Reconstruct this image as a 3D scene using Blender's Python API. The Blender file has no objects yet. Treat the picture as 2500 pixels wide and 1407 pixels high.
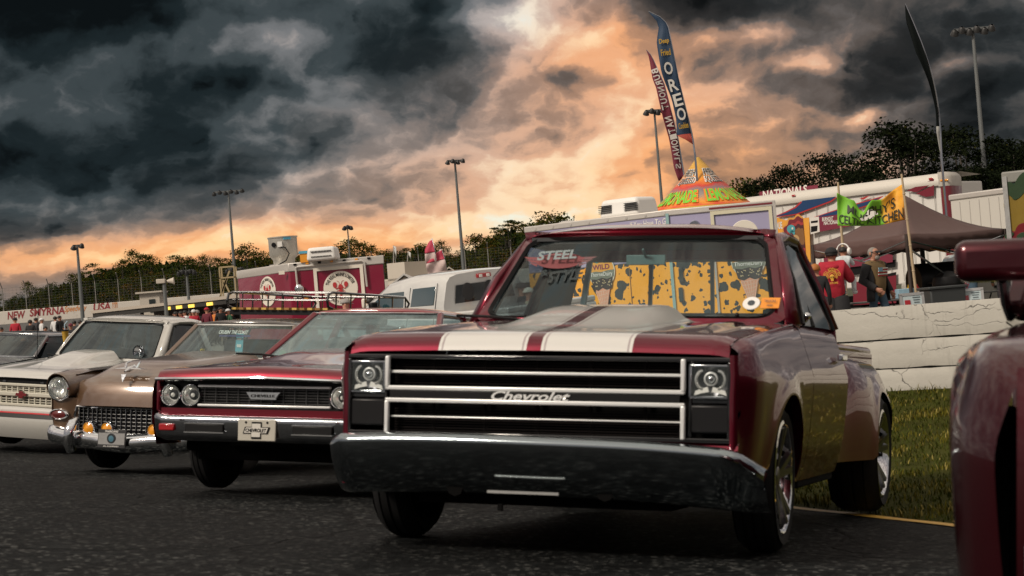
import bpy, bmesh, math, random
from mathutils import Vector as V, Matrix, noise as mnoise
R=math.radians; PI=math.pi
rnd=random.Random(7)
scene=bpy.context.scene; C=scene.collection
# ---------------------------------------------------------------- camera, world, sun, exposure
F=4500.0                                    # focal length in pixels of a 2500 px wide picture
UP=V((-.082,.0147,.9965)).normalized()      # true vertical seen from the rolled camera
YW=(V((0,1,0))-UP*UP.y).normalized(); XW=YW.cross(UP)
M=Matrix((XW,YW,UP)); CAM=V((0,0,1.05))
def W(v): return M@V(v)+CAM                 # camera-aligned coordinates (right, forward, up) -> world
def px(u,v,d): return W(((u-1250)/F*d,d,-(v-703.5)/F*d))
cd=bpy.data.cameras.new('camera'); cam=bpy.data.objects.new('camera',cd); C.objects.link(cam); scene.camera=cam
r_,f_,u_=M@V((1,0,0)),M@V((0,1,0)),M@V((0,0,1))
mw=Matrix((r_,u_,-f_)).transposed().to_4x4(); mw.translation=CAM; cam.matrix_world=mw
cd.sensor_width=36; cd.lens=F/2500*36; cd.clip_end=3000; cd.clip_start=.1
cd.dof.use_dof=True; cd.dof.focus_distance=32; cd.dof.aperture_fstop=6.5
vs=scene.view_settings; vs.view_transform='Standard'; vs.look='None'; vs.gamma=1; vs.exposure=0; vs.use_curve_mapping=False
SUN_EL,SUN_AZ=R(40),R(-128)                 # azimuth from +Y, negative = left of the view
sd=bpy.data.lights.new('sun','SUN'); sd.energy=2.9; sd.angle=R(12); sd.color=(1,.885,.75)
so=bpy.data.objects.new('sun',sd); C.objects.link(so)
sdir=V((math.sin(SUN_AZ)*math.cos(SUN_EL),math.cos(SUN_AZ)*math.cos(SUN_EL),math.sin(SUN_EL)))
so.rotation_euler=sdir.to_track_quat('Z','Y').to_euler(); so.location=(0,0,30)

class NT:
    """small node-tree writer"""
    def __init__(s,t): s.t=t; s.n=t.nodes; s.l=t.links
    def add(s,k,**a):
        n=s.n.new('ShaderNode'+k)
        for q,v in a.items(): setattr(n,q,v)
        return n
    def val(s,n,i,v):
        if hasattr(v,'is_output') or isinstance(v,bpy.types.NodeSocket): s.l.new(v,n.inputs[i])
        else: n.inputs[i].default_value=v
    def m(s,op,a,b=0.,c=0.,clamp=False):
        n=s.add('Math',operation=op,use_clamp=clamp)
        s.val(n,0,a); s.val(n,1,b)
        if op in('MULTIPLY_ADD','SMOOTH_MIN','SMOOTH_MAX','COMPARE','WRAP'): s.val(n,2,c)
        return n.outputs[0]
    def vm(s,op,a,b=(0,0,0)):
        n=s.add('VectorMath',operation=op); s.val(n,0,a); s.val(n,1,b)
        return n.outputs[1] if op in('LENGTH','DOT_PRODUCT','DISTANCE') else n.outputs[0]
    def noise(s,vec,scale,detail=4,rough=.55,dist=0.):
        n=s.add('TexNoise'); s.l.new(vec,n.inputs['Vector'])
        n.inputs['Scale'].default_value=scale; n.inputs['Detail'].default_value=detail
        n.inputs['Roughness'].default_value=rough; n.inputs['Distortion'].default_value=dist
        return n.outputs['Fac']
    def ramp(s,fac,stops,interp='LINEAR'):
        n=s.add('ValToRGB'); cr=n.color_ramp; cr.interpolation=interp
        while len(cr.elements)<len(stops): cr.elements.new(.5)
        for e,(p,c) in zip(cr.elements,stops): e.position=p; e.color=(*c,1) if len(c)==3 else c
        s.l.new(fac,n.inputs[0]); return n.outputs[0]
    def mix(s,f,a,b,mode='MIX'):
        n=s.add('MixRGB',blend_type=mode); s.val(n,0,f)
        s.val(n,1,(*a,1) if isinstance(a,tuple) and len(a)==3 else a); s.val(n,2,(*b,1) if isinstance(b,tuple) and len(b)==3 else b)
        return n.outputs[0]
    def comb(s,x,y,z):
        n=s.add('CombineXYZ'); s.val(n,0,x); s.val(n,1,y); s.val(n,2,z); return n.outputs[0]
    def sep(s,v):
        n=s.add('SeparateXYZ'); s.l.new(v,n.inputs[0]); return n.outputs
def build_world():
    w=bpy.data.worlds.new('World'); scene.world=w; w.use_nodes=True; w.cycles.sampling_method='MANUAL'; w.cycles.sample_map_resolution=512
    t=NT(w.node_tree); t.n.clear()
    d=t.add('TexCoord').outputs['Generated']; x,y,z=t.sep(d)
    hl=t.m('SQRT',t.m('ADD',t.m('MULTIPLY',x,x),t.m('MULTIPLY',y,y)))
    az=t.m('MULTIPLY',t.m('ARCTAN2',x,y),180/PI); el=t.m('MULTIPLY',t.m('ARCTAN2',z,hl),180/PI)
    sky=t.add('TexSky',sky_type='NISHITA',sun_disc=False,sun_elevation=SUN_EL,sun_rotation=SUN_AZ)
    # a slanted cloud deck: features stretch sideways as they near the horizon
    elc=t.m('MAXIMUM',el,-4.)
    vv=t.m('MULTIPLY',t.m('LOGARITHM',t.m('ADD',elc,7.),math.e),13.)
    P=t.comb(t.m('MULTIPLY',x,57.3),t.m('MULTIPLY',vv,1.45),t.m('MULTIPLY',y,57.3))
    wn=t.add('TexNoise'); t.l.new(P,wn.inputs['Vector']); wn.inputs['Scale'].default_value=.30; wn.inputs['Detail'].default_value=5; wn.inputs['Roughness'].default_value=.6
    Q=t.vm('ADD',P,t.vm('MULTIPLY',t.vm('SUBTRACT',wn.outputs['Color'],(.5,.5,.5)),(3.4,2.4,2.)))
    def puff(vec,scale,det=2.):
        v=t.add('TexVoronoi',feature='F1'); t.l.new(vec,v.inputs['Vector']); v.inputs['Scale'].default_value=scale
        v.inputs['Detail'].default_value=det; v.inputs['Roughness'].default_value=.5; v.inputs['Lacunarity'].default_value=2.3
        return t.m('SUBTRACT',1.,v.outputs['Distance'])
    def field(vec): return t.m('ADD',t.m('MULTIPLY',t.noise(vec,.17,9,.58),.60),t.m('MULTIPLY',puff(vec,.23),.40))
    n1=field(Q); n1b=field(t.vm('ADD',Q,(-.22,.50,0)))
    n2=t.noise(t.vm('MULTIPLY',Q,(1,1.3,1)),.9,7,.62); n3=t.noise(P,.09,3,.5)
    def blob(a0,e0,sa,se,amp,tilt=0.):
        da=t.m('SUBTRACT',az,a0); de=t.m('SUBTRACT',t.m('SUBTRACT',el,e0),t.m('MULTIPLY',da,tilt))
        q=t.m('ADD',t.m('POWER',t.m('ABSOLUTE',t.m('DIVIDE',da,sa)),2.),t.m('POWER',t.m('ABSOLUTE',t.m('DIVIDE',de,se)),2.))
        return t.m('MULTIPLY',t.m('EXPONENT',t.m('MULTIPLY',q,-1.)),amp)
    def summ(bs,base):
        a=base
        for b in bs: a=t.m('ADD',a,blob(*b))
        return a
    # gaps and banks are given by smooth weights, then torn by the cloud field before use
    tear=t.vm('MULTIPLY',t.vm('SUBTRACT',wn.outputs['Color'],(.5,.5,.5)),(2.2,1.3,0)); tx,ty,tz=t.sep(tear)
    az_,el_=az,el; az=t.m('ADD',az,tx); el=t.m('ADD',el,ty)
    base=summ(CLOUD_BLOBS,CLOUD_BASE)
    amp=t.m('MULTIPLY_ADD',t.m('MAXIMUM',t.m('SUBTRACT',base,.12),0.),.30,.50)
    dens=t.m('ADD',base,t.m('MULTIPLY',t.m('SUBTRACT',n1,.33),amp))
    dens=t.m('ADD',dens,t.m('MULTIPLY',t.m('SUBTRACT',n2,.5),.17))
    dens=t.m('ADD',dens,t.m('MULTIPLY',t.m('SUBTRACT',n3,.5),.20))
    dens=t.m('SUBTRACT',dens,t.m('MULTIPLY',t.m('SUBTRACT',el_,13.),.010,clamp=False)) if False else t.m('SUBTRACT',dens,t.m('MULTIPLY',t.m('MULTIPLY',t.m('SUBTRACT',el_,13.),1/30.,clamp=True),.23))
    lump=t.m('ADD',t.m('MULTIPLY',t.noise(t.vm('ADD',Q,(31.,7.,3.)),.30,9,.60),.6),t.m('MULTIPLY',puff(t.vm('ADD',Q,(31.,7.,3.)),.55),.4))
    lm=t.m('MULTIPLY',t.m('SUBTRACT',lump,.50),4.5,clamp=True)
    dens=t.m('ADD',dens,t.m('MULTIPLY',lm,t.m('MULTIPLY_ADD',t.m('MAXIMUM',t.m('SUBTRACT',base,.20),0.),.20,.10)))
    relief=t.m('MULTIPLY',t.m('SUBTRACT',n1b,n1),CLOUD_RELIEF)
    dens=t.m('ADD',dens,relief,clamp=True)
    warm=summ(WARM_BLOBS,WARM_BASE); warm=t.m('ADD',warm,t.m('MULTIPLY',t.m('SUBTRACT',n1,.5),.5),clamp=True)
    K=10.0
    def sc(st): return [(p,tuple(q*1. for q in c)) for p,c in st]
    cool=t.ramp(dens,sc([(.0,(.70,.78,.74)),(.16,(.82,.72,.58)),(.30,(.44,.37,.33)),(.46,(.150,.150,.150)),(.64,(.048,.062,.068)),(.84,(.012,.019,.022)),(1.,(.004,.006,.007))]),'EASE')
    hot=t.ramp(dens,sc([(.0,(.84,.78,.60)),(.13,(.98,.60,.27)),(.30,(.90,.38,.13)),(.43,(.46,.22,.105)),(.58,(.15,.105,.082)),(.78,(.032,.027,.025)),(1.,(.006,.006,.006))]),'EASE')
    cl=t.mix(warm,cool,hot)
    hz=t.m('POWER',t.m('SUBTRACT',1.,t.m('MULTIPLY',t.m('MAXIMUM',el,0.),1/7.),clamp=True),2.2)
    clear=t.mix(.12,cl,sky.outputs[0])
    # Background strength .1, so radiances are written times ten
    col=t.vm('SCALE',cl,(0,0,0)); sn=col.node; sn.inputs['Scale'].default_value=K
    ssk=t.vm('SCALE',sky.outputs[0],(0,0,0)); ssk.node.inputs['Scale'].default_value=.22
    thin=t.m('SUBTRACT',1.,t.m('MULTIPLY',dens,1.6),clamp=True)
    fin=t.vm('ADD',col,t.vm('MULTIPLY',ssk,t.comb(thin,thin,thin)))
    b=t.add('Background'); t.l.new(fin,b.inputs[0]); b.inputs[1].default_value=.1
    o=t.add('OutputWorld'); t.l.new(b.outputs[0],o.inputs[0])
# azimuth, elevation (degrees), spreads, weight (+ cloud, - gap), tilt
CLOUD_BASE=.42; CLOUD_RELIEF=1.25; WARM_BASE=.12
def _ae(u,v):
    p=M@V(((u-1250)/F,1,-(v-703.5)/F)); return math.degrees(math.atan2(p.x,p.y)),math.degrees(math.atan2(p.z,math.hypot(p.x,p.y)))
def _b(u,v,su,sv,amp,tilt=-.03):
    a,e=_ae(u,v); k=1/78.5; return (a,e,su*k,sv*k,amp,tilt)
CLOUD_BLOBS=[_b(120,0,760,200,.60),_b(20,400,480,95,.46),_b(350,230,330,60,.10),_b(560,200,120,55,.26),_b(960,60,150,90,.24),_b(1060,30,50,80,.22),_b(960,160,190,45,.18),
  _b(600,400,420,150,.10),_b(1270,40,150,75,-.24),_b(1250,-620,900,460,-.32),_b(1250,400,420,170,-.09),_b(1650,430,380,120,-.10),_b(1400,205,80,32,.26),
  _b(350,615,700,42,-.19),_b(1000,560,700,60,-.14),_b(1780,-10,220,90,.36),_b(2250,120,420,230,.24),_b(2100,330,330,120,.08),_b(2140,205,90,60,.16),_b(2420,190,90,50,.18),_b(2360,290,120,60,.16),
  _b(2480,260,200,420,.16),_b(0,560,330,45,.22),_b(1990,150,80,26,-.30),_b(2110,290,60,22,-.32),_b(2340,160,90,26,-.30),_b(1820,85,150,24,-.28),_b(700,110,120,36,-.16),_b(1470,100,130,70,-.12)]
WARM_BLOBS=[_b(1480,110,260,150,.70),_b(2000,200,700,330,.50),_b(350,620,800,70,.95),_b(1300,500,700,220,.46),_b(1700,420,420,150,.30),_b(200,200,600,260,-.30),_b(1250,50,200,80,-.3)]
build_world()
# ---------------------------------------------------------------- materials
MATS={}
def pmat(name,col,rough=.5,metal=0.,coat=0.,var=.0,scale=6.,bump=0.,bscale=60.,spec=.5,coatr=.03,dirt=None,emit=None,sheen=0.):
    if name in MATS: return MATS[name]
    m=bpy.data.materials.new(name); m.use_nodes=True; t=NT(m.node_tree); b=t.n['Principled BSDF']
    i=b.inputs; i['Roughness'].default_value=rough; i['Metallic'].default_value=metal
    i['Coat Weight'].default_value=coat; i['Coat Roughness'].default_value=coatr; i['Specular IOR Level'].default_value=spec
    i['Base Color'].default_value=(*col,1); m.diffuse_color=(*col,1)
    if sheen: i['Sheen Weight'].default_value=sheen
    if emit: i['Emission Color'].default_value=(*emit[0],1); i['Emission Strength'].default_value=emit[1]
    if var or bump or dirt:
        oc=t.add('TexCoord').outputs['Object']
        c=None
        if var:
            f=t.noise(oc,scale,6,.62)
            f=t.m('MULTIPLY_ADD',t.m('SUBTRACT',f,.5),var*2.6,.5,clamp=True)
            lo=tuple(max(0,q*(1-var)) for q in col); hi=tuple(min(1,q*(1+var)) for q in col)
            c=t.mix(f,lo,hi)
        if dirt:
            dc,ds,th=dirt
            f=t.m('MULTIPLY',t.m('SUBTRACT',t.noise(oc,ds,8,.68),th),9.,clamp=True)
            c=t.mix(f,c if c is not None else col,dc)
        if c is not None: t.l.new(c,i['Base Color'])
        if var:
            t.l.new(t.m('MULTIPLY_ADD',t.noise(oc,scale*2.3,5,.6),.16,rough-.08,clamp=True),i['Roughness'])
        if bump:
            bn=t.add('Bump'); bn.inputs['Strength'].default_value=bump; bn.inputs['Distance'].default_value=.02
            t.l.new(t.noise(oc,bscale,5,.6),bn.inputs['Height']); t.l.new(bn.outputs[0],i['Normal'])
    MATS[name]=m; return m
def glass(name,tint=(.70,.82,.82),refl=1.,film=.05,filmc=(.5,.6,.6)):
    if name in MATS: return MATS[name]
    m=bpy.data.materials.new(name); m.use_nodes=True; t=NT(m.node_tree); t.n.clear()
    tr=t.add('BsdfTransparent'); tr.inputs[0].default_value=(*tint,1)
    gl=t.add('BsdfGlossy'); gl.inputs['Roughness'].default_value=.01; gl.inputs[0].default_value=(.95,1,1,1)
    df=t.add('BsdfDiffuse'); df.inputs[0].default_value=(*filmc,1)
    ge=t.add('NewGeometry'); cs=t.m('ABSOLUTE',t.vm('DOT_PRODUCT',ge.outputs['Normal'],ge.outputs['Incoming']))
    fr=t.m('MULTIPLY_ADD',t.m('POWER',t.m('SUBTRACT',1.,cs,clamp=True),5.),.92,.055)
    oc=t.add('TexCoord').outputs['Object']
    ff=t.m('MULTIPLY',t.noise(t.vm('MULTIPLY',oc,(1.5,1.,6)),2.,6,.7),film*2)
    a=t.add('MixShader'); t.l.new(ff,a.inputs[0]); t.l.new(tr.outputs[0],a.inputs[1]); t.l.new(df.outputs[0],a.inputs[2])
    g=t.add('MixShader'); t.l.new(t.m('MULTIPLY',fr,refl,clamp=True),g.inputs[0]); t.l.new(a.outputs[0],g.inputs[1]); t.l.new(gl.outputs[0],g.inputs[2])
    o=t.add('OutputMaterial'); t.l.new(g.outputs[0],o.inputs[0]); MATS[name]=m; return m
# ---------------------------------------------------------------- mesh writer
class MB:
    def __init__(s): s.v=[]; s.f=[]; s.mi=[]; s.cm=0
    def add(s,vs,fs):
        o=len(s.v); s.v+= [tuple(p) for p in vs]; s.f+=[tuple(i+o for i in f) for f in fs]; s.mi+=[s.cm]*len(fs); return s
    def box(s,c,d,rot=None,taper=1.):
        x,y,z=d[0]/2,d[1]/2,d[2]/2; k=taper
        vs=[V(q) for q in((-x,-y,-z),(x,-y,-z),(x,y,-z),(-x,y,-z),(-x*k,-y*k,z),(x*k,-y*k,z),(x*k,y*k,z),(-x*k,y*k,z))]
        if rot is not None: vs=[rot@q for q in vs]
        return s.add([q+V(c) for q in vs],[(0,3,2,1),(4,5,6,7),(0,1,5,4),(1,2,6,5),(2,3,7,6),(3,0,4,7)])
    def span(s,a,b,w,h,up=(0,0,1)):
        """square bar from a to b"""
        a,b=V(a),V(b); d=(b-a).normalized(); u=V(up)
        if abs(d.dot(u))>.98: u=V((0,1,0))
        sx=d.cross(u).normalized()*w/2; sz=sx.cross(d).normalized()*h/2
        vs=[a-sx-sz,a+sx-sz,a+sx+sz,a-sx+sz,b-sx-sz,b+sx-sz,b+sx+sz,b-sx+sz]
        return s.add(vs,[(0,3,2,1),(4,5,6,7),(0,1,5,4),(1,2,6,5),(2,3,7,6),(3,0,4,7)])
    def tube(s,pts,r,n=8,closed=False,caps=True):
        pts=[V(p) for p in pts]; rs=r if isinstance(r,(list,tuple)) else [r]*len(pts); N=len(pts); o=[]
        prev=None
        for i,p in enumerate(pts):
            a=pts[i-1] if (i or closed) else p; b=pts[(i+1)%N] if (i<N-1 or closed) else p
            d=(b-a).normalized()
            if prev is None:
                u=d.orthogonal().normalized()
            else:
                u=(prev-d*prev.dot(d)); u=u.normalized() if u.length>1e-6 else d.orthogonal().normalized()
            prev=u; w=d.cross(u)
            o+=[p+(u*math.cos(2*PI*k/n)+w*math.sin(2*PI*k/n))*rs[i] for k in range(n)]
        fs=[]
        for i in range(N if closed else N-1):
            j=(i+1)%N
            for k in range(n): fs.append((i*n+k,i*n+(k+1)%n,j*n+(k+1)%n,j*n+k))
        if caps and not closed: fs+=[tuple(range(n-1,-1,-1)),tuple((N-1)*n+k for k in range(n))]
        return s.add(o,fs)
    def lathe(s,prof,n=24,o=(0,0,0),ax=(0,0,1),a0=0.,a1=2*PI,sx=1.):
        """prof: (radius, height along axis)"""
        ax=V(ax).normalized(); u=ax.orthogonal().normalized()
        if abs(ax.z)<.5: u=(V((0,0,1))-ax*ax.z).normalized()
        w=ax.cross(u); o=V(o); full=abs(a1-a0-2*PI)<1e-6; m=n if full else n+1
        vs=[o+ax*h+(u*math.cos(a0+(a1-a0)*k/n)+w*sx*math.sin(a0+(a1-a0)*k/n))*r for r,h in prof for k in range(m)]
        fs=[]
        for i in range(len(prof)-1):
            for k in range(n if full else n):
                k2=(k+1)%m; fs.append((i*m+k,i*m+k2,(i+1)*m+k2,(i+1)*m+k))
        return s.add(vs,fs)
    def disc(s,o,ax,r,n=20,sx=1.): return s.lathe([(r,0),(.0005,0)],n,o,ax,sx=sx)
    def grid(s,rows,flip=False,wrap=False):
        nr,nc=len(rows),len(rows[0]); fs=[]
        assert all(len(r)==nc for r in rows)
        for i in range(nr-1):
            for j in range(nc if wrap else nc-1):
                j2=(j+1)%nc; q=(i*nc+j,i*nc+j2,(i+1)*nc+j2,(i+1)*nc+j); fs.append(q[::-1] if flip else q)
        return s.add([p for r in rows for p in r],fs)
    def poly(s,pts,th=None,nrm=None):
        """flat polygon, given thickness along nrm"""
        n=len(pts); pts=[V(p) for p in pts]
        if th is None: return s.add(pts,[tuple(range(n))])
        k=V(nrm).normalized()*th
        return s.add(pts+[p+k for p in pts],[tuple(range(n-1,-1,-1)),tuple(range(n,2*n))]+[(i,(i+1)%n,n+(i+1)%n,n+i) for i in range(n)])
    def ball(s,c,r,nu=12,nv=8):
        r=V(r) if not isinstance(r,(int,float)) else V((r,r,r)); c=V(c); vs=[];fs=[]
        for j in range(nv+1):
            t=PI*j/nv
            for i in range(nu):
                a=2*PI*i/nu; vs.append(c+V((r.x*math.sin(t)*math.cos(a),r.y*math.sin(t)*math.sin(a),r.z*math.cos(t))))
        for j in range(nv):
            for i in range(nu): fs.append((j*nu+i,(j+1)*nu+i,(j+1)*nu+(i+1)%nu,j*nu+(i+1)%nu))
        return s.add(vs,fs)
    def mirror(s):
        o=len(s.v); n=len(s.f); s.v+=[(-x,y,z) for x,y,z in s.v[:o]]; s.f+=[tuple(i+o for i in f[::-1]) for f in s.f[:n]]; s.mi+=s.mi[:n]; return s
    def move(s,mat): s.v=[tuple(mat@V(p)) for p in s.v]; return s
    def build(s,name,mat,parent=None,smooth=35,bevel=0.,seg=2,sub=0,solid=0.,weld=True,mats=None):
        me=bpy.data.meshes.new(name); me.from_pydata([tuple(p) for p in s.v],[],s.f)
        for m in ([mat] if mats is None else mats): me.materials.append(m)
        if mats is not None:
            for p,k in zip(me.polygons,s.mi): p.material_index=k
        bm=bmesh.new(); bm.from_mesh(me)
        if weld: bmesh.ops.remove_doubles(bm,verts=bm.verts,dist=.0004)
        if not getattr(s,'nofix',False): bmesh.ops.recalc_face_normals(bm,faces=bm.faces)
        bm.to_mesh(me); bm.free()
        o=bpy.data.objects.new(name,me); C.objects.link(o); o.parent=parent
        if solid:
            md=o.modifiers.new('solid','SOLIDIFY'); md.thickness=abs(solid); md.offset=-1 if solid>0 else 1
        if sub: md=o.modifiers.new('sub','SUBSURF'); md.levels=md.render_levels=sub
        if bevel:
            md=o.modifiers.new('bevel','BEVEL'); md.width=bevel; md.segments=seg; md.limit_method='ANGLE'; md.angle_limit=R(35)
        if smooth:
            for p in me.polygons: p.use_smooth=True
            me.set_sharp_from_angle(angle=R(smooth if not bevel else 50))
        return o
def thing(name,label,cat,loc=(0,0,0),rotz=0.,group=None,mat=None):
    o=bpy.data.objects.new(name,None); C.objects.link(o); o.empty_display_size=.2
    if mat is not None: o.matrix_world=mat
    else: o.location=loc; o.rotation_euler=(0,0,rotz)
    o['label']=label; o['category']=cat
    if group: o['group']=group
    return o
def tag(o,label,cat,group=None):
    o['label']=label; o['category']=cat
    if group: o['group']=group
    return o
def struct(o,kind='structure'): o['kind']=kind; return o
def dup(root,mat=None,loc=None,rotz=None,label=None,group=None,scale=None):
    r=root.copy(); C.objects.link(r)
    if mat is not None: r.matrix_world=mat
    if loc is not None: r.location=loc
    if rotz is not None: r.rotation_euler=(0,0,rotz)
    if scale is not None: r.scale=(scale,)*3 if isinstance(scale,(int,float)) else scale
    if label: r['label']=label
    if group: r['group']=group
    for ch in list(root.children):
        c=ch.copy(); C.objects.link(c); c.parent=r
        for g in list(ch.children):
            d=g.copy(); C.objects.link(d); d.parent=c
    return r
def facing(o,ux,uy=(0,0,1)):
    """matrix with local x along ux, z along uy, y = away"""
    x=V(ux).normalized(); z=V(uy); z=(z-x*z.dot(x)).normalized(); y=z.cross(x)
    m=Matrix((x,y,z)).transposed().to_4x4(); m.translation=V(o); return m
def carmat(xc,yc,yaw,s=1.,dz=0.,ny=None):
    """pose on the banked asphalt; xc,yc in camera-aligned metres, yaw turns the tail to the right"""
    n=V(PLANE_N) if ny is None else V((.015,ny,1)).normalized(); y=V((math.sin(yaw),math.cos(yaw),0)); y=(y-n*y.dot(n)).normalized(); x=y.cross(n)
    m=(Matrix((M@x,M@y,M@n)).transposed()*s).to_4x4()
    m.translation=W((xc,yc,plane_z(xc,yc)+dz)); return m
PLANE_N=V((.015,.048,.9987)).normalized()
def plane_z(xc,yc): return (-.80-.015*xc)/.9987-interp(yc,[(-20,-.96),(10.3,.495),(22,1.25),(60,1.63)])
_fonts={}
def text(body,w,h,o,ux,uy,mat,parent,name='lettering',bold=.0,th=.003,shear=0.,arc=None,fn=None,align='C'):
    """raised lettering fitted to a w x h box centred on o (or width only when h is None)"""
    cu=bpy.data.curves.new('t','FONT'); cu.body=body; cu.size=1; cu.offset=bold; cu.shear=shear; cu.extrude=0; cu.resolution_u=3; cu.space_line=.85; cu.align_x='CENTER' if align=='C' else 'LEFT'
    ob=bpy.data.objects.new('t',cu); C.objects.link(ob); dg=bpy.context.evaluated_depsgraph_get(); me=bpy.data.meshes.new_from_object(ob.evaluated_get(dg))
    bpy.data.objects.remove(ob); bpy.data.curves.remove(cu)
    xs=[v.co.x for v in me.vertices]; ys=[v.co.y for v in me.vertices]
    if not xs: return None
    x0,x1,y0,y1=min(xs),max(xs),min(ys),max(ys); kx=w/(x1-x0); ky=h/(y1-y0) if h else kx
    ux,uy=V(ux).normalized(),V(uy).normalized(); nn=ux.cross(uy); o=V(o)
    for v in me.vertices:
        a=(v.co.x-(x0+x1)/2)*kx; b=(v.co.y-(y0+y1)/2)*ky
        if fn: v.co=fn(a,b)
        elif arc:
            rad=arc; rr=rad+b if rad>0 else -rad-b; th_=a/abs(rad)
            if rad>0: p=(math.sin(th_)*rr,math.cos(th_)*rr)
            else: p=(math.sin(th_)*rr,-math.cos(th_)*rr)
            v.co=o+ux*p[0]+uy*p[1]+nn*th
        else: v.co=o+ux*a+uy*b+nn*th
    me.materials.clear(); me.materials.append(mat); me.name=name
    t=bpy.data.objects.new(name,me); C.objects.link(t); t.parent=parent; return t
def interp(x,pts):
    if x<=pts[0][0]: return pts[0][1]
    for (a,b),(c,d) in zip(pts,pts[1:]):
        if x<=c: return b+(d-b)*(x-a)/(c-a)
    return pts[-1][1]
def sstep(a,b,x):
    t=min(1,max(0,(x-a)/(b-a))); return t*t*(3-2*t)
CHROME=pmat('chrome',(.78,.80,.82),.06,1.); DARKCHROME=pmat('worn chrome',(.42,.44,.47),.16,1.,var=.25,scale=14)
BLACK=pmat('black plastic',(.005,.005,.0055),.42,spec=.3); RUBBER=pmat('rubber',(.007,.007,.0075),.75,var=.25,scale=30,spec=.25)
GLOSSBLACK=pmat('gloss black',(.006,.006,.007),.12,coat=1.); WHITEP=pmat('white plastic',(.75,.74,.71),.45)
SEAT=pmat('dark upholstery',(.02,.02,.022),.7); INTER=pmat('interior trim',(.03,.032,.035),.6)
LENS=glass('lamp lens',(.93,.95,.95),.9,.03); REFLECT=pmat('lamp reflector',(.85,.84,.80),.24,.85)
AMBER=pmat('amber lens',(.75,.30,.02),.12,coat=1.); REDLENS=pmat('red lens',(.35,.01,.015),.12,coat=1.)
WIN=glass('window glass',(.90,.97,.97),1.,.035,(.22,.30,.32)); DARKWIN=glass('tinted glass',(.22,.28,.30),1.1,.05,(.12,.16,.17))
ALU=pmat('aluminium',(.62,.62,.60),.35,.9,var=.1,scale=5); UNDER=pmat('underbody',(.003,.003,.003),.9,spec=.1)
def wheel(parent,x,y,side,r=.345,rim=.265,w=.25,style='spoke',bar=None,steer=0.):
    """tyre (part) > rim (sub-part); side = +1 outer face to +x"""
    h=w/2; m=Matrix.Translation((x,y,r))@Matrix.Rotation(steer,4,'Z')
    b=MB(); k=r-rim
    b.lathe([(rim-.012,-h*.82),(rim+.01,-h*.95),(rim+k*.5,-h*1.02),(r-.045,-h*.97),(r-.02,-h*.84),(r-.006,-h*.62),(r,-h*.50),(r-.007,-h*.48),(r-.007,-h*.43),(r,-h*.41),(r,-h*.07),(r-.007,-h*.05),(r-.007,h*.05),(r,h*.07),(r,h*.41),(r-.007,h*.43),(r-.007,h*.48),(r,h*.50),(r-.006,h*.62),(r-.02,h*.84),(r-.045,h*.97),(rim+k*.5,h*1.02),(rim+.01,h*.95),(rim-.012,h*.82)],40,(0,0,0),(1,0,0))
    b.move(m); t=b.build('tyre',RUBBER,parent,50)
    f=side*h
    b=MB(); b.lathe([(rim+.004,f*.93),(rim-.012,f*.97),(rim-.025,f*.90),(rim-.05,f*.45),(rim-.05,-f*.7),(rim-.014,-f*.93)],40,(0,0,0),(1,0,0)); b.move(m); b.build('rim',CHROME,t,40)
    b=MB(); n=5 if style=='spoke' else 0
    if style=='spoke':
        for i in range(n):
            for dd in(-.16,.16):
                a=2*PI*i/n+.3; p0=V((f*.52,math.cos(a+dd*.4)*.05,math.sin(a+dd*.4)*.05)); p1=V((f*.86,math.cos(a+dd)*(rim-.03),math.sin(a+dd)*(rim-.03)))
                b.span(p0,p1,.030,.028,(1,0,0))
        b.lathe([(.075,f*.3),(.075,f*.55),(.055,f*.68),(.001,f*.70)],20,(0,0,0),(1,0,0))
    else:
        b.lathe([(rim-.04,f*.6),(rim*.6,f*.55),(rim*.45,f*.8),(rim*.28,f*.98),(.001,f*1.0)],32,(0,0,0),(1,0,0))
    b.move(m); b.build('wheel_spokes',pmat('grey alloy',(.16,.16,.165),.3,1.),t,40)
    b=MB(); b.lathe([(rim-.03,-f*.1),(.06,f*.05),(.001,f*.05)],28,(0,0,0),(1,0,0)); b.move(m); b.build('brake_disc',UNDER,t,40)
    return t
# ---------------------------------------------------------------- ground
def edge_x(y): return 1.9-.4*(y-12.2)
def wall_x(y): return max(3.94-1.482*(y-18),edge_x(y)+.6)
def terr(xw,y):
    k=sstep(14,-6,xw); z=interp(y,[(50,0),(62,.25),(85,1.05),(100,1.3),(150,3.7),(170,3.8),(900,4.5)]); return z*k
def gz(xc,yc):
    """world height of the ground under camera-aligned (xc,yc)"""
    pl=W((xc,yc,plane_z(xc,yc))).z; base=.0
    e,w=edge_x(yc),wall_x(yc)
    if xc<=e: z=pl
    elif xc<w:
        ze=W((e,yc,plane_z(e,yc))).z; t=(xc-e)/(w-e); z=ze+(base-ze)*(t*.6+.4*sstep(0,1,t))
    else: z=base
    k=sstep(26,48,yc)
    return z*(1-k)+terr(xc,yc)*k
def gp(xc,yc,dz=0.):
    z=gz(xc,yc)+dz; return W((xc,yc,(z-1.05-UP.x*xc-UP.y*yc)/UP.z))
YS=[-70,-40,-22,-13,-8,-4,-1,2,4,5,6,7,8,9,10,11,12,13,14,15,16,17,18,20,22,24,26,29,32,36,40,44,48,54,60]
def strip(f0,f1,n,power=1.):
    return [[gp(f0(y)+(f1(y)-f0(y))*(j/n)**power,y) for j in range(n+1)] for y in YS]
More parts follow.
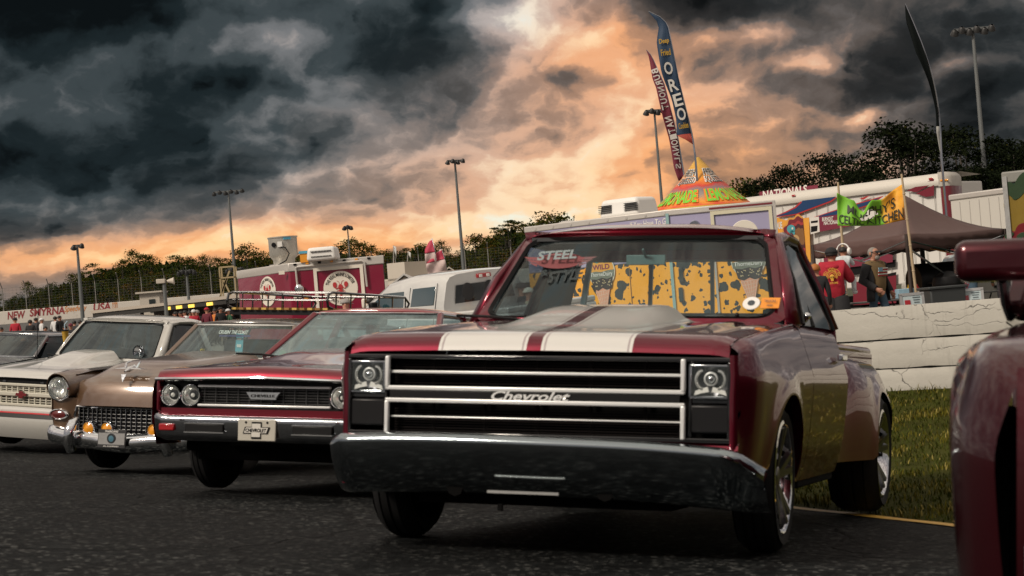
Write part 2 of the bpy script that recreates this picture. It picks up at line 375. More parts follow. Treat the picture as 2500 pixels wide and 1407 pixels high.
def asphalt_mat():
    m=bpy.data.materials.new('asphalt'); m.use_nodes=True; t=NT(m.node_tree); b=t.n['Principled BSDF']; oc=t.add('TexCoord').outputs['Object']
    vo=t.add('TexVoronoi'); t.l.new(oc,vo.inputs['Vector']); vo.inputs['Scale'].default_value=24
    ch=t.add('TexVoronoi'); t.l.new(oc,ch.inputs['Vector']); ch.inputs['Scale'].default_value=46
    big=t.noise(oc,.35,5,.6); mid=t.noise(oc,4.,6,.65); fine=t.noise(oc,90,3,.6)
    c=t.ramp(mid,[(.38,(.0012,.0019,.0023)),(.66,(.0072,.0088,.0096))])
    c=t.mix(t.m('MULTIPLY',t.m('SUBTRACT',t.sep(vo.outputs['Color'])[0],.45),1.2,clamp=True),c,t.mix(.5,c,(.056,.060,.060)))
    c=t.mix(t.m('MULTIPLY',t.m('SUBTRACT',t.sep(ch.outputs['Color'])[1],.87),6,clamp=True),c,(.17,.172,.165))
    c=t.mix(t.m('MULTIPLY',t.m('SUBTRACT',big,.44),6.,clamp=True),t.mix(.6,c,(.006,.006,.006)),c)
    cr=t.add('TexVoronoi',feature='DISTANCE_TO_EDGE'); t.l.new(t.vm('ADD',oc,t.vm('SCALE',oc)),cr.inputs['Vector']); cr.inputs['Scale'].default_value=.42
    wv=t.add('TexNoise'); t.l.new(oc,wv.inputs['Vector']); wv.inputs['Scale'].default_value=1.6; wv.inputs['Detail'].default_value=6
    t.l.new(t.vm('ADD',oc,t.vm('MULTIPLY',wv.outputs['Color'],(.8,.8,.8))),cr.inputs['Vector'])
    crk=t.m('SUBTRACT',1.,t.m('MULTIPLY',cr.outputs['Distance'],75,clamp=True),clamp=True)
    c=t.mix(t.m('MULTIPLY',crk,.8),c,(.004,.004,.004))
    t.l.new(c,b.inputs['Base Color'])
    t.l.new(t.m('MULTIPLY_ADD',mid,.3,.55),b.inputs['Roughness']); b.inputs['Specular IOR Level'].default_value=.07
    bn=t.add('Bump'); bn.inputs['Strength'].default_value=1.; bn.inputs['Distance'].default_value=.012
    hgt=t.m('ADD',t.m('ADD',vo.outputs['Distance'],t.m('MULTIPLY',fine,.8)),t.m('MULTIPLY',crk,-1.5))
    t.l.new(hgt,bn.inputs['Height']); t.l.new(bn.outputs[0],b.inputs['Normal']); return m
ASPH=asphalt_mat()
SOIL=pmat('grass soil',(.040,.042,.008),.9,var=.5,scale=3,bump=.6,bscale=40,spec=.05)
INF=pmat('infield paving',(.16,.15,.135),.85,var=.2,scale=.6,bump=.2,bscale=20)
struct(MB().grid(strip(lambda y:-95,edge_x,36,.45)).build('asphalt',ASPH,smooth=180))
struct(MB().grid(strip(edge_x,wall_x,14)).build('grass_bank',SOIL,smooth=180))
struct(MB().grid(strip(wall_x,lambda y:130,18,2.)).build('infield_paving',INF,smooth=180))
ys2=[60,68,76,85,92,100]; ys3=[150,170,220,300,500,1400]; xs2=[-500,-260,-150,-95,-60,-40,-25,-14,-6,0,6,14,30,60,130,300,600]
struct(MB().grid([[gp(x,y) for x in xs2] for y in ys2]).build('paddock_ground',INF,smooth=180))
TRK=pmat('track asphalt',(.062,.062,.060),.75,var=.25,scale=.12,bump=.1,bscale=4)
struct(MB().grid([[gp(x,y) for x in xs2] for y in(100,112,125,138,150)]).build('race_track',TRK,smooth=180))
FARG=pmat('far grass',(.035,.042,.016),.9,var=.4,scale=.2)
struct(MB().grid([[gp(x,y) for x in xs2] for y in ys3]).build('far_ground',FARG,smooth=180))
# yellow edge line, worn
YEL=pmat('worn yellow paint',(.62,.36,.05),.6,var=.2,scale=9,dirt=((.05,.045,.035),14,.60))
rows=[]
for i in range(60):
    y=7.+i*.28
    if y>18: break
    e=edge_x(y); a=e-.21+.012*math.sin(i*2.1); rows.append([gp(a,y,.004),gp(a+.15+.008*math.sin(i*1.3),y,.004)])
struct(MB().grid(rows).build('yellow_edge_line',YEL))
# grass: tufts of single blades
def grass():
    vs=[];fs=[];mi=[]
    r=random.Random(3)
    for k in range(95000):
        y=9.2+r.random()**1.25*10.4; e,w=edge_x(y),wall_x(y)
        t=r.random(); x=e-.04*r.random()+(w-e-.05)*t*.99
        if x/y>.33 or x/y<.03: continue
        cl=mnoise.noise(V((x*2.2,y*2.2,0))); 
        if r.random()<.25-cl*.5: continue
        p=gp(x,y); h=(.018+.030*r.random())*(1+.8*cl); a=r.random()*2*PI; wd=.003+.004*r.random()
        if t>.93 and r.random()<.4: h*=1.9
        d=V((math.cos(a),math.sin(a),0)); q=V((-d.y,d.x,0)); b=r.uniform(.2,.9)*h
        o=len(vs); vs+=[p-d*wd,p+d*wd,p+q*b*.35+V((0,0,h*.6))+d*wd*.7,p+q*b*.35+V((0,0,h*.6))-d*wd*.7,p+q*b+V((0,0,h))]
        fs+=[(o,o+1,o+2,o+3),(o+3,o+2,o+4)]; m=0 if cl+r.uniform(-.4,.4)<.1 else (1 if r.random()<.75 else 2); mi+=[m,m]
    me=bpy.data.meshes.new('grass'); me.from_pydata([tuple(p) for p in vs],[],fs)
    for c,nm in(((.042,.052,.006),'grass blade'),((.10,.088,.008),'dry grass blade'),((.26,.21,.06),'straw blade')): me.materials.append(pmat(nm,c,.7,var=.3,scale=9,spec=.1))
    me.polygons.foreach_set('material_index',mi); o=bpy.data.objects.new('grass',me); C.objects.link(o); o['kind']='stuff'
grass()
# ---------------------------------------------------------------- pickup trucks of the square-bodied kind (x right seen from the front, y back, z up)
def paint(name,col,rough=.32,metal=.55,coatr=.02,stripes=None,var=0.,coatior=2.1):
    m=bpy.data.materials.new(name); m.use_nodes=True; t=NT(m.node_tree); b=t.n['Principled BSDF']; i=b.inputs
    i['Base Color'].default_value=(*col,1); i['Roughness'].default_value=rough; i['Metallic'].default_value=metal; i['Coat Weight'].default_value=1; i['Coat Roughness'].default_value=coatr
    i['Coat IOR'].default_value=coatior
    oc=t.add('TexCoord').outputs['Object']; c=None
    fl=t.noise(oc,420,2,.5)
    c=t.mix(t.m('MULTIPLY',fl,.7),tuple(q*.7 for q in col),tuple(min(1,q*1.4) for q in col))
    if var:
        c=t.mix(t.m('MULTIPLY',t.m('SUBTRACT',t.noise(oc,3.,8,.7),.35),var*2,clamp=True),c,tuple(q*.35 for q in col))
    if stripes:
        x=t.m('ABSOLUTE',t.sep(oc)[0])
        def band(a,e): return t.m('MULTIPLY',t.m('GREATER_THAN',x,a),t.m('LESS_THAN',x,e))
        s=band(.034,.455); p=t.m('ADD',band(.047,.056),band(.432,.441))
        white=(.62,.61,.58)
        c=t.mix(s,c,white); c=t.mix(p,c,(.35,.30,.30))
        t.l.new(t.m('MULTIPLY',t.m('SUBTRACT',1.,s),metal),i['Metallic'])
    t.l.new(c,i['Base Color'])
    return m
RP=[(.18,.90),(.30,.93),(.42,.965),(.55,.985),(.70,.998),(.815,1.005),(.835,.998),(.88,.985),(.95,.962),(1.00,.945),(1.05,.925),(1.12,.90)]
def fender_grid(y0,y1,ny,zb,zt,arch=None,cap=.895,frontround=0.,nz=16,capz=None,prof=RP):
    """one side panel (x>0): rows run from the lower edge up to the shoulder and over it"""
    rows=[]
    ys=[y0+(y1-y0)*j/ny for j in range(ny+1)]
    for y in ys:
        b=zb; 
        if arch:
            ay,az,ar=arch; d=abs(y-ay)
            if d<ar: b=max(b,az+math.sqrt(max(0,ar*ar-d*d)))
        top=zt(y); col=[]
        for k in range(nz+1):
            z=b+(top-.03-b)*k/nz; x=interp(z,prof)
            if arch:
                dd=math.hypot(y-ay,z-az)-ar
                if z>az-.25: x+=.028*math.exp(-(max(dd,0)/.075)**2)
            if frontround and y<y0+frontround: x=max(min(x,.925),x-.075*(1-(y-y0)/frontround)**2.2)
            col.append(V((x,y,z)))
        xe=col[-1].x
        for a in(.25,.5,.75,1.): col.append(V((xe-.045*math.sin(a*PI/2)**1.3*.9-.0*a,y,top-.03+.03*math.sin(a*PI/2))))
        cz=capz(y) if capz else top
        for a in(.3,.65,1.): col.append(V((xe-.04+(cap-xe+.04)*a,y,top+(cz-top)*a+.004*math.sin(a*PI))))
        rows.append(col)
    return [list(r) for r in zip(*rows)]
def pickup(P):
    t=thing(P['name'],P['label'],'pickup truck',mat=P['mat'])
    pm,hm=P['paint'],P.get('hoodpaint',P['paint'])
    zt=lambda y: interp(y,[(.10,.945),(.25,.978),(.8,1.026),(1.55,1.082)])
    # front fenders with wheel arches
    for s in(1,-1):
        g=fender_grid(.10,1.52,44,.30,zt,(.85,.33,.405),.895,.22)
        b=MB().grid(g)
        # arch lip
        lip=[]
        for k in range(31):
            a=PI*k/30; y=.85+.405*math.cos(a); z=.33+.405*math.sin(a); x=interp(z,RP)+.028; lip.append((V((x,y,z)),V((x-.05,y+.008*math.cos(a),z+.008*math.sin(a)))))
        b.grid([[p for p,_ in lip],[q for _,q in lip]])
        # rounded nose of the fender, turned in towards the grille
        nose=[]
        for z in[.30+i*(.905-.30)/14 for i in range(15)]:
            x=max(min(interp(z,RP),.925),interp(z,RP)-.075); nose.append([V((x,.10,z)),V((x-.006,.084,z)),V((x-.018,.076,z)),V((x-.032,.080,z)),V((x-.036,.11,z))])
        b.grid(nose)
        if s<0: b.v=[(-x,y,z) for x,y,z in b.v]
        b.build('front_fender',pm,t,50)
        # wheel well
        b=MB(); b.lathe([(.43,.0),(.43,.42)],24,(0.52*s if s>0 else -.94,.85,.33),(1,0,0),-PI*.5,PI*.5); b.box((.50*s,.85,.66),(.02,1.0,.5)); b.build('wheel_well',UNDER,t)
        g=fender_grid(1.53,2.62,14,.30,lambda y:1.09,None,.86,nz=16)
        b=MB().grid(g)
        if s<0: b.v=[(-x,y,z) for x,y,z in b.v]
        d=b.build('door',pm,t,50)
        b=MB(); b.span((1.0*s,2.36,.93),(1.0*s,2.52,.93),.03,.035); b.build('door_handle',CHROME,d,bevel=.006)
        b=MB(); b.box((.90*s,2.05,.285),(.05,1.06,.05)); b.build('rocker_panel',UNDER,t,bevel=.01)
        # stepside bed fender, a separate bulge
        rows=[]
        for j in range(31):
            y=2.80+1.72*j/30; k=.42*(1-sstep(2.75,3.4,y))+sstep(2.75,3.45,y)*(1-sstep(4.1,4.56,y)*.9); col=[]
            ay,az,ar=3.83,.34,.40; d=abs(y-ay); zb=.34
            if d<ar: zb=max(.34,az+math.sqrt(ar*ar-d*d))
            ztop=.50+.45*min(1,k*1.35); zb=min(zb,ztop-.02)
            for q in range(15):
                z=zb+(ztop-zb)*q/14; u=(z-.34)/(ztop-.34+1e-6); x=.80+(.22*k)*math.sqrt(max(0,1-max(0,u)**3.2))+.02
                dd=math.hypot(y-ay,z-az)-ar; x+=.02*math.exp(-(max(dd,0)/.06)**2)
                col.append(V((x,y,z)))
            rows.append(col)
        b=MB().grid([list(r) for r in zip(*rows)])
        if s<0: b.v=[(-x,y,z) for x,y,z in b.v]
        b.build('rear_fender',pm,t,50)
        b=MB(); b.box((.81*s,3.72,.72),(.05,2.0,.54)); b.build('bed_side',pm,t,bevel=.012)
        b=MB(); b.tube([(.80*s,2.80,1.0),(.80*s,4.7,1.0)],.028,10); b.build('bed_rail',pm,t)
    b=MB(); b.box((0,3.75,.55),(1.58,1.95,.04)); b.box((0,2.80,.75),(1.6,.04,.5)); b.build('bed_floor',UNDER,t)
    b=MB(); b.box((0,4.72,.75),(1.62,.05,.52)); b.build('tailgate',pm,t,bevel=.012)
    # hood with rolled lip and cowl bulge
    rows=[]
    hz=lambda y: interp(y,[(.085,.905),(.10,.935),(.125,.965),(.17,.985),(.25,.998),(.8,1.045),(1.50,1.085)])
    yy=[.085,.092,.10,.11,.125,.145,.17,.21,.27,.36,.48,.6,.72,.84,.96,1.08,1.2,1.3,1.38,1.43,1.46,1.465,1.50]
    bh=P.get('bulge',.09); bw=P.get('bulgew',.31)
    for y in yy:
        row=[]
        for k in range(41):
            x=(-1+2*k/40)*.888; z=hz(y)+.012*(1-(x/.88)**2)-.016*max(0,(abs(x)-.80)/.08)**2*(1 if y>.14 else .6)
            z+=.010*math.exp(-((abs(x)-.62)/.05)**2)*sstep(.2,.6,y)
            e=1/(1+math.exp((abs(x)-bw)/.022)); g=sstep(.42,1.30,y)*(1 if y<1.463 else 0); z+=bh*g*e
            row.append(V((x,y,z)))
        row=[row[0]+V((-.002,.004,-.06))]+row+[row[-1]+V((.002,.004,-.06))]
        rows.append(row)
    b=MB().grid(rows); h=b.build('hood',hm,t,45)
    if bh: b=MB(); b.box((0,1.462,hz(1.46)+.05),(bw*1.7,.008,bh*.7)); b.build('scoop_opening',BLACK,h)
    # cowl and firewall, inner fill
    b=MB(); b.box((0,1.56,1.06),(1.78,.16,.04)); b.build('cowl',P.get('cowlmat',pm),t,bevel=.01)
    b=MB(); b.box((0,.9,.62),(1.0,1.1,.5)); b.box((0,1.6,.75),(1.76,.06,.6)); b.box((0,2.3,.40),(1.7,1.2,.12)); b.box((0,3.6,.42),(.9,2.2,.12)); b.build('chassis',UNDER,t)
    for s in(1,-1):
        b=MB(); b.tube([(0.35*s,.05,.30),(.35*s,4.6,.42)],.04,8); b.build('frame_rail',UNDER,t)
    # cab
    ws=[(-.83,1.60,1.095),(.83,1.60,1.095),(.685,2.03,1.575),(-.685,2.03,1.575)]
    def quadpt(q,u,v): 
        a,b_,c,d=[V(p) for p in q]; return a.lerp(b_,u).lerp(d.lerp(c,u),v)
    def wpt(u,v,bow=.07):
        p=quadpt(ws,u,v); p.y-=bow*(1-(2*u-1)**2); return p
    rr=[]
    def rounded(n,ins,rad):
        """outline of a rounded rectangle in unit coordinates"""
        o=[]
        for cx,cy,a0 in((1-ins-rad[0],1-ins*1.4-rad[1],0),(ins+rad[0],1-ins*1.4-rad[1],90),(ins+rad[0],ins*1.2+rad[1],180),(1-ins-rad[0],ins*1.2+rad[1],270)):
            for k in range(n+1):
                a=R(a0+90*k/n); o.append((cx+rad[0]*math.cos(a),cy+rad[1]*math.sin(a)))
        return o
    def ringpts(ins,rad,off=0.):
        out=[]
        pts=rounded(6,ins,rad)
        # densify long runs so that they follow the bow
        for i,((a,b_),(c,d)) in enumerate(zip(pts,pts[1:]+pts[:1])):
            n=10 if i%7==6 else 1; out+=[(a+(c-a)*k/n,b_+(d-b_)*k/n) for k in range(n)]
        nrm=V((0,-.78,.62))
        return [wpt(u,v)+nrm*off for u,v in out]
    outer=ringpts(-.012,(.06,.10)); o1=ringpts(.018,(.07,.12),.012); o2=ringpts(.034,(.07,.12),.004)
    fr=MB().grid([outer,o1],wrap=True).build('windshield_frame',pm,t,60)
    sl=MB().grid([o1,[p+V((0,-.006,.006)) for p in ringpts(.024,(.07,.12),.014)],o2],wrap=True).build('windshield_seal',BLACK,t,60)
    rowsw=[[wpt(.025+.95*k/12,.035+.93*j/6)+V((0,.004,-.002)) for k in range(13)] for j in range(7)]
    wsg=MB().grid(rowsw).build('windshield',P.get('wsmat',WIN),t,180)
    # roof
    rows=[[wpt(-.012+1.024*k/24,1.012) for k in range(25)]]
    for j in range(13):
        v=j/12; y=2.02+.775*v; row=[]
        for k in range(25):
            u=k/24; x=-.70+1.40*u; e=abs(2*u-1)
            z=1.592+.065*(1-e**3.2)*(.35+.65*math.sin(PI*min(1,max(0,.12+.80*v)))**.6)-.02*(abs(2*v-1)**6)
            bow=.07*(1-e*e)*(1-v); row.append(V((x,y-bow,z-.02*max(0,(e-.9)/.1)**2)))
        rows.append(row)
    MB().grid(rows).build('roof',pm,t,60,solid=.03)
    if False: b=MB(); b.tube([(-.68,2.0,1.57)]+[(-.66+1.32*k/8,1.97-.06*(1-(2*k/8-1)**2),1.60-.01) for k in range(9)]+[(.68,2.0,1.57)],.022,8); b.build('roof_rail',pm,t)
    for s in(1,-1):
        # A pillar, door window frame, B pillar: lofted along the opening's outline
        A0,A1=V((.845*s,1.60,1.09)),V((.70*s,2.02,1.585)); B1=V((.71*s,2.66,1.59)); B0=V((.925*s,2.66,1.085)); Af=V((.915*s,1.66,1.085))
        out=[A0,A0.lerp(A1,.5)+V((.012*s,-.012,.012)),A1+V((.0,.02,.0)),V((.715*s,2.2,1.605)),V((.715*s,2.5,1.605)),B1,B1.lerp(B0,.5),B0]
        inn=[Af+V((-.005*s,.05,.0)),Af.lerp(A1,.45)+V((.012*s,.065,.02)),A1+V((.018*s,.095,-.055)),V((.735*s,2.22,1.545)),V((.735*s,2.46,1.545)),B1+V((.015*s,-.09,-.07)),B1.lerp(B0,.5)+V((.005*s,-.07,0)),B0+V((0,-.06,0))]
        mid=[a.lerp(b_,.5)+V((.022*s,0,.008)) for a,b_ in zip(out,inn)]
        MB().grid([out,mid,inn]).build('door_frame',pm,t,60,solid=.025)
        b=MB(); b.poly([inn[0],inn[1],inn[2],inn[3],inn[4],inn[5],inn[6],inn[7]]); b.build('door_glass',P.get('sidemat',DARKWIN),t,10)
        a0=inn[0].lerp(inn[7],.33); a1=inn[2].lerp(inn[3],.3)
        b=MB(); b.tube([a0,a1],.011,8); b.tube([inn[0]+V((.004*s,.01,.004)),inn[1],inn[2],inn[3],inn[4],inn[5],inn[6],inn[7]],.010,6); b.build('window_trim',BLACK,t)
        if s>0: b=MB(); b.tube([a0+V((-.02*s,-.16,.03)),a0+V((.0*s,-.20,.045))],.016,8); b.ball(a0+V((.0,-.205,.05)),(.024,.024,.02)); b.build('mirror_base',CHROME,t)
        # rear cab corner
        b=MB(); b.grid([[B1,B1+V((-.04*s,.12,-.005)),V((.60*s,2.80,1.56))],[B1.lerp(B0,.5),B1.lerp(B0,.5)+V((-.03*s,.12,0)),V((.66*s,2.80,1.32))],[B0,B0+V((-.02*s,.13,0)),V((.72*s,2.80,1.07))],[V((.97*s,2.64,.7)),V((.93*s,2.79,.7)),V((.72*s,2.80,.7))]]); b.build('cab_corner',pm,t,60,solid=.02)
        b=MB(); b.grid([[V((.71*s,2.62,1.54)),V((.58*s,2.76,1.54))],[V((.86*s,2.62,1.10)),V((.70*s,2.76,1.10))]]); b.build('pillar_trim',INTER,t)
    b=MB(); rw=[(-.62,2.80,1.09),(.62,2.80,1.09),(.56,2.80,1.50),(-.56,2.80,1.50)]
    b.poly(rw); b.build('rear_window',P.get('sidemat',WIN) if P.get('darkrear') else glass('rear glass',(.86,.95,.96),.6,.03),t)
    b=MB()
    for a,c in zip(rw,rw[1:]+rw[:1]): b.span(a,c,.03,.03)
    for x in(-.19,.19): b.span((x,2.80,1.09),(x*.96,2.80,1.50),.022,.02,(0,1,0))
    b.build('rear_window_frame',P.get('rwf',pmat('pale rubber',(.45,.55,.56),.5)),t)
    b=MB(); b.box((0,2.81,.98),(1.5,.04,.24)); b.box((0,2.80,1.54),(1.24,.04,.09)); b.build('cab_back',pm,t)
    b=MB(); b.box((0,2.35,1.560),(1.30,.75,.02)); b.build('headliner',INTER,t)
    # interior
    b=MB(); b.box((0,1.72,1.03),(1.66,.28,.14)); b.box((0,1.86,.95),(1.62,.14,.26)); b.build('dashboard',INTER,t,bevel=.03)
    b=MB(); b.box((0,2.40,.80),(1.5,.5,.2)); b.box((0,2.66,1.0),(1.5,.14,.36)); b.build('bench_seat',SEAT,t,bevel=.05)
    b=MB(); ring=[(.40+.19*math.cos(2*PI*k/24),2.02-.06*math.sin(2*PI*k/24),.97+.17*math.sin(2*PI*k/24)) for k in range(24)]; b.tube(ring,.014,8,True); b.span((.40,2.02,.97),(.40,1.85,.90),.05,.05); b.span((.24,2.02,.97),(.56,2.02,.97),.03,.02); b.build('steering_wheel',BLACK,t)
    b=MB(); b.tube([(.0,1.93,1.50),(.0,1.99,1.46)],.008,6); b.box((.0,2.0,1.445),(.22,.02,.055)); b.build('rear_view_mirror',pmat('mirror back',(.07,.14,.14),.4),t,bevel=.012)
    for k in(-1,1):
        b=MB(); b.tube([(-.12+.42*k,1.52,1.10),(-.32+.42*k,1.57,1.118),(-.62+.42*k+.1,1.585,1.125)],.008,6); b.build('wiper',BLACK,t)
    return t
def fat_tyres(t,P):
    for s in(1,-1):
        wheel(t,.89*s,.85,s,.345,.268,.195,steer=P.get('steer',0.)); wheel(t,.89*s,3.83,s,.36,.268,.30)
    b=MB(); b.tube([(-.8,3.83,.36),(.8,3.83,.36)],.05,8); b.build('axle',UNDER,t); b=MB(); b.tube([(-.7,.85,.30),(.7,.85,.30)],.04,8); b.build('axle',UNDER,t)

RED=paint('candy red paint',(.135,.002,.016),.34,.8,coatior=1.5); REDS=paint('striped red paint',(.135,.002,.016),.34,.8,stripes=True,coatior=1.5)
tm=Matrix(); 
def pose(X,Y,Z,tr,s=1.):
    m=(Matrix((M@V(X),M@V(Y),M@V(Z))).transposed()*s).to_4x4(); m.translation=W(tr); return m
tmat=carmat(.053,8.088,math.atan2(.328,.943))
tmat.translation=W((.053,8.088,-1.19))
T1=dict(name='pickup_truck',label='dark red pickup truck with two wide white hood stripes, largest vehicle in front',mat=tmat,paint=RED,hoodpaint=REDS,bulge=.085,bulgew=.33,steer=.035)
truck=pickup(T1); fat_tyres(truck,T1)
BRITE=pmat('bright satin metal',(.86,.87,.86),.34,.45)
def truck_front(t):
    # grille shell
    b=MB(); b.box((0,.105,.884),(1.80,.05,.022)); b.box((0,.105,.535),(1.80,.05,.022))
    bb=MB(); bb.box((0,.20,.71),(1.80,.02,.36)); bb.build('grille_back',UNDER,t)
    for s in(1,-1): b.box((.893*s,.105,.71),(.025,.05,.33)); b.box((.715*s,.115,.71),(.02,.04,.33)); b.box((.803*s,.12,.705),(.18,.04,.025))
    g=b.build('grille_shell',GLOSSBLACK,t,bevel=.006)
    for s in(1,-1):
        b=MB(); b.box((.803*s,.10,.628),(.175,.02,.125)); b.build('signal_lens',pmat('smoked lens',(.005,.005,.006),.4,spec=.3),t,bevel=.012)
    b=MB(); b.box((0,.075,.714),(1.36,.03,.036)); b.build('grille_band',BLACK,t,bevel=.004)
    # chrome frames: two C shapes joined by thick and thin bars
    b=MB(); b.box((0,.066,.742),(1.40,.024,.020)); b.build('grille_bar',BRITE,t,bevel=.005)
    b=MB(); b.box((0,.066,.686),(1.40,.024,.020)); b.build('grille_bar',BRITE,t,bevel=.005)
    for z,h in((.815,.013),(.612,.008)):
        b=MB(); b.box((0,.085,z),(1.36,.018,h)); b.build('grille_bar',BRITE,t,bevel=.003)
    for s in(1,-1):
        b=MB(); b.box((.692*s,.064,.815),(.021,.024,.143)); b.build('grille_post',BRITE,t,bevel=.006)
        b=MB(); b.box((.692*s,.064,.611),(.021,.024,.147)); b.build('grille_post',BRITE,t,bevel=.006)
    bil=pmat('billet bar',(.006,.004,.004),.55,.0,spec=.12)
    for k in range(9):
        for z0,dz in((.765,.012),(.55,.012)):
            b=MB(); b.box((0,.135,z0+k*dz),(1.36,.02,.004)); b.build('billet_bar',bil,t)
    for k in range(5):
        b=MB(); b.box((-.5+.25*k,.15,.71),(.014,.02,.34)); b.build('grille_strut',bil,t)
    # lamps
    for s in(1,-1):
        c=V((.803*s,.10,.790)); b=MB()
        for a,d in(((0,0,.07),(.176,.03,.010)),((0,0,-.07),(.176,.03,.010)),((.083,0,0),(.010,.03,.13)),((-.083,0,0),(.010,.03,.13))): b.box(c+V(a),d)
        hl=b.build('headlight',DARKCHROME,t,bevel=.004)
        b=MB(); rows=[]
        for j in range(9):
            rows.append([c+V((-.078+.156*k/12,.045-.03*((2*k/12-1)**2+(2*j/8-1)**2)*.5,-.065+.13*j/8)) for k in range(13)])
        b.grid(rows); b.build('lamp_bowl',pmat('lamp bowl',(.05,.05,.055),.25,.8),hl,180)
        b=MB(); b.lathe([(.030,.02),(.031,-.004),(.024,-.008),(.022,.01)],20,c+V((0,.012,.012)),(0,1,0)); b.build('lamp_ring',BRITE,hl)
        b=MB(); b.ball(c+V((0,.012,.012)),.018); b.build('projector',CHROME,hl)
        for q in(-1,1):
            b=MB(); b.tube([c+V((q*(.034+.030*math.sin(a)),.004,.008-.040*math.cos(a))) for a in[PI*k/8 for k in range(9)]],.0075,6); b.build('reflector',REFLECT,hl)
            b=MB(); b.poly([c+V(v) for v in((q*.012,.0,-.022),(q*.066,.0,-.040),(q*.072,.0,-.060),(q*.040,.0,-.050),(q*.006,.0,-.044))],.006,(0,1,0)); b.build('daytime_strip',pmat('lamp white',(.85,.84,.8),.3),hl)
        b=MB(); b.grid([[c+V((-.08+.16*k/8,-.012-.006*(1-(2*k/8-1)**2),-.067+.134*j/4)) for k in range(9)] for j in range(5)]); b.build('lens',LENS,hl,180,bevel=0)
    text('Chevrolet',.37,.042,(.0,.058,.714),(1,0,.0),(0,0,1),BRITE,t,bold=.025,th=.004,shear=.35)
    # red valance below the grille
    b=MB(); rows=[]
    for z,y in((.528,.10),(.515,.07),(.495,.06),(.48,.085),(.465,.09),(.43,.14)):
        rows.append([V((-.93+1.86*k/10,y+.02*abs(2*k/10-1)**3,z)) for k in range(11)])
    b.grid(rows).build('front_valance',RED,t,40)
    # one-piece bumper: rounded top edge, deep face, ends swept back and down
    prof=[(.02,.478),(-.035,.502),(-.07,.501),(-.095,.488),(-.104,.472),(-.102,.458),(-.088,.415),(-.062,.355),(-.025,.295),(.03,.245),(.10,.225)]
    rows=[]
    for y,z in prof:
        row=[]
        for k in range(41):
            u=2*k/40-1; a=abs(u); x=.987*u; sw=.0; e=max(0,(a-.90)/.10)
            yy=y+.03+.045*a**2+.24*e**2.2; zz=z+.040-.012*u-.03*a**3-.09*e**2*(1 if z>.4 else .1)
            row.append(V((x+(.03*e*math.copysign(1,u)),yy,zz)))
        rows.append(row)
    bp=MB().grid(rows).build('front_bumper',pmat('satin chrome',(.34,.385,.41),.12,1.),t,60)
    b=MB(); b.box((.0,-.030,.292),(.33,.010,.012)); b.build('licence_bracket',ALU,bp)
    b=MB(); b.box((-.10,-.04,.225),(.02,.02,.03)); b.box((0,.5,.24),(1.2,.5,.05)); b.build('tow_hardware',UNDER,t)
truck_front(truck)
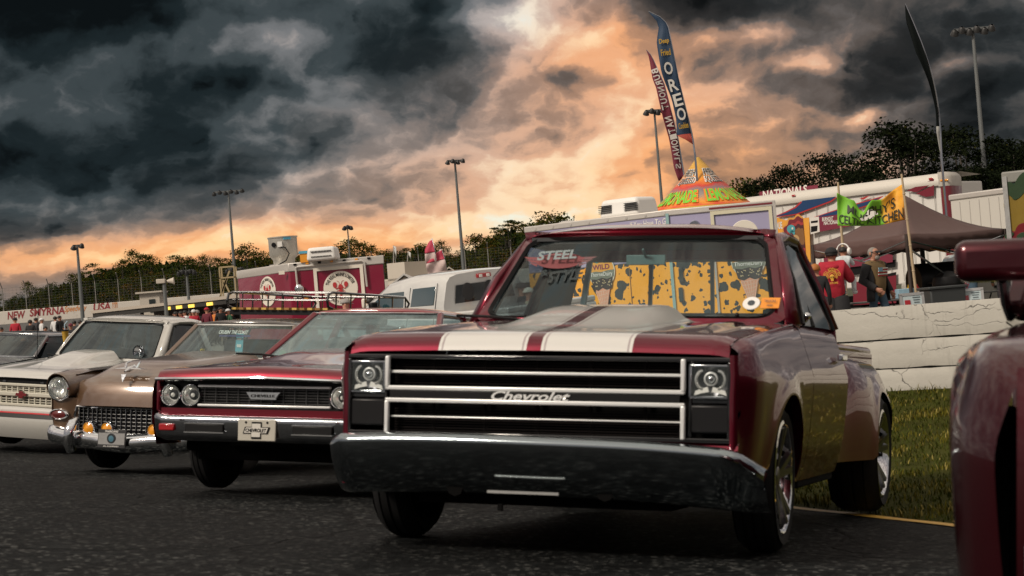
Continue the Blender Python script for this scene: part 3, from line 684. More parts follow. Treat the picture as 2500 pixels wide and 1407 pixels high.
# ---------------------------------------------------------------- passenger cars
CP=[(.16,.82),(.28,.86),(.42,.90),(.56,.925),(.70,.93),(.80,.915),(.88,.885),(.96,.85),(1.05,.82)]
def cabin(t,pm,rm,ws_b,ws_t,rt,rb,zr,bow=.12,trim=CHROME,wmat=WIN,belt=.0,seats=True,crown=.05,pil=.03):
    """windshield, roof, pillars, side and rear glass; ws_b=(x,y,z) lower corner, ws_t upper corner, rt / rb = rear window top / bottom corner"""
    B,T,RT,RB=V(ws_b),V(ws_t),V(rt),V(rb)
    mx=lambda p:V((-p.x,p.y,p.z))
    def wpt(u,v):
        p=mx(B).lerp(B,u).lerp(mx(T).lerp(T,u),v); p.y-=bow*(1-abs(2*u-1)**2.4)*(1-.35*v); return p
    rows=[[wpt(u/16,v/6) for u in range(17)] for v in range(7)]
    MB().grid(rows).build('windshield',wmat,t,180)
    edge=[wpt(0,v/6) for v in range(7)]+[wpt(u/16,1) for u in range(1,17)]+[wpt(1,v/6) for v in range(5,-1,-1)]+[wpt(u/16,0) for u in range(15,0,-1)]
    MB().tube([p+V((0,-.004,.002)) for p in edge],.013,6,True).build('windshield_trim',trim,t)
    rows=[]
    n=14
    for j in range(n+1):
        v=j/n; row=[]
        for k in range(21):
            u=k/20; e=2*u-1; f=wpt(u,1); bk=mx(RT).lerp(RT,u)
            p=f.lerp(bk,v); z0=T.z+(RT.z-T.z)*v
            p.z=z0+.012+(zr-max(T.z,RT.z))*math.sin(PI*min(1,max(0,.06+.88*v)))**.55*(1-abs(e)**3.5)*1.+crown*.25*(1-e*e)*0
            p.x=(T.x+(RT.x-T.x)*v)*e*1.03
            if abs(e)>.99: p.z-=.02
            row.append(p)
        rows.append(row)
    MB().grid(rows).build('roof',rm,t,60,solid=.025)
    rows=[[mx(RB).lerp(RB,u/8).lerp(mx(RT).lerp(RT,u/8),v/3)+V((0,.05*(1-(u/4-1)**2),0)) for u in range(9)] for v in range(4)]
    MB().grid(rows).build('rear_window',wmat,t,180)
    for s in(1,-1):
        S=lambda p:V((p.x*s,p.y,p.z))
        A0,A1=S(B),S(T); C1,C0=S(RT),S(RB)
        BB0=V((B.x*1.06*s,B.y+.12,B.z-.02)); CC0=V((RB.x*1.12*s,RB.y-.15,B.z-.02))
        for nm,p,q,w in(('front_pillar',A0,A1,.05),('rear_pillar',V((CC0.x,CC0.y,CC0.z)),C1,.16)):
            b=MB(); b.span(p,q,w,.045,(0,-1,.3)); b.build(nm,pm,t,bevel=.012)
        m0=BB0.lerp(CC0,.48); m1=A1.lerp(C1,.45)
        b=MB(); b.span(m0,m1,.03,.05); b.build('door_pillar',pm,t)
        b=MB(); b.poly([BB0,A1+V((.01*s,.05,-.02)),C1+V((.01*s,-.06,-.02)),CC0]); b.build('side_glass',wmat,t)
        b=MB(); b.tube([A1+V((.015*s,0,.0)),C1+V((.015*s,0,0))],.012,6); b.build('drip_rail',trim,t)
    if seats:
        b=MB()
        b.box((0,B.y+.85,B.z-.30),(1.35,.5,.2)); b.box((0,B.y+1.12,B.z-.05),(1.35,.16,.5)); b.build('front_seat',SEAT,t,bevel=.05)
        b=MB(); b.box((0,B.y+.12,B.z-.10),(1.5,.30,.14)); b.build('dashboard',INTER,t,bevel=.04)
        b=MB(); b.tube([(.36+.19*math.cos(2*PI*k/20),B.y+.42-.05*math.sin(2*PI*k/20),B.z-.02+.17*math.sin(2*PI*k/20)) for k in range(20)],.012,6,True); b.build('steering_wheel',BLACK,t)
    return wpt
def body(t,pm,zt,y0,y1,y2,axles,prof=CP,cap=.74,ar=.37,hoodrows=None,deckz=.95):
    """fenders, doors, quarters with arches plus rear deck; y0 front, y1 cowl, y2 tail"""
    for s in(1,-1):
        for nm,a,b_,ax,n in(('front_fender',y0,y1,axles[0],30),('door',y1+.01,axles[1]-.62,None,12),('rear_fender',axles[1]-.61,y2,axles[1],32)):
            g=fender_grid(a,b_,n,.36 if nm=='front_fender' else .26,zt,(ax,.30,ar) if ax else None,cap,.18 if nm=='front_fender' else 0,12,None,prof)
            b=MB().grid(g)
            if s<0: b.v=[(-x,y,z) for x,y,z in b.v]
            b.build(nm,pm,t,50)
            if ax:
                b=MB(); b.lathe([(ar+.02,0),(ar+.02,.4)],20,(.46*s if s>0 else -.86,ax,.30),(1,0,0),-PI*.5,PI*.5); b.box((.46*s,ax,.60),(.02,.9,.42)); b.build('wheel_well',UNDER,t)
    b=MB(); b.grid([[V((x,y,deckz+.02*(1-(x/.75)**2))) for x in(-.76,-.4,0,.4,.76)] for y in(axles[1]-.7,axles[1],y2-.1,y2)]); b.build('deck',pm,t)
    b=MB(); b.box((0,y2-.01,.6),(1.6,.06,.62)); b.build('tail_panel',pm,t,bevel=.02)
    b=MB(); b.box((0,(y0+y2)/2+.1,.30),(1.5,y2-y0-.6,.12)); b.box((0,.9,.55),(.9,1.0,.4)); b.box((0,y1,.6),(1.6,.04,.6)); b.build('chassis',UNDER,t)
def bowtie(c,w,h,ux,uy,nn,th):
    """the cross-shaped slanted emblem outline"""
    a=[(-.5,.02),(-.44,.20),(-.16,.20),(-.16,.5),(.20,.5),(.20,.20),(.5,.20),(.44,-.20),(.16,-.20),(.16,-.5),(-.20,-.5),(-.20,-.20),(-.5,-.20)]
    a=[(-.5,-.20),(-.42,.20),(-.17,.20),(-.17,.5),(.19,.5),(.19,.20),(.5,.20),(.42,-.20),(.17,-.20),(.17,-.5),(-.19,-.5),(-.19,-.20)]
    ux,uy,nn,c=V(ux),V(uy),V(nn),V(c)
    return [c+ux*(x*w)+uy*(y*h)+nn*th for x,y in a]
# ------------------------------------------------ red hardtop with twin round lamps
CHRED=paint('orange red paint',(.18,.004,.017),.34,.75,coatior=1.55)
def chevelle():
    P=carmat(-1.69,12.3,R(19),.93)
    t=thing('hardtop_car','red sixties hardtop car with paired round headlights, parked left of the striped truck','car',mat=P)
    zt=lambda y: interp(y,[(.05,.865),(.3,.90),(1.4,.965),(2.6,.95),(5,.92)])
    body(t,CHRED,zt,.07,1.45,4.9,(.86,3.78),ar=.36)
    rows=[]
    for y in(.0,.01,.03,.06,.10,.16,.25,.4,.6,.8,1.0,1.2,1.36,1.44):
        row=[]
        for k in range(33):
            u=2*k/32-1; x=.86*u; z=interp(y,[(0,.845),(.01,.87),(.03,.893),(.06,.905),(.10,.912),(.25,.925),(1.44,.995)])
            z+=.022*(1-abs(u))*sstep(0,.05,y)+.012*(1-u*u)
            g=sstep(.25,1.25,y); z+=.075*g/(1+math.exp((abs(x)-.36)/.03))+.012*math.exp(-((abs(x)-.62)/.04)**2)*sstep(.1,.5,y)
            yy=y-.045*(1-abs(u))*sstep(.35,0,y)+.03*abs(u)**6
            row.append(V((x,yy,z)))
        rows.append(row)
    h=MB().grid(rows).build('hood',CHRED,t,45)
    b=MB(); b.tube([(.87*u/10,-.045*(1-abs(u)/10)+.02*abs(u/10)**6-.004,.838+.020*(1-abs(u)/10)) for u in range(-10,11)],[.014]*21,8); b.build('hood_moulding',CHROME,t)
    b=MB(); b.box((0,1.50,.99),(1.66,.14,.03)); b.build('cowl',CHRED,t,bevel=.01)
    for k in(-1,1):
        b=MB(); b.tube([(-.1+.4*k,1.44,1.02),(-.35+.4*k,1.50,1.045),(-.6+.4*k,1.53,1.05)],.009,6); b.build('wiper',BLACK,t)
    # face: dark panel, two chrome mouldings, fine bars, lamps in bright bezels
    b=MB(); b.box((0,.13,.725),(1.74,.04,.24)); b.build('grille_panel',BLACK,t)
    for z in(.795,.655):
        b=MB(); b.box((0,.045,z),(1.06,.03,.018)); b.build('grille_moulding',BRITE,t,bevel=.006)
    for k in range(6):
        b=MB(); b.box((0,.085,.675+k*.02),(1.06,.02,.004)); b.build('grille_bar',pmat('dark steel',(.12,.12,.12),.4,1.),t)
    for k in range(12):
        b=MB(); b.box((-.5+k*.0909,.095,.725),(.005,.02,.13)); b.build('grille_bar',pmat('dark steel',(.12,.12,.12),.4,1.),t)
    for s in(1,-1):
        for x in(.60,.765):
            c=V((x*s,.07,.725)); b=MB()
            b.lathe([(.083,.03),(.083,-.012),(.078,-.022),(.072,-.018),(.070,.0)],28,c,(0,1,0)); L=b.build('headlight',CHROME,t,60)
            b=MB(); b.lathe([(.070,.005),(.055,.03),(.03,.045),(.001,.05)],24,c,(0,1,0)); b.build('reflector',REFLECT,L,180)
            b=MB(); b.lathe([(.071,-.004),(.05,-.016),(.025,-.021),(.001,-.023)],24,c,(0,1,0)); b.build('lens',LENS,L,180)
            b=MB(); b.ball(c+V((0,.02,0)),.016,8,6); b.build('bulb',pmat('lamp white',(.8,.8,.8)),L)
        b=MB(); b.box((.868*s,.10,.73),(.03,.10,.25)); b.build('fender_cap',CHRED,t,bevel=.012)
    b=MB(); b.grid([[V((.87*u/8,.05+.02*abs(u/8)**3,z)) for u in range(-8,9)] for z in(.63,.585)]); b.build('lower_valance',CHRED,t)
    b=MB(); b.add([V(q) for q in((-.13,.03,.75),(.13,.03,.75),(.10,.03,.71),(-.10,.03,.71))],[(0,1,2,3)]); b.poly([(-.135,.036,.755),(.135,.036,.755),(.10,.036,.703),(-.10,.036,.703)],.012,(0,1,0)); e=b.build('badge',CHROME,t)
    text('CHEVELLE',.19,.020,(0,.026,.729),(1,0,0),(0,0,1),BLACK,t,bold=.02,th=.001)
    # bumper with slots, lamps and plate
    prof=[(.06,.575),(.0,.583),(-.03,.575),(-.042,.555),(-.04,.53),(-.025,.44),(-.012,.405),(.03,.392)]
    rows=[]
    for y,z in prof:
        rows.append([V((.93*u/20*(1+0),y+.03*abs(u/20)**2+.14*max(0,(abs(u/20)-.88)/.12)**2,z+(.012 if abs(u)>17 else 0)-.008*math.cos(u/20*PI)*0)) for u in range(-20,21)])
    bp=MB().grid(rows).build('front_bumper',DARKCHROME,t,60)
    for s in(1,-1):
        b=MB(); b.box((.43*s,-.036,.49),(.31,.02,.062)); b.build('bumper_slot',BLACK,bp,bevel=.008)
        b=MB(); b.box((.43*s,-.044,.458),(.32,.014,.008)); b.box((.43*s,-.044,.523),(.32,.014,.006)); b.build('slot_trim',CHROME,bp)
        b=MB(); b.box((.745*s,-.022,.49),(.125,.03,.05)); b.build('turn_signal',REDLENS,bp,bevel=.008)
        b=MB(); b.ball((.62*s,-.045,.55),(.012,.006,.012)); b.build('bumper_bolt',CHROME,bp)
    b=MB(); b.box((0,-.052,.484),(.30,.012,.155)); pl=b.build('licence_plate',pmat('stone plate',(.46,.44,.38),.5,var=.15,scale=20),t,bevel=.006)
    b=MB(); b.poly(bowtie((0,-.0595,.484),.215,.12,(1,0,0),(0,0,1),(0,-1,0),0),.004,(0,-1,0)); b.build('emblem',BLACK,pl)
    b=MB(); b.poly(bowtie((0,-.065,.484),.19,.095,(1,0,0),(0,0,1),(0,-1,0),0),.003,(0,-1,0)); b.build('emblem',pmat('emblem silver',(.62,.60,.55),.4),pl)
    text('CHEVROLET',.165,.026,(0,-.0695,.484),(1,0,0),(0,0,1),BLACK,pl,bold=.025,th=.001,shear=.2)
    for s in(1,-1):
        b=MB(); b.ball((.085*s,-.06,.54),(.009,.004,.009),8,6); b.build('plate_bolt',BLACK,pl)
    cabin(t,CHRED,paint('red roof paint',(.24,.02,.025),.4,.2),(.74,1.52,1.015),(.56,2.10,1.395),(.54,3.25,1.385),(.66,3.9,1.0),1.455,.12,CHROME,glass('hazy glass',(.60,.74,.76),1.,.22,(.40,.55,.57)))
    b=MB(); b.box((0,2.05,1.33),(.22,.02,.05)); b.build('rear_view_mirror',BLACK,t,bevel=.01)
    for s in(1,-1): wheel(t,.79*s,.86,s,.335,.20,.18,'dish',steer=-.02); wheel(t,.76*s,3.78,s,.335,.20,.26,'dish')
    return t
# ------------------------------------------------ brown fifties wagon
TAN=paint('bronze brown paint',(.135,.074,.038),.40,.35,.12,var=.25)
BRROOF=paint('dull dark brown roof',(.045,.034,.028),.38,.2,.12,var=.2)
def wagon():
    P=carmat(-3.36,16.,R(22),.95,-.02,.030)
    t=thing('station_wagon','bronze fifties wagon with hooded headlights and amber fog lamps, dark roof with rack','car',mat=P)
    prof=[(.16,.80),(.28,.84),(.42,.88),(.56,.905),(.70,.91),(.84,.90),(.92,.88),(1.02,.84)]
    zt=lambda y: interp(y,[(-.1,.86),(.1,.915),(.35,.95),(1.5,1.02),(2.6,1.0),(5,.97)])
    body(t,TAN,zt,.12,1.62,4.85,(.80,3.72),prof,.62,.37)
    # hood: high centre dome between the fenders, rolled down to the grille
    rows=[]
    for y in(.02,.025,.035,.05,.075,.11,.16,.24,.35,.5,.7,.9,1.1,1.3,1.5,1.62):
        row=[]
        for k in range(37):
            u=2*k/36-1; x=.64*u; z=interp(y,[(.02,.625),(.025,.66),(.035,.73),(.05,.79),(.075,.84),(.11,.875),(.16,.90),(.35,.945),(1.62,1.05)])
            dome=1/(1+math.exp((abs(x)-.44)/.035)); z+=.085*dome*sstep(.05,.5,y)-.05*abs(u)**4*sstep(.02,.2,y)+.012*(1-u*u)
            row.append(V((x,y-.07*(1-u*u)*sstep(.6,0.,y)+.06*abs(u)**5*sstep(.5,0,y),z)))
        rows.append(row)
    MB().grid(rows).build('hood',TAN,t,50)
    for s in(1,-1):
        # headlight pod: brow above, lamp, and the fender front below it
        rows=[]
        for z,y,r in((.50,.12,.15),(.56,.06,.165),(.62,.05,.165),(.66,.07,.16)):
            rows.append([V((s*(.735+r*math.cos(a)),y+.10*(1-math.sin(a))-.02,z)) for a in[PI*k/12 for k in range(13)]])
        b=MB(); 
        lo=[]
        for z in(.40,.48,.56,.64,.70):
            lo.append([V((s*(.56+.34*k/8),.05-.05*math.sin(PI*k/8)+.13*max(0,(k/8-.7)/.3)**2+.05*(.70-z),z)) for k in range(9)])
        b.grid(lo); b.build('fender_front',TAN,t,60)
        rows=[]
        for q,(yy,rad) in enumerate(((-.055,.124),(-.06,.132),(-.03,.143),(.05,.150),(.16,.150),(.35,.14),(.6,.11))):
            row=[]
            for k in range(25):
                a=2*PI*k/24; row.append(V((s*(.735+rad*math.cos(a)),yy+(.045*(1-math.sin(a))*.9 if q<4 else 0),.79+rad*math.sin(a)*(1 if math.sin(a)>0 else .8)+(.06*(q-3)*.3 if q>3 else 0))))
            rows.append(row)
        MB().grid(rows).build('headlight_hood',TAN,t,60)
        c=V((s*.735,.0,.785)); b=MB(); b.lathe([(.124,.05),(.118,-.018),(.106,-.03),(.100,-.015),(.099,.01)],28,c,(0,1,0)); L=b.build('headlight',CHROME,t,60)
        b=MB(); b.lathe([(.099,.0),(.08,.04),(.001,.06)],24,c,(0,1,0)); b.build('reflector',REFLECT,L,180)
        b=MB(); b.lathe([(.099,-.012),(.08,-.028),(.04,-.038),(.001,-.041)],24,c,(0,1,0)); b.build('lens',LENS,L,180)
        for k in range(-3,4):
            b=MB(); b.tube([c+V((k*.026,-.022,-.08*math.cos(k*.4))),c+V((k*.026,-.036,0)),c+V((k*.026,-.022,.08*math.cos(k*.4)))],.0022,4); b.build('lens_rib',CHROME,L)
        # parking lamp in a bright oval
        b=MB(); b.lathe([(.10,.02),(.10,-.01),(.085,-.018),(.08,.0)],24,(s*.735,-.005,.545),(0,1,0),sx=1.); b.v=[(x,y,.545+(z-.545)*.50) for x,y,z in b.v]; p=b.build('parking_lamp',CHROME,t,60)
        b=MB(); b.lathe([(.085,-.004),(.05,-.018),(.001,-.022)],20,(s*.735,-.005,.545),(0,1,0)); b.v=[(x,y,.545+(z-.545)*.50) for x,y,z in b.v]; b.build('lens',pmat('maroon lens',(.12,.02,.02),.15,coat=1.),p)
    # grille: rounded-end opening filled with an egg crate of fine bars
    b=MB(); b.box((0,.13,.49),(1.16,.03,.30)); b.build('grille_back',BLACK,t)
    for k in range(21):
        b=MB(); x=-.54+.054*k; b.box((x,.05-.05*(1-(x/.55)**2),.49),(.006,.02,.25)); b.build('grille_bar',DARKCHROME,t)
    for k in range(7):
        b=MB(); z=.39+.034*k; b.tube([(-.55+.11*j,.055-.05*(1-((-.55+.11*j)/.55)**2),z) for j in range(11)],.003,5); b.build('grille_bar',pmat('dark steel',(.12,.12,.12),.4,1.),t)
    b=MB(); b.tube([(-.56+.112*j,.035-.05*(1-((-.56+.112*j)/.56)**2),.622) for j in range(11)],.012,8); b.tube([(-.56,.035,.622),(-.59,.04,.54),(-.57,.045,.40)],.012,8); b.tube([(.56,.035,.622),(.59,.04,.54),(.57,.045,.40)],.012,8); b.tube([(-.57,.045,.38),(0,-.01,.375),(.57,.045,.38)],.014,8); b.build('grille_surround',CHROME,t,weld=False)
    for x in(-.36,-.16,.34):
        c=V((x,-.06,.425)); b=MB(); b.lathe([(.062,.05),(.066,-.01),(.058,-.02),(.052,-.01)],24,c,(0,1,0)); fl=b.build('fog_lamp',CHROME,t,60)
        b=MB(); b.lathe([(.054,-.008),(.03,-.02),(.001,-.024)],20,c,(0,1,0)); b.build('lens',AMBER,fl,180)
        b=MB(); b.span(c+V((0,.03,-.04)),c+V((0,.05,-.14)),.02,.02); b.build('bracket',DARKCHROME,fl)
    # three-piece bumper with guards
    prof=[(.10,.40),(.02,.412),(-.04,.40),(-.07,.365),(-.075,.325),(-.06,.275),(-.02,.245),(.06,.24)]
    rows=[]
    for y,z in prof:
        rows.append([V((.95*u/20,y-.05+.10*abs(u/20)**2+.30*max(0,(abs(u/20)-.85)/.15)**2,z-.03*sstep(.45,.0,abs(u/20))+.035*sstep(.55,.9,abs(u/20)))) for u in range(-20,21)])
    MB().grid(rows).build('front_bumper',CHROME,t,60)
    for s in(1,-1):
        b=MB(); b.tube([(.52*s,-.10,.22),(.52*s,-.145,.30),(.51*s,-.145,.40),(.50*s,-.11,.47),(.50*s,-.05,.50)],[.045,.055,.055,.05,.035],12); b.build('bumper_guard',CHROME,t,60)
    b=MB(); b.box((-.05,-.145,.345),(.30,.012,.17),Matrix.Rotation(R(-6),3,'X')); pl=b.build('licence_plate',pmat('black plate frame',(.02,.02,.022),.35),t,bevel=.004)
    b=MB(); b.box((-.05,-.153,.345),(.28,.004,.105),Matrix.Rotation(R(-6),3,'X')); b.build('plate_face',pmat('grey plate',(.24,.24,.24),.45,var=.3,scale=30),pl)
    b=MB(); b.lathe([(.048,0),(.044,-.004),(.001,-.005)],24,(-.05,-.156,.347),(0,1,0)); b.build('seal',pmat('dark seal',(.02,.025,.03),.4),pl)
    b=MB(); b.lathe([(.028,0),(.001,-.002)],20,(-.05,-.161,.347),(0,1,0)); b.build('seal',pmat('blue seal',(.06,.16,.22),.4),pl)
    text('PHAROAHS',.14,.020,(-.05,-.150,.412),(1,0,0),(0,0,1),WHITEP,pl,bold=.02,th=.002,shear=.2)
    text('25th ANNIVERSARY',.17,.012,(-.05,-.160,.278),(1,0,0),(0,0,1),WHITEP,pl,bold=.01,th=.002,shear=.2)
    # winged hood ornament
    b=MB(); b.tube([(0,.12,1.0),(0,.02,.975),(0,-.04,.955)],[.02,.026,.008],10); b.box((0,.06,.985),(.30,.09,.012),None,.6)
    for s in(1,-1): b.tube([(.06*s,.06,.985),(.07*s,.09,1.03),(.05*s,.14,1.05)],[.014,.012,.006],8)
    b.build('hood_ornament',CHROME,t,weld=False)
    b=MB(); b.poly([(-.028,-.055,.93),(.028,-.055,.93),(0,-.075,.86)],.01,(0,1,0)); b.build('hood_emblem',DARKCHROME,t)
    cabin(t,TAN,BRROOF,(.71,1.75,1.07),(.57,2.12,1.405),(.58,4.5,1.42),(.66,4.82,1.05),1.495,.20,ALU,glass('pale glass',(.80,.90,.90),1.,.10,(.34,.46,.47)))
    text("CRUISIN' THE COAST",.34,.042,(-.03,1.935,1.335),(1,0,0),(0,.45,.89),WHITEP,t,bold=.02,th=.006,shear=.25)
    b=MB(); b.box((-.02,1.94,1.300),(.36,.006,.018)); b.build('sticker_band',pmat('blue sticker',(.05,.06,.20),.4),t)
    b=MB(); b.box((-.0,2.02,1.30),(.10,.02,.05)); b.build('rear_view_mirror',BLACK,t,bevel=.01)
    b=MB(); b.box((.01,1.98,1.19),(.085,.006,.27),Matrix.Rotation(R(4),3,'Y')); tg=b.build('hang_tag',pmat('turquoise tag',(.10,.42,.52),.5),t)
    b=MB(); b.box((.01,1.975,1.20),(.05,.004,.03)); b.box((.01,1.975,1.27),(.05,.004,.02)); b.build('tag_print',WHITEP,tg)
    # toy on the dash, stickers in the right corner
    b=MB(); b.ball((-.30,1.80,1.12),(.035,.035,.03)); b.ball((-.30,1.79,1.155),(.022,.022,.022)); b.tube([(-.30,1.765,1.152),(-.30,1.745,1.150)],[.012,.006],8); d=b.build('dash_toy',pmat('yellow rubber',(.75,.52,.03),.4),t,weld=False)
    b=MB(); b.lathe([(.032,0),(.03,.006),(.018,.01),(.014,.03),(.001,.03)],14,(-.30,1.79,1.173)); b.build('toy_hat',BLACK,d)
    for (x,z),c in zip(((.57,1.20),(.61,1.13),(.55,1.12)),((.55,.55,.5),(.12,.28,.06),(.03,.04,.05))):
        b=MB(); b.lathe([(.036,0),(.034,-.003),(.001,-.003)],18,(x,1.80+.09*(z-1.1),z),(-.25,.9,-.35)); b.build('round_sticker',pmat('sticker %d'%(x*100),c,.4),t)
    # roof rack of black tube with slatted deck
    x0,x1,y0,y1,z=-.60,.60,2.75,4.75,1.60
    b=MB()
    for x in(x0,x1):
        b.tube([(x,y0+.12,z),(x,y0+.02,z+.02),(x,y0,z+.08),(x,y0+.03,z+.15),(x,y0+.12,z+.17),(x,y1-.12,z+.17),(x,y1,z+.10),(x,y1-.1,z)],.014,8)
    b.tube([(x0,y0+.12,z+.17),(x1,y0+.12,z+.17)],.014,8); b.tube([(x0,y1-.12,z+.17),(x1,y1-.12,z+.17)],.014,8); b.tube([(x0,y0+.12,z+.09),(x1,y0+.12,z+.09)],.010,8)
    for k in range(6): 
        y=y0+.2+.34*k
        for x in(x0,x1): b.tube([(x,y,z),(x,y,z+.17)],.009,6)
    for k in range(5): b.tube([(x0+.12+.24*k,y0+.12,z),(x0+.12+.24*k,y0+.12,z+.17)],.007,6)
    rk=b.build('roof_rack',GLOSSBLACK,t,weld=False)
    wd=pmat('varnished slat',(.30,.15,.04),.4,var=.4,scale=14); wy=pmat('yellow slat end',(.55,.36,.08),.5,var=.4,scale=20)
    for k in range(13):
        b=MB(); b.box((x0+.05+(1.10)*k/12,(y0+y1)/2,z-.005),(.055,y1-y0-.1,.022)); b.build('rack_slat',wd if k%2 else wy,rk)
    b=MB(); b.box((0,y0+.10,z-.045),(1.22,.03,.05)); b.box((0,y1-.1,z-.045),(1.22,.03,.05)); b.build('rack_foot',BLACK,rk)
    for s in(1,-1): wheel(t,.72*s,.80,s,.34,.20,.20,'dish'); wheel(t,.72*s,3.72,s,.34,.20,.20,'dish')
    return t
# ------------------------------------------------ white pickup with egg-crate grille
def white_truck():
    m=carmat(-5.84,21.8,R(27),.965,.0,-.01)
    wp_=paint('white truck paint',(.50,.49,.455),.35,.0,.05)
    t=pickup(dict(name='pickup_truck',label='white pickup truck with cowl scoop hood and egg crate grille at the left edge',mat=m,paint=wp_,bulge=.125,bulgew=.32,wsmat=glass('smoky glass',(.16,.22,.24),1.,.14,(.24,.30,.32)),sidemat=DARKWIN,darkrear=1))
    fat_tyres(t,{})
    gm=pmat('ivory grille plastic',(.52,.50,.42),.45)
    b=MB(); b.box((0,.16,.73),(1.80,.02,.40)); b.build('grille_back',BLACK,t)
    b=MB(); b.box((0,.11,.865),(1.76,.05,.03)); b.build('grille_header',BLACK,t)
    for z in(.83,.585): 
        b=MB(); b.box((0,.09,z),(1.80,.06,.035)); b.build('grille_rail',gm,t,bevel=.008)
    b=MB(); b.box((0,.085,.715),(1.60,.06,.052)); b.build('grille_rail',gm,t,bevel=.01)
    for k in range(17):
        b=MB(); b.box((-.72+.09*k,.10,.71),(.022,.05,.24)); b.build('grille_bar',gm,t,bevel=.004)
    for z in(.775,.80,.75,.685,.655,.625):
        b=MB(); b.box((0,.105,z),(1.56,.045,.010)); b.build('grille_bar',gm,t)
    b=MB(); b.poly(bowtie((0,.045,.715),.18,.085,(1,0,0),(0,0,1),(0,-1,0),0),.015,(0,-1,0)); b.build('emblem',pmat('dark red emblem',(.16,.015,.02),.3,coat=1.),t)
    for s in(1,-1):
        c=V((.80*s,.095,.74)); b=MB(); b.box(c,(.19,.05,.17)); L=b.build('headlight',CHROME,t,bevel=.01)
        b=MB(); b.box(c+V((0,-.03,0)),(.17,.012,.15)); b.build('lens',LENS,L,bevel=.006)
        b=MB(); b.box((.30*s,.08,.868),(.05,.02,.022)); b.build('hood_latch',DARKCHROME,t)
    rows=[]
    for z,y in((.565,.07),(.53,.03),(.50,.03),(.48,.0),(.42,-.02),(.30,-.01),(.18,.06)):
        rows.append([V((.96*u/16,y+.03*(u/16)**2+.2*max(0,(abs(u/16)-.88)/.12)**2,z)) for u in range(-16,17)])
    MB().grid(rows).build('roll_pan',wp_,t,50)
    b=MB(); b.grid([[V((.962*u/16,y+.03*(u/16)**2-.008+.2*max(0,(abs(u/16)-.88)/.12)**2,z)) for u in range(-16,17)] for z,y in((.500,.03),(.485,.005))]); b.build('red_pinstripe',pmat('red stripe',(.45,.02,.03),.4),t)
    b=MB(); b.grid([[V((.955*u/16,y+.03*(u/16)**2-.006,z)) for u in range(-15,16)] for z,y in((.482,.0),(.435,-.016))]); b.build('black_strip',BLACK,t)  # flat black strip laid over the roll pan below the pinstripe
    b=MB(); b.tube([(-.78,1.2,1.05),(-.78,1.21,1.75)],.005,5); b.build('antenna',BLACK,t)
    b=MB(); b.lathe([(.09,0),(.085,.02),(.05,.05),(.001,.06)],20,(.55,1.60,1.20),(0,1,0)); b.tube([(.55,1.62,1.09),(.55,1.63,1.2)],.012,6); b.build('spot_mirror',DARKCHROME,t,weld=False)
    return t
# ------------------------------------------------ darker cars further along the row
def plain_car(name,label,mat,pm,group=None,z=1.36):
    t=thing(name,label,'car',mat=mat,group=group)
    zt=lambda y: interp(y,[(.05,.80),(.4,.86),(1.5,.93),(2.6,.93),(5,.90)])
    body(t,pm,zt,.07,1.5,4.7,(.9,3.6),ar=.35)
    rows=[[V((.80*u/10,y,interp(y,[(.05,.72),(.08,.80),(.2,.86),(1.5,.96)])+.02*(1-(u/10)**2))) for u in range(-10,11)] for y in(.05,.08,.13,.2,.5,1.,1.5)]
    MB().grid(rows).build('hood',pm,t,50)
    b=MB(); b.box((0,.06,.62),(1.6,.05,.18)); b.build('grille',BLACK,t,bevel=.01)
    b=MB(); b.box((0,.02,.42),(1.76,.14,.16)); b.build('front_bumper',DARKCHROME,t,bevel=.04)
    for s in(1,-1):
        b=MB(); b.lathe([(.09,.03),(.09,-.01),(.06,-.03),(.001,-.035)],18,(.66*s,.05,.64),(0,1,0)); b.build('headlight',CHROME,t)
    cabin(t,pm,pm,(.74,1.55,.97),(.58,2.15,z-.06),(.56,3.2,z-.07),(.66,3.9,.96),z,.10,DARKCHROME,glass('dusky glass',(.30,.38,.40),1.,.10,(.22,.28,.30)))
    for s in(1,-1): wheel(t,.74*s,.9,s,.32,.2,.2,'dish'); wheel(t,.74*s,3.6,s,.32,.2,.2,'dish')
    return t
chevelle(); wagon(); white_truck()
GREYP=paint('grey car paint',(.05,.055,.058),.3,.5); BLKP=paint('black car paint',(.012,.013,.014),.3,.3)
plain_car('sedan_car','grey car with pale roof, windshield just visible beyond the white pickup hood',carmat(-8.6,27.5,R(20),.95,0,0),GREYP)
plain_car('sedan_car','black car at the far left edge, behind the grey car',carmat(-12.4,34.5,R(20),.95,0,0),BLKP)
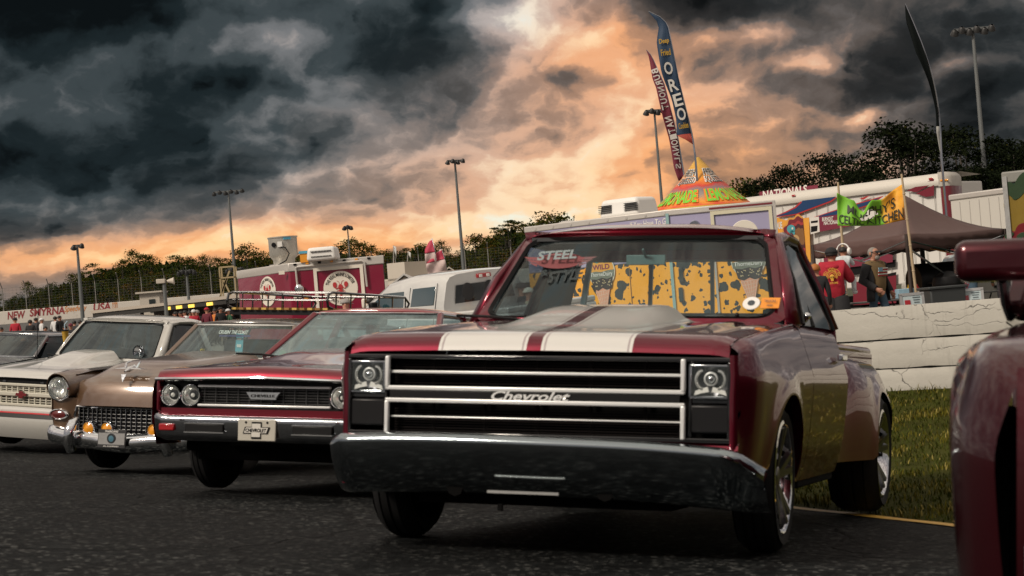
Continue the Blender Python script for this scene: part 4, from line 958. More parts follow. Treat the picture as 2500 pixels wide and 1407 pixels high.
# ---------------------------------------------------------------- infield wall of rendered concrete courses
def hzn(u): return 770-.0823*(u-1250)
def up_z(u,v,d): return px(u,v,d).z
def ray_local(mat,u,v):
    inv=mat.inverted(); o=inv@CAM; d=inv@px(u,v,1.)-o; return o-d*(o.y/d.y)
def face_mat(u0,v0,d0,u1,v1,d1,z=0.):
    """frame of an upright face whose ends are seen at two pixels and distances: x along it, y away, z up"""
    a,b=px(u0,v0,d0),px(u1,v1,d1); L=math.hypot(b.x-a.x,b.y-a.y)
    return facing((a.x,a.y,z),(b.x-a.x,b.y-a.y,0)),L,(a.z+b.z)/2-z
def wall_mat():
    m=bpy.data.materials.new('old white wall paint'); m.use_nodes=True; t=NT(m.node_tree); b=t.n['Principled BSDF']; oc=t.add('TexCoord').outputs['Object']
    n=t.noise(oc,2.2,7,.65); f=t.noise(oc,11,6,.7); st=t.noise(t.vm('MULTIPLY',oc,(5.,1.,.5)),1.6,6,.65)
    c=t.mix(n,(.40,.385,.345),(.55,.53,.475)); c=t.mix(t.m('MULTIPLY',t.m('SUBTRACT',st,.56),3.2,clamp=True),c,(.24,.225,.195))
    c=t.mix(t.m('MULTIPLY',t.m('SUBTRACT',f,.66),12,clamp=True),c,(.20,.19,.17))
    wv=t.add('TexNoise'); t.l.new(oc,wv.inputs['Vector']); wv.inputs['Scale'].default_value=3; wv.inputs['Detail'].default_value=6
    cr=t.add('TexVoronoi',feature='DISTANCE_TO_EDGE'); t.l.new(t.vm('ADD',t.vm('MULTIPLY',oc,(.8,1,2.2)),t.vm('MULTIPLY',wv.outputs['Color'],(.5,.5,.5))),cr.inputs['Vector']); cr.inputs['Scale'].default_value=1.3
    k=t.m('MULTIPLY',t.m('SUBTRACT',1.,t.m('MULTIPLY',cr.outputs['Distance'],95,clamp=True),clamp=True),t.m('MULTIPLY',t.m('SUBTRACT',n,.45),8,clamp=True))
    c=t.mix(k,c,(.06,.055,.05)); t.l.new(c,b.inputs['Base Color']); b.inputs['Roughness'].default_value=.7
    bn=t.add('Bump'); bn.inputs['Strength'].default_value=.5; bn.inputs['Distance'].default_value=.012
    t.l.new(t.m('ADD',t.m('MULTIPLY',f,.9),t.m('MULTIPLY',k,-1.2)),bn.inputs['Height']); t.l.new(bn.outputs[0],b.inputs['Normal']); return m
WALLP=wall_mat()
def pit_wall():
    a=gp(wall_x(20.4),20.4); b=gp(wall_x(5),5); m=facing(a,b-a); L=(b-a).length
    m.translation.z=-.03
    t=thing('concrete_wall','long white painted concrete wall of three courses behind the grass','wall',mat=m)
    r=random.Random(5); zs=[(0,.24),(.255,.525),(.542,.86)]
    for i,(z0,z1) in enumerate(zs):
        x=-.0; k=0
        while x<L:
            w=r.uniform(5.5,8.5); w=min(w,L-x)
            nx=max(2,int(w/.12)); nzz=5; rows=[]
            def dp(xx,zz): return -.004*mnoise.noise(V((xx*.8,zz*2,i*7)))-.003*mnoise.noise(V((xx*7,zz*9,i*3)))-(.012 if i==1 else .0)
            rows=[[V((x+.006+(w-.012)*q/nx,.19,z0+.03)) for q in range(nx+1)]]
            for j in range(nzz+1):
                zz=z0+(z1-z0)*j/nzz; rows.append([V((x+.006+(w-.012)*q/nx,dp(x+w*q/nx,zz)+(.010*(abs(j/nzz-.5)*2)**9),zz+(.010*mnoise.noise(V((x*3+q*.5,i,0))) if j in(0,nzz) else 0))) for q in range(nx+1)])
            rows.append([V((x+.006+(w-.012)*q/nx,.20,z1)) for q in range(nx+1)])
            b_=MB().grid(rows); b_.add([V((x+w-.006,-.01,z0)),V((x+w-.006,.2,z0)),V((x+w-.006,.2,z1)),V((x+w-.006,-.01,z1)),V((x+.006,-.01,z0)),V((x+.006,.2,z0)),V((x+.006,.2,z1)),V((x+.006,-.01,z1))],[(0,1,2,3),(4,7,6,5)])
            b_.build('course_block',WALLP,t,40); x+=w; k+=1
    b_=MB(); b_.box((L/2,.11,.42),(L,.16,.84)); b_.build('wall_core',pmat('dark joint',(.02,.02,.018),.9),t)  # near-black core, showing as the dark joints between the courses
pit_wall()
# ---------------------------------------------------------------- trees
def leaf_mats(): 
    out=[]
    for nm,c in(('dark leaf',(.012,.021,.005)),('leaf green',(.034,.050,.006)),('olive leaf',(.055,.054,.007)),('rusty leaf',(.12,.062,.010))):
        m=pmat(nm,c,.75,var=.3,scale=2.,spec=.04); out.append(m)
    return out
LM=leaf_mats(); BARK=pmat('bark',(.05,.042,.035),.9,var=.3,scale=5,bump=.4,bscale=20)
def crown_mesh(seed,h,wd,nb,nl,ls,mix,flat=.7,low=.25):
    """leaf faces gathered in clumps at the ends of limbs, gaps between the clumps"""
    r=random.Random(seed); vs=[];fs=[];mi=[]; clumps=[]
    for k in range(nb):
        a=r.random()*2*PI; zz=low+(1-low)*r.random()**.8; prof=math.sin(PI*min(1,max(.08,(zz-low)/(1-low)*.86+.12)))**.7
        rr=wd*.5*prof*math.sqrt(r.random())*1.0; cr=wd*r.uniform(.09,.19)
        clumps.append((V((math.cos(a)*rr,math.sin(a)*rr,zz*h*.95)),cr))
    for c,cr in clumps:
        mm=r.choices(range(4),mix)[0]
        for q in range(nl):
            d=V((r.gauss(0,1),r.gauss(0,1),r.gauss(0,1)*flat)); d=d.normalized()*cr*r.random()**.45; p=c+V((d.x,d.y,d.z*flat))
            a=V((r.gauss(0,1),r.gauss(0,1),r.gauss(0,.6))).normalized()*ls*r.uniform(.6,1.3); b=a.orthogonal().normalized(); b=(b*math.cos(q)+a.normalized().cross(b)*math.sin(q))*ls*r.uniform(.35,.7)
            o=len(vs); vs+=[p-a*.5,p+b*.5,p+a*.5,p-b*.5]; fs.append((o,o+1,o+2,o+3)); mi.append(mm if r.random()<.7 else r.choices(range(4),mix)[0])
    me=bpy.data.meshes.new('crown'); me.from_pydata([tuple(v) for v in vs],[],fs)
    for m in LM: me.materials.append(m)
    me.polygons.foreach_set('material_index',mi); return me,clumps
def trunk_mesh(clumps,h,seed,tr):
    r=random.Random(seed+99); b=MB(); top=V((r.uniform(-.3,.3),r.uniform(-.3,.3),h*.62))
    b.tube([(0,0,-.3),(0.02*h*r.uniform(-1,1),0,h*.25),top*.75+V((0,0,h*.08)),top+V((0,0,h*.2))],[tr*1.3,tr,tr*.7,tr*.25],7)
    for c,cr in r.sample(clumps,min(len(clumps),14)):
        s=top*r.uniform(.45,1.); b.tube([s,s.lerp(c,.55)+V((0,0,-.05*h)),c],[tr*.42,tr*.26,tr*.08],5)
    me=bpy.data.meshes.new('trunk'); me.from_pydata([tuple(p) for p in b.v],[],b.f); me.materials.append(BARK)
    for p in me.polygons: p.use_smooth=True
    return me
KINDS=[]
for sd,h,wd,nb,nl,ls,mix,flat,low,tr in((1,11,8.5,95,34,.36,(5,4,2,.3),.7,.12,.22),(2,12,7,85,34,.34,(3,5,3,.5),.75,.15,.2),(3,10,8,80,34,.34,(2,3,4,1.2),.7,.1,.2),
      (4,13,6,46,32,.34,(3,4,2,.6),.45,.52,.17),(5,8,7.5,70,34,.32,(3,4,4,1.5),.75,.06,.18),(6,14,5.5,40,32,.34,(3,3,3,1.),.42,.58,.16)):
    me,cl=crown_mesh(sd,h,wd,nb,nl,ls,mix,flat,low); KINDS.append((me,trunk_mesh(cl,h,sd,tr),h))
def tree(kind,u,v,d,label,group,name='tree',zb=None,wk=1.):
    """crown top seen at (u,v)"""
    me,tm_,h=KINDS[kind]; top=px(u,v,d); g=zb if zb is not None else terr(top.x,d); s=(top.z-g)/(h*1.0)
    t=thing(name,label,'tree',(top.x,top.y,g),rnd.random()*6.28,group); t.scale=(s*wk,s*wk,s)
    for nm,m in(('crown',me),('trunk',tm_)):
        o=bpy.data.objects.new(nm,m); C.objects.link(o); o.parent=t
    return t
def skyline(u): return interp(u,[(-200,745),(0,722),(90,690),(180,660),(260,628),(330,616),(420,612),(480,618),(540,622),(600,598),(660,600),(760,625),(850,585),(900,598),(960,590),(1040,578),(1090,600),(1160,580),(1210,545),(1250,530),(1300,545),(1350,515),(1420,548),(1500,560),(1620,545)])
WOOD=[]
u=-170; k=0
r=random.Random(11)
while u<1560:
    d=r.uniform(166,200); v=skyline(u)+r.choice([r.uniform(-14,2),r.uniform(4,30),r.uniform(10,34)])
    kind=r.choice([0,1,0,1,1,3] if u<620 else [1,2,3,5,4,3])
    if any(abs(u-q)<22 for q in(600,860,1165,1250,1300,1350)): v=skyline(u)-6; 
    WOOD.append((u,kind,0,tree(kind,u,v,d,'x','woodland trees along the horizon','woodland_tree'))); u+=r.uniform(19,33); k+=1
for i in range(52):
    u=-150+i*33+r.uniform(-15,15); kk=r.choice([4,2,0]); WOOD.append((u,kk,1,tree(kk,u,skyline(u)+r.uniform(50,85),r.uniform(158,166),'x','bushy trees fronting the wood','bushy_tree',wk=1.25)))
LANDM=((15,'the NEW wall lettering'),(115,'the SMYRNA wall lettering'),(188,'the short two lamp pole'),(250,'the USA wall lettering'),(363,'the white track hut'),(455,'the low lamp mast'),(557,'the tall pole over the red trailer'),(694,'the steel roof fan'),(786,'the red trailer roof air unit'),(848,'the small pole behind the red trailer'),(960,'the flagged booth'),(1055,'the thin pink flag'),(1110,'the blue based pole'),(1230,'the striped truck windshield top corner'),(1358,'the lavender trailer roof vent'),(1535,'the lavender trailer air unit'))
KW=('broad dense','tall dense','full olive tinted','high crowned','low spreading','slender open')
OW=('nearest','second','third','fourth','fifth','sixth','seventh','eighth','ninth','tenth','eleventh','twelfth')
grp={}
for q in WOOD:
    if q[0]<-8: l=(-8,'the picture left edge')
    else: l=min(LANDM,key=lambda a:abs(a[0]-q[0]))
    grp.setdefault((l,'left' if q[0]<l[0] else 'right',q[2]),[]).append(q)
for (l,sd_,bush),qs in grp.items():
    for i,q in enumerate(sorted(qs,key=lambda a:abs(a[0]-l[0]))):
        q[3]['label']='%s %s tree %s of %s'%(OW[i],('low %s edge' if bush else '%s skyline')%KW[q[1]],sd_,l[1])
# dark wood floor mass behind
vs=[];fs=[]
for i in range(14000):
    u=r.uniform(-250,1700); d=r.uniform(196,215); v=skyline(u)+r.uniform(48,150); p=px(u,v,d); a=V((r.gauss(0,1),r.gauss(0,1),r.gauss(0,1))).normalized()*1.3; b=a.orthogonal().normalized()*.9
    o=len(vs); vs+=[p-a,p+b,p+a,p-b]; fs.append((o,o+1,o+2,o+3))
me=bpy.data.meshes.new('distant_wood'); me.from_pydata([tuple(q) for q in vs],[],fs); me.materials.append(LM[0]); o=bpy.data.objects.new('distant_wood',me); C.objects.link(o); o['kind']='stuff'
# oaks on the right, nearer
for i,(h,wd,nb,nl,ls,sd) in enumerate(((9,8,60,150,.21,21),(9,7.5,52,150,.21,22))):
    me,cl=crown_mesh(sd,h,wd,nb,nl,ls,(8,2,.12,0.0),.6,.30); me.materials[0]=pmat('oak leaf',(.0075,.011,.005),.8,spec=.02); me.materials[1]=pmat('oak leaf painted lit',(.012,.016,.006),.8,spec=.02); KINDS.append((me,trunk_mesh(cl,h,sd,.2),h))  # backlit darkness is put into the leaf colours, lit leaves as a lighter copy
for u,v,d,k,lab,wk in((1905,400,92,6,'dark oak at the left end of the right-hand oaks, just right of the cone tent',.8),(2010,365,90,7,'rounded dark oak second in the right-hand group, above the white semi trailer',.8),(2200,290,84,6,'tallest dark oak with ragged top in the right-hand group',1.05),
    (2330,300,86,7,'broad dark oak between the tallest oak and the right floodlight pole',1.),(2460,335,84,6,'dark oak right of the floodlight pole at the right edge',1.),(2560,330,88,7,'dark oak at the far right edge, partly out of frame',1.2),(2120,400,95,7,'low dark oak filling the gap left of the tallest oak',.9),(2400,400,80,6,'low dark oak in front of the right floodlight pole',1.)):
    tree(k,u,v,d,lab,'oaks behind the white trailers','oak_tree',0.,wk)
tree(4,1824,437,120,'small orange tinted tree top between the cone tent and the oaks',None,'small_tree',0.,.8)
# ---------------------------------------------------------------- far track wall with lettering, catch fence
WHT=pmat('far white wall paint',(.60,.56,.50),.7,var=.12,scale=.3,dirt=((.33,.29,.25),.5,.6))
def track_wall():
    A=px(-330,806,150); B=px(2100,598,150); m=facing((A.x,A.y,3.62),(B.x-A.x,B.y-A.y,0)); L=math.hypot(B.x-A.x,B.y-A.y)
    t=thing('track_wall','far pale track wall with red NEW SMYRNA Speedway USA lettering','wall',mat=m)
    b=MB(); b.box((L/2,.15,.55),(L,.3,1.16)); b.build('wall_panel',WHT,t,bevel=.03)
    redp=pmat('faded red lettering',(.26,.03,.035),.7); org=pmat('orange lettering',(.60,.22,.05),.7)
    def put(s,u0,u1,va,vb,mt,bold=.03,shear=.15):
        a=ray_local(m,u0,va); b=ray_local(m,u1,vb); text(s,b.x-a.x,abs(.62),((a.x+b.x)/2,-.0,(a.z+b.z)/2),(1,0,0),(0,0,1),mt,t,bold=bold,th=.012,shear=shear)
    put('NEW',18,62,771,768,redp); put('SMYRNA',72,158,765,757,redp); put('Speedway',157,212,757,753,org,.01,.4); put('USA',228,270,752,747,redp); put('.com',272,287,748,747,org,.0,.2)
    f=thing('catch_fence','tall wire catch fence on posts along the far track wall','fence',mat=m)
    pst=pmat('fence post',(.22,.21,.19),.6); n=44
    for k in range(n):
        b=MB(); x=L*k/(n-1); b.tube([(x,.2,1.1),(x,.2,3.0),(x,-.35,3.5)],.04,6); b.build('post',pst,f)
    wm=pmat('fence wire',(.10,.10,.095),.6); b=MB()
    for k in range(9): b.tube([(0,.2,1.25+.22*k),(L,.2,1.25+.22*k)],.007,4)
    for k in range(260): x=L*k/260; b.tube([(x,.2,1.15),(x,.2,3.0)],.005,3,caps=False)
    w=b.build('wire_mesh',wm,f,weld=False); w['kind']='stuff'
    for u,v,kk in((745,668,1),):
        pass
track_wall()
# ---------------------------------------------------------------- floodlight poles
POLE=pmat('weathered pole',(.13,.14,.14),.5,var=.15,scale=2); LAMPM=pmat('floodlight housing',(.02,.02,.02),.5)
def light_pole(u,v,d,arm,n,label,zb=0.,rot=0.,thick=.16,two=False):
    top=px(u,v,d); h=top.z-zb
    t=thing('floodlight_pole',label,'light pole',(top.x,top.y,zb),rot,'floodlight poles around the track')
    b=MB(); b.tube([(0,0,0),(0,0,h*.5),(0,0,h)],[thick,thick*.8,thick*.5],10); b.build('pole',POLE,t)
    if two: b=MB(); b.tube([(0,-.05,0),(0,-.05,h*.30)],[thick*1.7,thick*1.6],10); b.box((.25,-.1,h*.08),(.4,.3,h*.09)); b.build('pole_base',pmat('pale pole base',(.42,.43,.42),.5),t)
    b=MB(); b.span((-arm,0,h-.05),(arm,0,h-.05),.10,.12); b.build('crossarm',POLE,t)
    for k in range(n):
        x=-arm+2*arm*k/(n-1); b=MB(); m_=Matrix.Translation((x,-.10,h-.16+(.10 if k%2 else 0)))@Matrix.Rotation(R(35),4,'X')
        b.lathe([(.06,.13),(.12,.08),(.19,-.11),(.20,-.14),(.001,-.12)],10); b.move(m_); b.build('lamp',LAMPM,t)
    return t
light_pole(557,466,150,1.15,6,'tall floodlight pole above the left end of the red food trailer',.8,.0,.15,True)
light_pole(1110,391,140,.65,4,'tall floodlight pole with blue base right of the red food trailer',.8,.5,.15,True)
light_pole(1597,268,110,.55,4,'floodlight pole left of the two feather flags',0.,.3,.12)
light_pole(2374,68,84,.85,6,'tallest floodlight pole at the right above the oaks',0.,.0,.14)
light_pole(188,598,120,.28,2,'short floodlight pole with two lamps over the far wall lettering',1.2,.6,.15)
light_pole(848,552,150,.28,3,'small floodlight pole rising behind the red food trailer',1.0,.3,.10)
light_pole(455,660,135,.55,5,'low white lamp mast with a row of lamps before the woods',3.0,.1,.13)
light_pole(522+50,655,140,.55,4,'low lamp mast beside the timber stair tower',3.0,.1,.10)
# ---------------------------------------------------------------- food trailers
def footbox(name,label,cat,m,poly,z0,z1,mt,roofm=None,rim=None,rimh=.14,group=None):
    t=thing(name,label,cat,mat=m,group=group)
    b=MB(); n=len(poly); b.poly([(x,y,z0) for x,y in poly],z1-z0,(0,0,1)); b.build('body',mt,t,bevel=.03)
    if rim is not None:
        b=MB(); P=[(x,y) for x,y in poly]; cx=sum(p[0] for p in P)/n; cy=sum(p[1] for p in P)/n
        Q=[(cx+(x-cx)*1.012+(.0),cy+(y-cy)*1.012) for x,y in P]; b.poly([(x,y,z1-rimh) for x,y in Q],rimh+.03,(0,0,1)); b.build('roof_rim',rim,t,bevel=.02)
    return t
def local_xy(m,u,v,d): p=m.inverted()@px(u,v,d); return p.x,p.y
def rect_frame(t,name,mt,x0,x1,z0,z1,w=.05,y=-.02,th=.03):
    b=MB(); b.box(((x0+x1)/2,y,z1),(x1-x0+w,th,w)); b.box(((x0+x1)/2,y,z0),(x1-x0+w,th,w)); b.box((x0,y,(z0+z1)/2),(w,th,z1-z0-w)); b.box((x1,y,(z0+z1)/2),(w,th,z1-z0-w)); return b.build(name,mt,t,weld=False)
def ac_unit(t,c,d,mt,slots,rot=0.):
    b=MB(); x,y,z=d; cs=[]
    b.box((0,0,z*.5),(x,y,z),None,.90); b.move(Matrix.Translation(c)@Matrix.Rotation(rot,4,'Z')); o=b.build('air_conditioner',mt,t,bevel=min(d)*.22,seg=4)
    nx,nz=slots
    for k in range(nx):
        for q in range(nz):
            b=MB(); b.box((-x*.32+x*.64*k/(nx-1),-y*.485+.0,z*(.30+.38*q/max(1,nz-1))),(x*.64/(nx-1)*.5,.05,z*.38/nz*.42)); b.move(Matrix.Translation(c)@Matrix.Rotation(rot,4,'Z')); b.build('vent_slot',BLACK,o)
    return o
MAROON=pmat('maroon vinyl wrap',(.20,.008,.032),.22,coat=.6,var=.12,scale=1.2); CREAM=pmat('cream print',(.74,.69,.60),.5); SILV=pmat('trailer aluminium rim',(.60,.57,.53),.4,.4,var=.15,scale=4)
def lobster(m,t,cx,cz,r,sx=1.,ang=0.,y=-.02):
    """plain lobster silhouette: tail segments, two claws, legs and feelers"""
    Rm=pmat('lobster red',(.45,.03,.035),.5); ax=Vv=lambda a,b_:V((cx+(a*math.cos(ang)-0)*sx*r,y,cz+b_*r))
    b=MB()
    for k,(w,h) in enumerate(((.15,.10),(.15,.09),(.135,.09),(.115,.08),(.09,.08))):
        zc=.02-.115*k; b.poly([Vv(w*math.cos(q*PI/5),zc+h*.62*math.sin(q*PI/5)) for q in range(10)],.012,(0,-1,0))
    b.poly([Vv(.15*math.cos(q*PI/6),.16+.17*math.sin(q*PI/6)) for q in range(12)],.012,(0,-1,0))
    for s in(1,-1):
        b.poly([Vv(s*.05,-.50),Vv(s*.17,-.58),Vv(s*.10,-.66),Vv(0,-.60)],.012,(0,-1,0))
        b.tube([Vv(s*.10,.12),Vv(s*.30,.02),Vv(s*.38,.16)],r*.035,5)
        b.poly([Vv(s*(.38+.13*math.cos(q*PI/6)),.30+.20*math.sin(q*PI/6)) for q in range(12) if q not in(3,)],.013,(0,-1,0))
        for k in range(3): b.tube([Vv(s*.12,-.06-.1*k),Vv(s*.26,-.12-.1*k),Vv(s*.28,-.20-.1*k)],r*.015,4)
        b.tube([Vv(s*.04,.32),Vv(s*.12,.52),Vv(s*.24,.56)],r*.012,4)
    return b.build('lobster_print',Rm,t,weld=False)
def lobster_trailer():
    m,L,H=face_mat(704,649,50,934,623,49.8)
    lx,ly=local_xy(m,579,666,52.6)
    t=footbox('food_trailer','maroon food trailer with round THE REAL MAINE LOBSTER signs and steel roof fan','food trailer',m,[(0,0),(L,0),(L-.62,3.6),(lx+.4,ly+3.0),(lx,ly)],.45,H,MAROON,None,SILV,.20)
    bb=MB(); bb.box((L/2,1.5,.3),(L,2.6,.3)); bb.build('chassis',UNDER,t)
    def P(u,v): return ray_local(m,u,v)
    a,b=P(769,659),P(885,750); c=P(880,646)
    rect_frame(t,'serving_window_frame',CREAM,a.x,c.x+.02,b.z-.6,a.z,.09)
    q=P(832,704); rr=abs(P(874,700).x-q.x)
    b=MB(); b.lathe([(rr,0),(rr-.01,-.012),(.001,-.013)],40,(q.x,-.0,q.z),(0,1,0)); sg=b.build('round_sign',CREAM,t)
    text('THE REAL MAINE LOBSTER',rr*.80*2.55,rr*.20,(q.x,-.016,q.z),(1,0,0),(0,0,1),BLACK,sg,bold=.018,th=.004,arc=rr*.80)
    text('TASTY SEAFOOD',rr*.80*1.75,rr*.17,(q.x,-.016,q.z),(1,0,0),(0,0,1),BLACK,sg,bold=.01,th=.004,arc=-rr*.80)
    lobster(m,sg,q.x,q.z-.02,rr*.86)
    # left, slanted face
    dx,dy=-lx,-ly; l2=math.hypot(dx,dy); m2l=facing((lx,ly,0),(dx,dy,0)); m2=m@m2l
    def P2(u,v): return m2l@ray_local(m2,u,v)
    q0=ray_local(m2,655,712); r0=abs(ray_local(m2,675,712).x-ray_local(m2,636,712).x)/2*1.0; rz=abs(ray_local(m2,655,675).z-q0.z)
    b=MB(); b.lathe([(r0,0),(r0-.01,-.012),(.001,-.013)],36,(0,0,0),(0,1,0)); b.v=[m2l@V((q0.x+x,y-.012,q0.z+z*rz/r0)) for x,y,z in b.v]; b.v=[tuple(p) for p in b.v]; s2=b.build('round_sign',CREAM,t)
    ux=(dx/l2,dy/l2,0); cc=m2l@V((q0.x,-.03,q0.z))
    ro=text('THE REAL MAINE LOBSTER',r0*.8*2.5,r0*.20,(0,0,0),(1,0,0),(0,0,1),BLACK,s2,bold=.018,th=.0,arc=r0*.8)
    for vv in ro.data.vertices: vv.co=cc+V(ux)*vv.co.x+V((0,0,vv.co.z*rz/r0))
    lo=lobster(m,s2,0,0,r0*.86,1.,0,0)
    for vv in lo.data.vertices: vv.co=cc+V(ux)*vv.co.x+V((0,0,vv.co.z*rz/r0))+V((0,vv.co.y,0))
    # conduit pipes, box, plates
    b=MB(); pts=[P(728,706),P(723,655),P(727,652),P(883,637),P(890,640),P(897,700)]; b.tube([p+V((0,-.06,0)) for p in pts],.03,8); b.build('conduit',SILV,t)
    p=P(732,706); b=MB(); b.ball((p.x,-.08,p.z),(.13,.08,.14)); b.lathe([(.05,0),(.04,-.05),(.001,-.05)],12,(p.x,-.14,p.z),(0,1,0)); b.build('vent_hood',CHROME,t)
    for u,v,w,h,mt in((688,666,.16,.10,CREAM),(727,725,.22,.07,CREAM),(748,726,.11,.11,pmat('orange sign',(.65,.28,.05),.5))):
        p=P(u,v); b=MB(); b.box((p.x,-.015,p.z),(w,.02,h)); b.build('small_sign',mt,t)
    p=P(922,637); b=MB(); b.lathe([(.09,0),(.085,-.015),(.001,-.016)],20,(p.x,0,p.z),(0,1,0)); e=b.build('round_badge',BLACK,t); b=MB(); b.lathe([(.055,-.017),(.001,-.024)],16,(p.x,0,p.z),(0,1,0)); b.build('badge_face',pmat('badge gold',(.6,.33,.06),.5),e)
    for k in range(7):
        p=P(720+30*k,640-2.8*k-1); b=MB(); b.box((p.x,-.045,H-.02),(.08,.03,.05)); b.build('marker_light',AMBER if k%2 else BLACK,t)
    # steel up-blast fan: drum on a narrower neck, hanging cable
    p=m.inverted()@px(694,640,51.2); fx,fy,fz=p.x,p.y,H+.02
    b=MB(); b.lathe([(.30,0),(.30,.16),(.33,.20),(.38,.26),(.395,.30),(.40,.76),(.42,.77),(.42,.80),(.36,.80),(.36,.5)],28,(fx,fy,fz)); f=b.build('exhaust_fan',pmat('galvanised steel',(.55,.53,.48),.38,.6,var=.15,scale=5),t,40)
    b=MB(); b.box((fx,fy,fz-.02),(.7,.7,.12)); b.build('fan_curb',SILV,f)
    b=MB(); b.lathe([(.07,0),(.06,-.05),(.001,-.05)],14,(fx-.18,fy-.36,fz+.58),(0,1,0)); b.build('fan_port',BLACK,f)
    b=MB(); b.box((fx+.0,fy-.41,fz+.58),(.13,.05,.15)); b.build('switch_box',WHITEP,f)
    b=MB(); b.box((fx+.2,fy-.36,fz+.73),(.20,.06,.055),Matrix.Rotation(R(28),3,'Z')); b.build('fan_label',pmat('blue label',(.08,.35,.5),.5),f)
    b=MB(); b.tube([(fx+.02,fy-.43,fz+.50),(fx+.16,fy-.50,fz+.48),(fx+.26,fy-.52,fz+.30),(fx+.16,fy-.5,fz+.12),(fx-.1,fy-.48,fz-.0),(fx-.2,fy-.45,fz)],.018,6); b.build('power_cable',BLACK,f)
    p=m.inverted()@px(786,640,49.6); ac_unit(t,(p.x,p.y+.3,H+.02),(.82,.75,.36),WHITEP,(14,2))
    b=MB(); b.box((m.inverted()@px(745,640,50)).to_tuple()[:2]+(H+.14,),(.22,.22,.25)); b.build('roof_lantern',AMBER,t); 
    b=MB(); b.box((m.inverted()@px(745,640,50)).to_tuple()[:2]+(H+.29,),(.27,.27,.07)); b.build('lantern_cap',pmat('blue label',(.08,.35,.5)),t)
    p=P(905,745); b=MB(); b.box((p.x,-.25,p.z+.05),(.35,.4,.25)); b.build('condiment_shelf',CREAM,t,bevel=.03)
lobster_trailer()
# ------------------------------------------------ lavender and cow-print ice cream trailer
LAV=pmat('lavender trailer paint',(.36,.34,.50),.4,var=.06,scale=1.5)
def cow_mat():
    m=bpy.data.materials.new('cow print wrap'); m.use_nodes=True; t=NT(m.node_tree); b=t.n['Principled BSDF']; oc=t.add('TexCoord').outputs['Object']
    wn=t.add('TexNoise'); t.l.new(oc,wn.inputs['Vector']); wn.inputs['Scale'].default_value=7; wn.inputs['Detail'].default_value=3
    q=t.vm('ADD',oc,t.vm('MULTIPLY',t.vm('SUBTRACT',wn.outputs['Color'],(.5,.5,.5)),(.16,.16,.16)))
    vo=t.add('TexVoronoi'); t.l.new(q,vo.inputs['Vector']); vo.inputs['Scale'].default_value=3.6; vo.inputs['Randomness'].default_value=1
    v2=t.add('TexVoronoi'); t.l.new(t.vm('ADD',q,(3.3,0,1.7)),v2.inputs['Vector']); v2.inputs['Scale'].default_value=8.5
    s1=t.m('LESS_THAN',vo.outputs['Distance'],t.m('MULTIPLY_ADD',t.sep(vo.outputs['Color'])[0],.70,-.06))
    s2=t.m('LESS_THAN',v2.outputs['Distance'],t.m('MULTIPLY_ADD',t.sep(v2.outputs['Color'])[1],.62,-.16))
    c=t.mix(t.m('MAXIMUM',s1,s2),(.95,.41,.02),(.016,.026,.027)); t.l.new(c,b.inputs['Base Color']); b.inputs['Roughness'].default_value=.4; return m
COW=cow_mat()
def cone_print(t,q,k,y=-.03):
    """printed ice cream cone with lettering; k = half width"""
    P=lambda a,b_:V((q.x+a*k,y,q.z+b_*k))
    for nm,mt,pts,th in(('cone_print',pmat('waffle pink',(.75,.36,.24),.5),[P(-.62,-.55),P(.62,-.55),P(.16,-2.3),P(-.16,-2.3)],.010),('print_halo',pmat('pale print',(.62,.60,.50),.5),[P(1.06*math.cos(a*PI/14),.34+1.04*math.sin(a*PI/14)) for a in range(28)],.006),
        ('scoop_print',pmat('orange print',(.80,.38,.06),.5),[P(.98*math.cos(a*PI/14),.36+.96*math.sin(a*PI/14)) for a in range(28)],.009),('scoop_print',pmat('teal print',(.05,.42,.42),.5),[P(-.62,.98),P(-.35,1.22),P(0,1.32),P(.35,1.22),P(.62,.98),P(.3,.86),P(0,.98),P(-.3,.86)],.014),
        ('scoop_print',pmat('chocolate print',(.035,.03,.03),.5),[P(-.86,-.05),P(-.4,-.12),P(0,-.02),P(.4,-.12),P(.86,-.05),P(.70,-.72),P(.35,-.86),P(.0,-.70),P(-.35,-.86),P(-.70,-.72)],.013),
        ('scoop_print',pmat('grey print',(.18,.20,.16),.5),[P(-1.0,.28),P(-.5,.36),P(0,.30),P(.5,.38),P(1.0,.40),P(.95,-.02),P(.4,-.16),P(0,-.06),P(-.4,-.16),P(-.95,-.08)],.015)):
        b=MB(); b.poly(pts,th,(0,-1,0)); b.build(nm,mt,t)
    w=pmat('waffle line',(.80,.55,.42),.5)
    b=MB()
    for i in range(6):
        b.span(P(-.55+.2*i,-.9),P(-.10+.06*i,-2.2),.012,.004,(0,1,0)); z=-.95-.23*i; hw=.6-.085*(i*1.0+1); b.span(P(-hw,z),P(hw,z+.12),.010,.004,(0,1,0))
    b.v=[(x,y_-.013,z) for x,y_,z in b.v]; b.build('waffle_lines',w,t,weld=False)
    sp=MB(); r=random.Random(4)
    for i in range(22):
        a=r.uniform(-.75,.75); z=r.uniform(-.6,-.15); sp.box(P(a,z)+V((0,-.016,0)),(.03,.004,.012),Matrix.Rotation(r.random()*3,3,'Y'))
    o=sp.build('sprinkle_print',pmat('sprinkle',(.75,.6,.35),.5),t,weld=False); o['kind']='stuff'
    text('The',k*.5,k*.24,P(0,1.08)+V((0,-.017,0)),(1,0,0),(0,0,1),WHITEP,t,bold=.01)
    text('WILD',k*1.35,k*.32,P(0,.62)+V((0,-.012,0)),(1,0,0),(0,0,1),pmat('maroon print',(.25,.03,.08),.5),t,bold=.02)
    text('ThorneDairy',k*1.75,k*.34,P(0,.13)+V((0,-.018,0)),(1,0,0),(0,0,1),WHITEP,t,bold=.012)
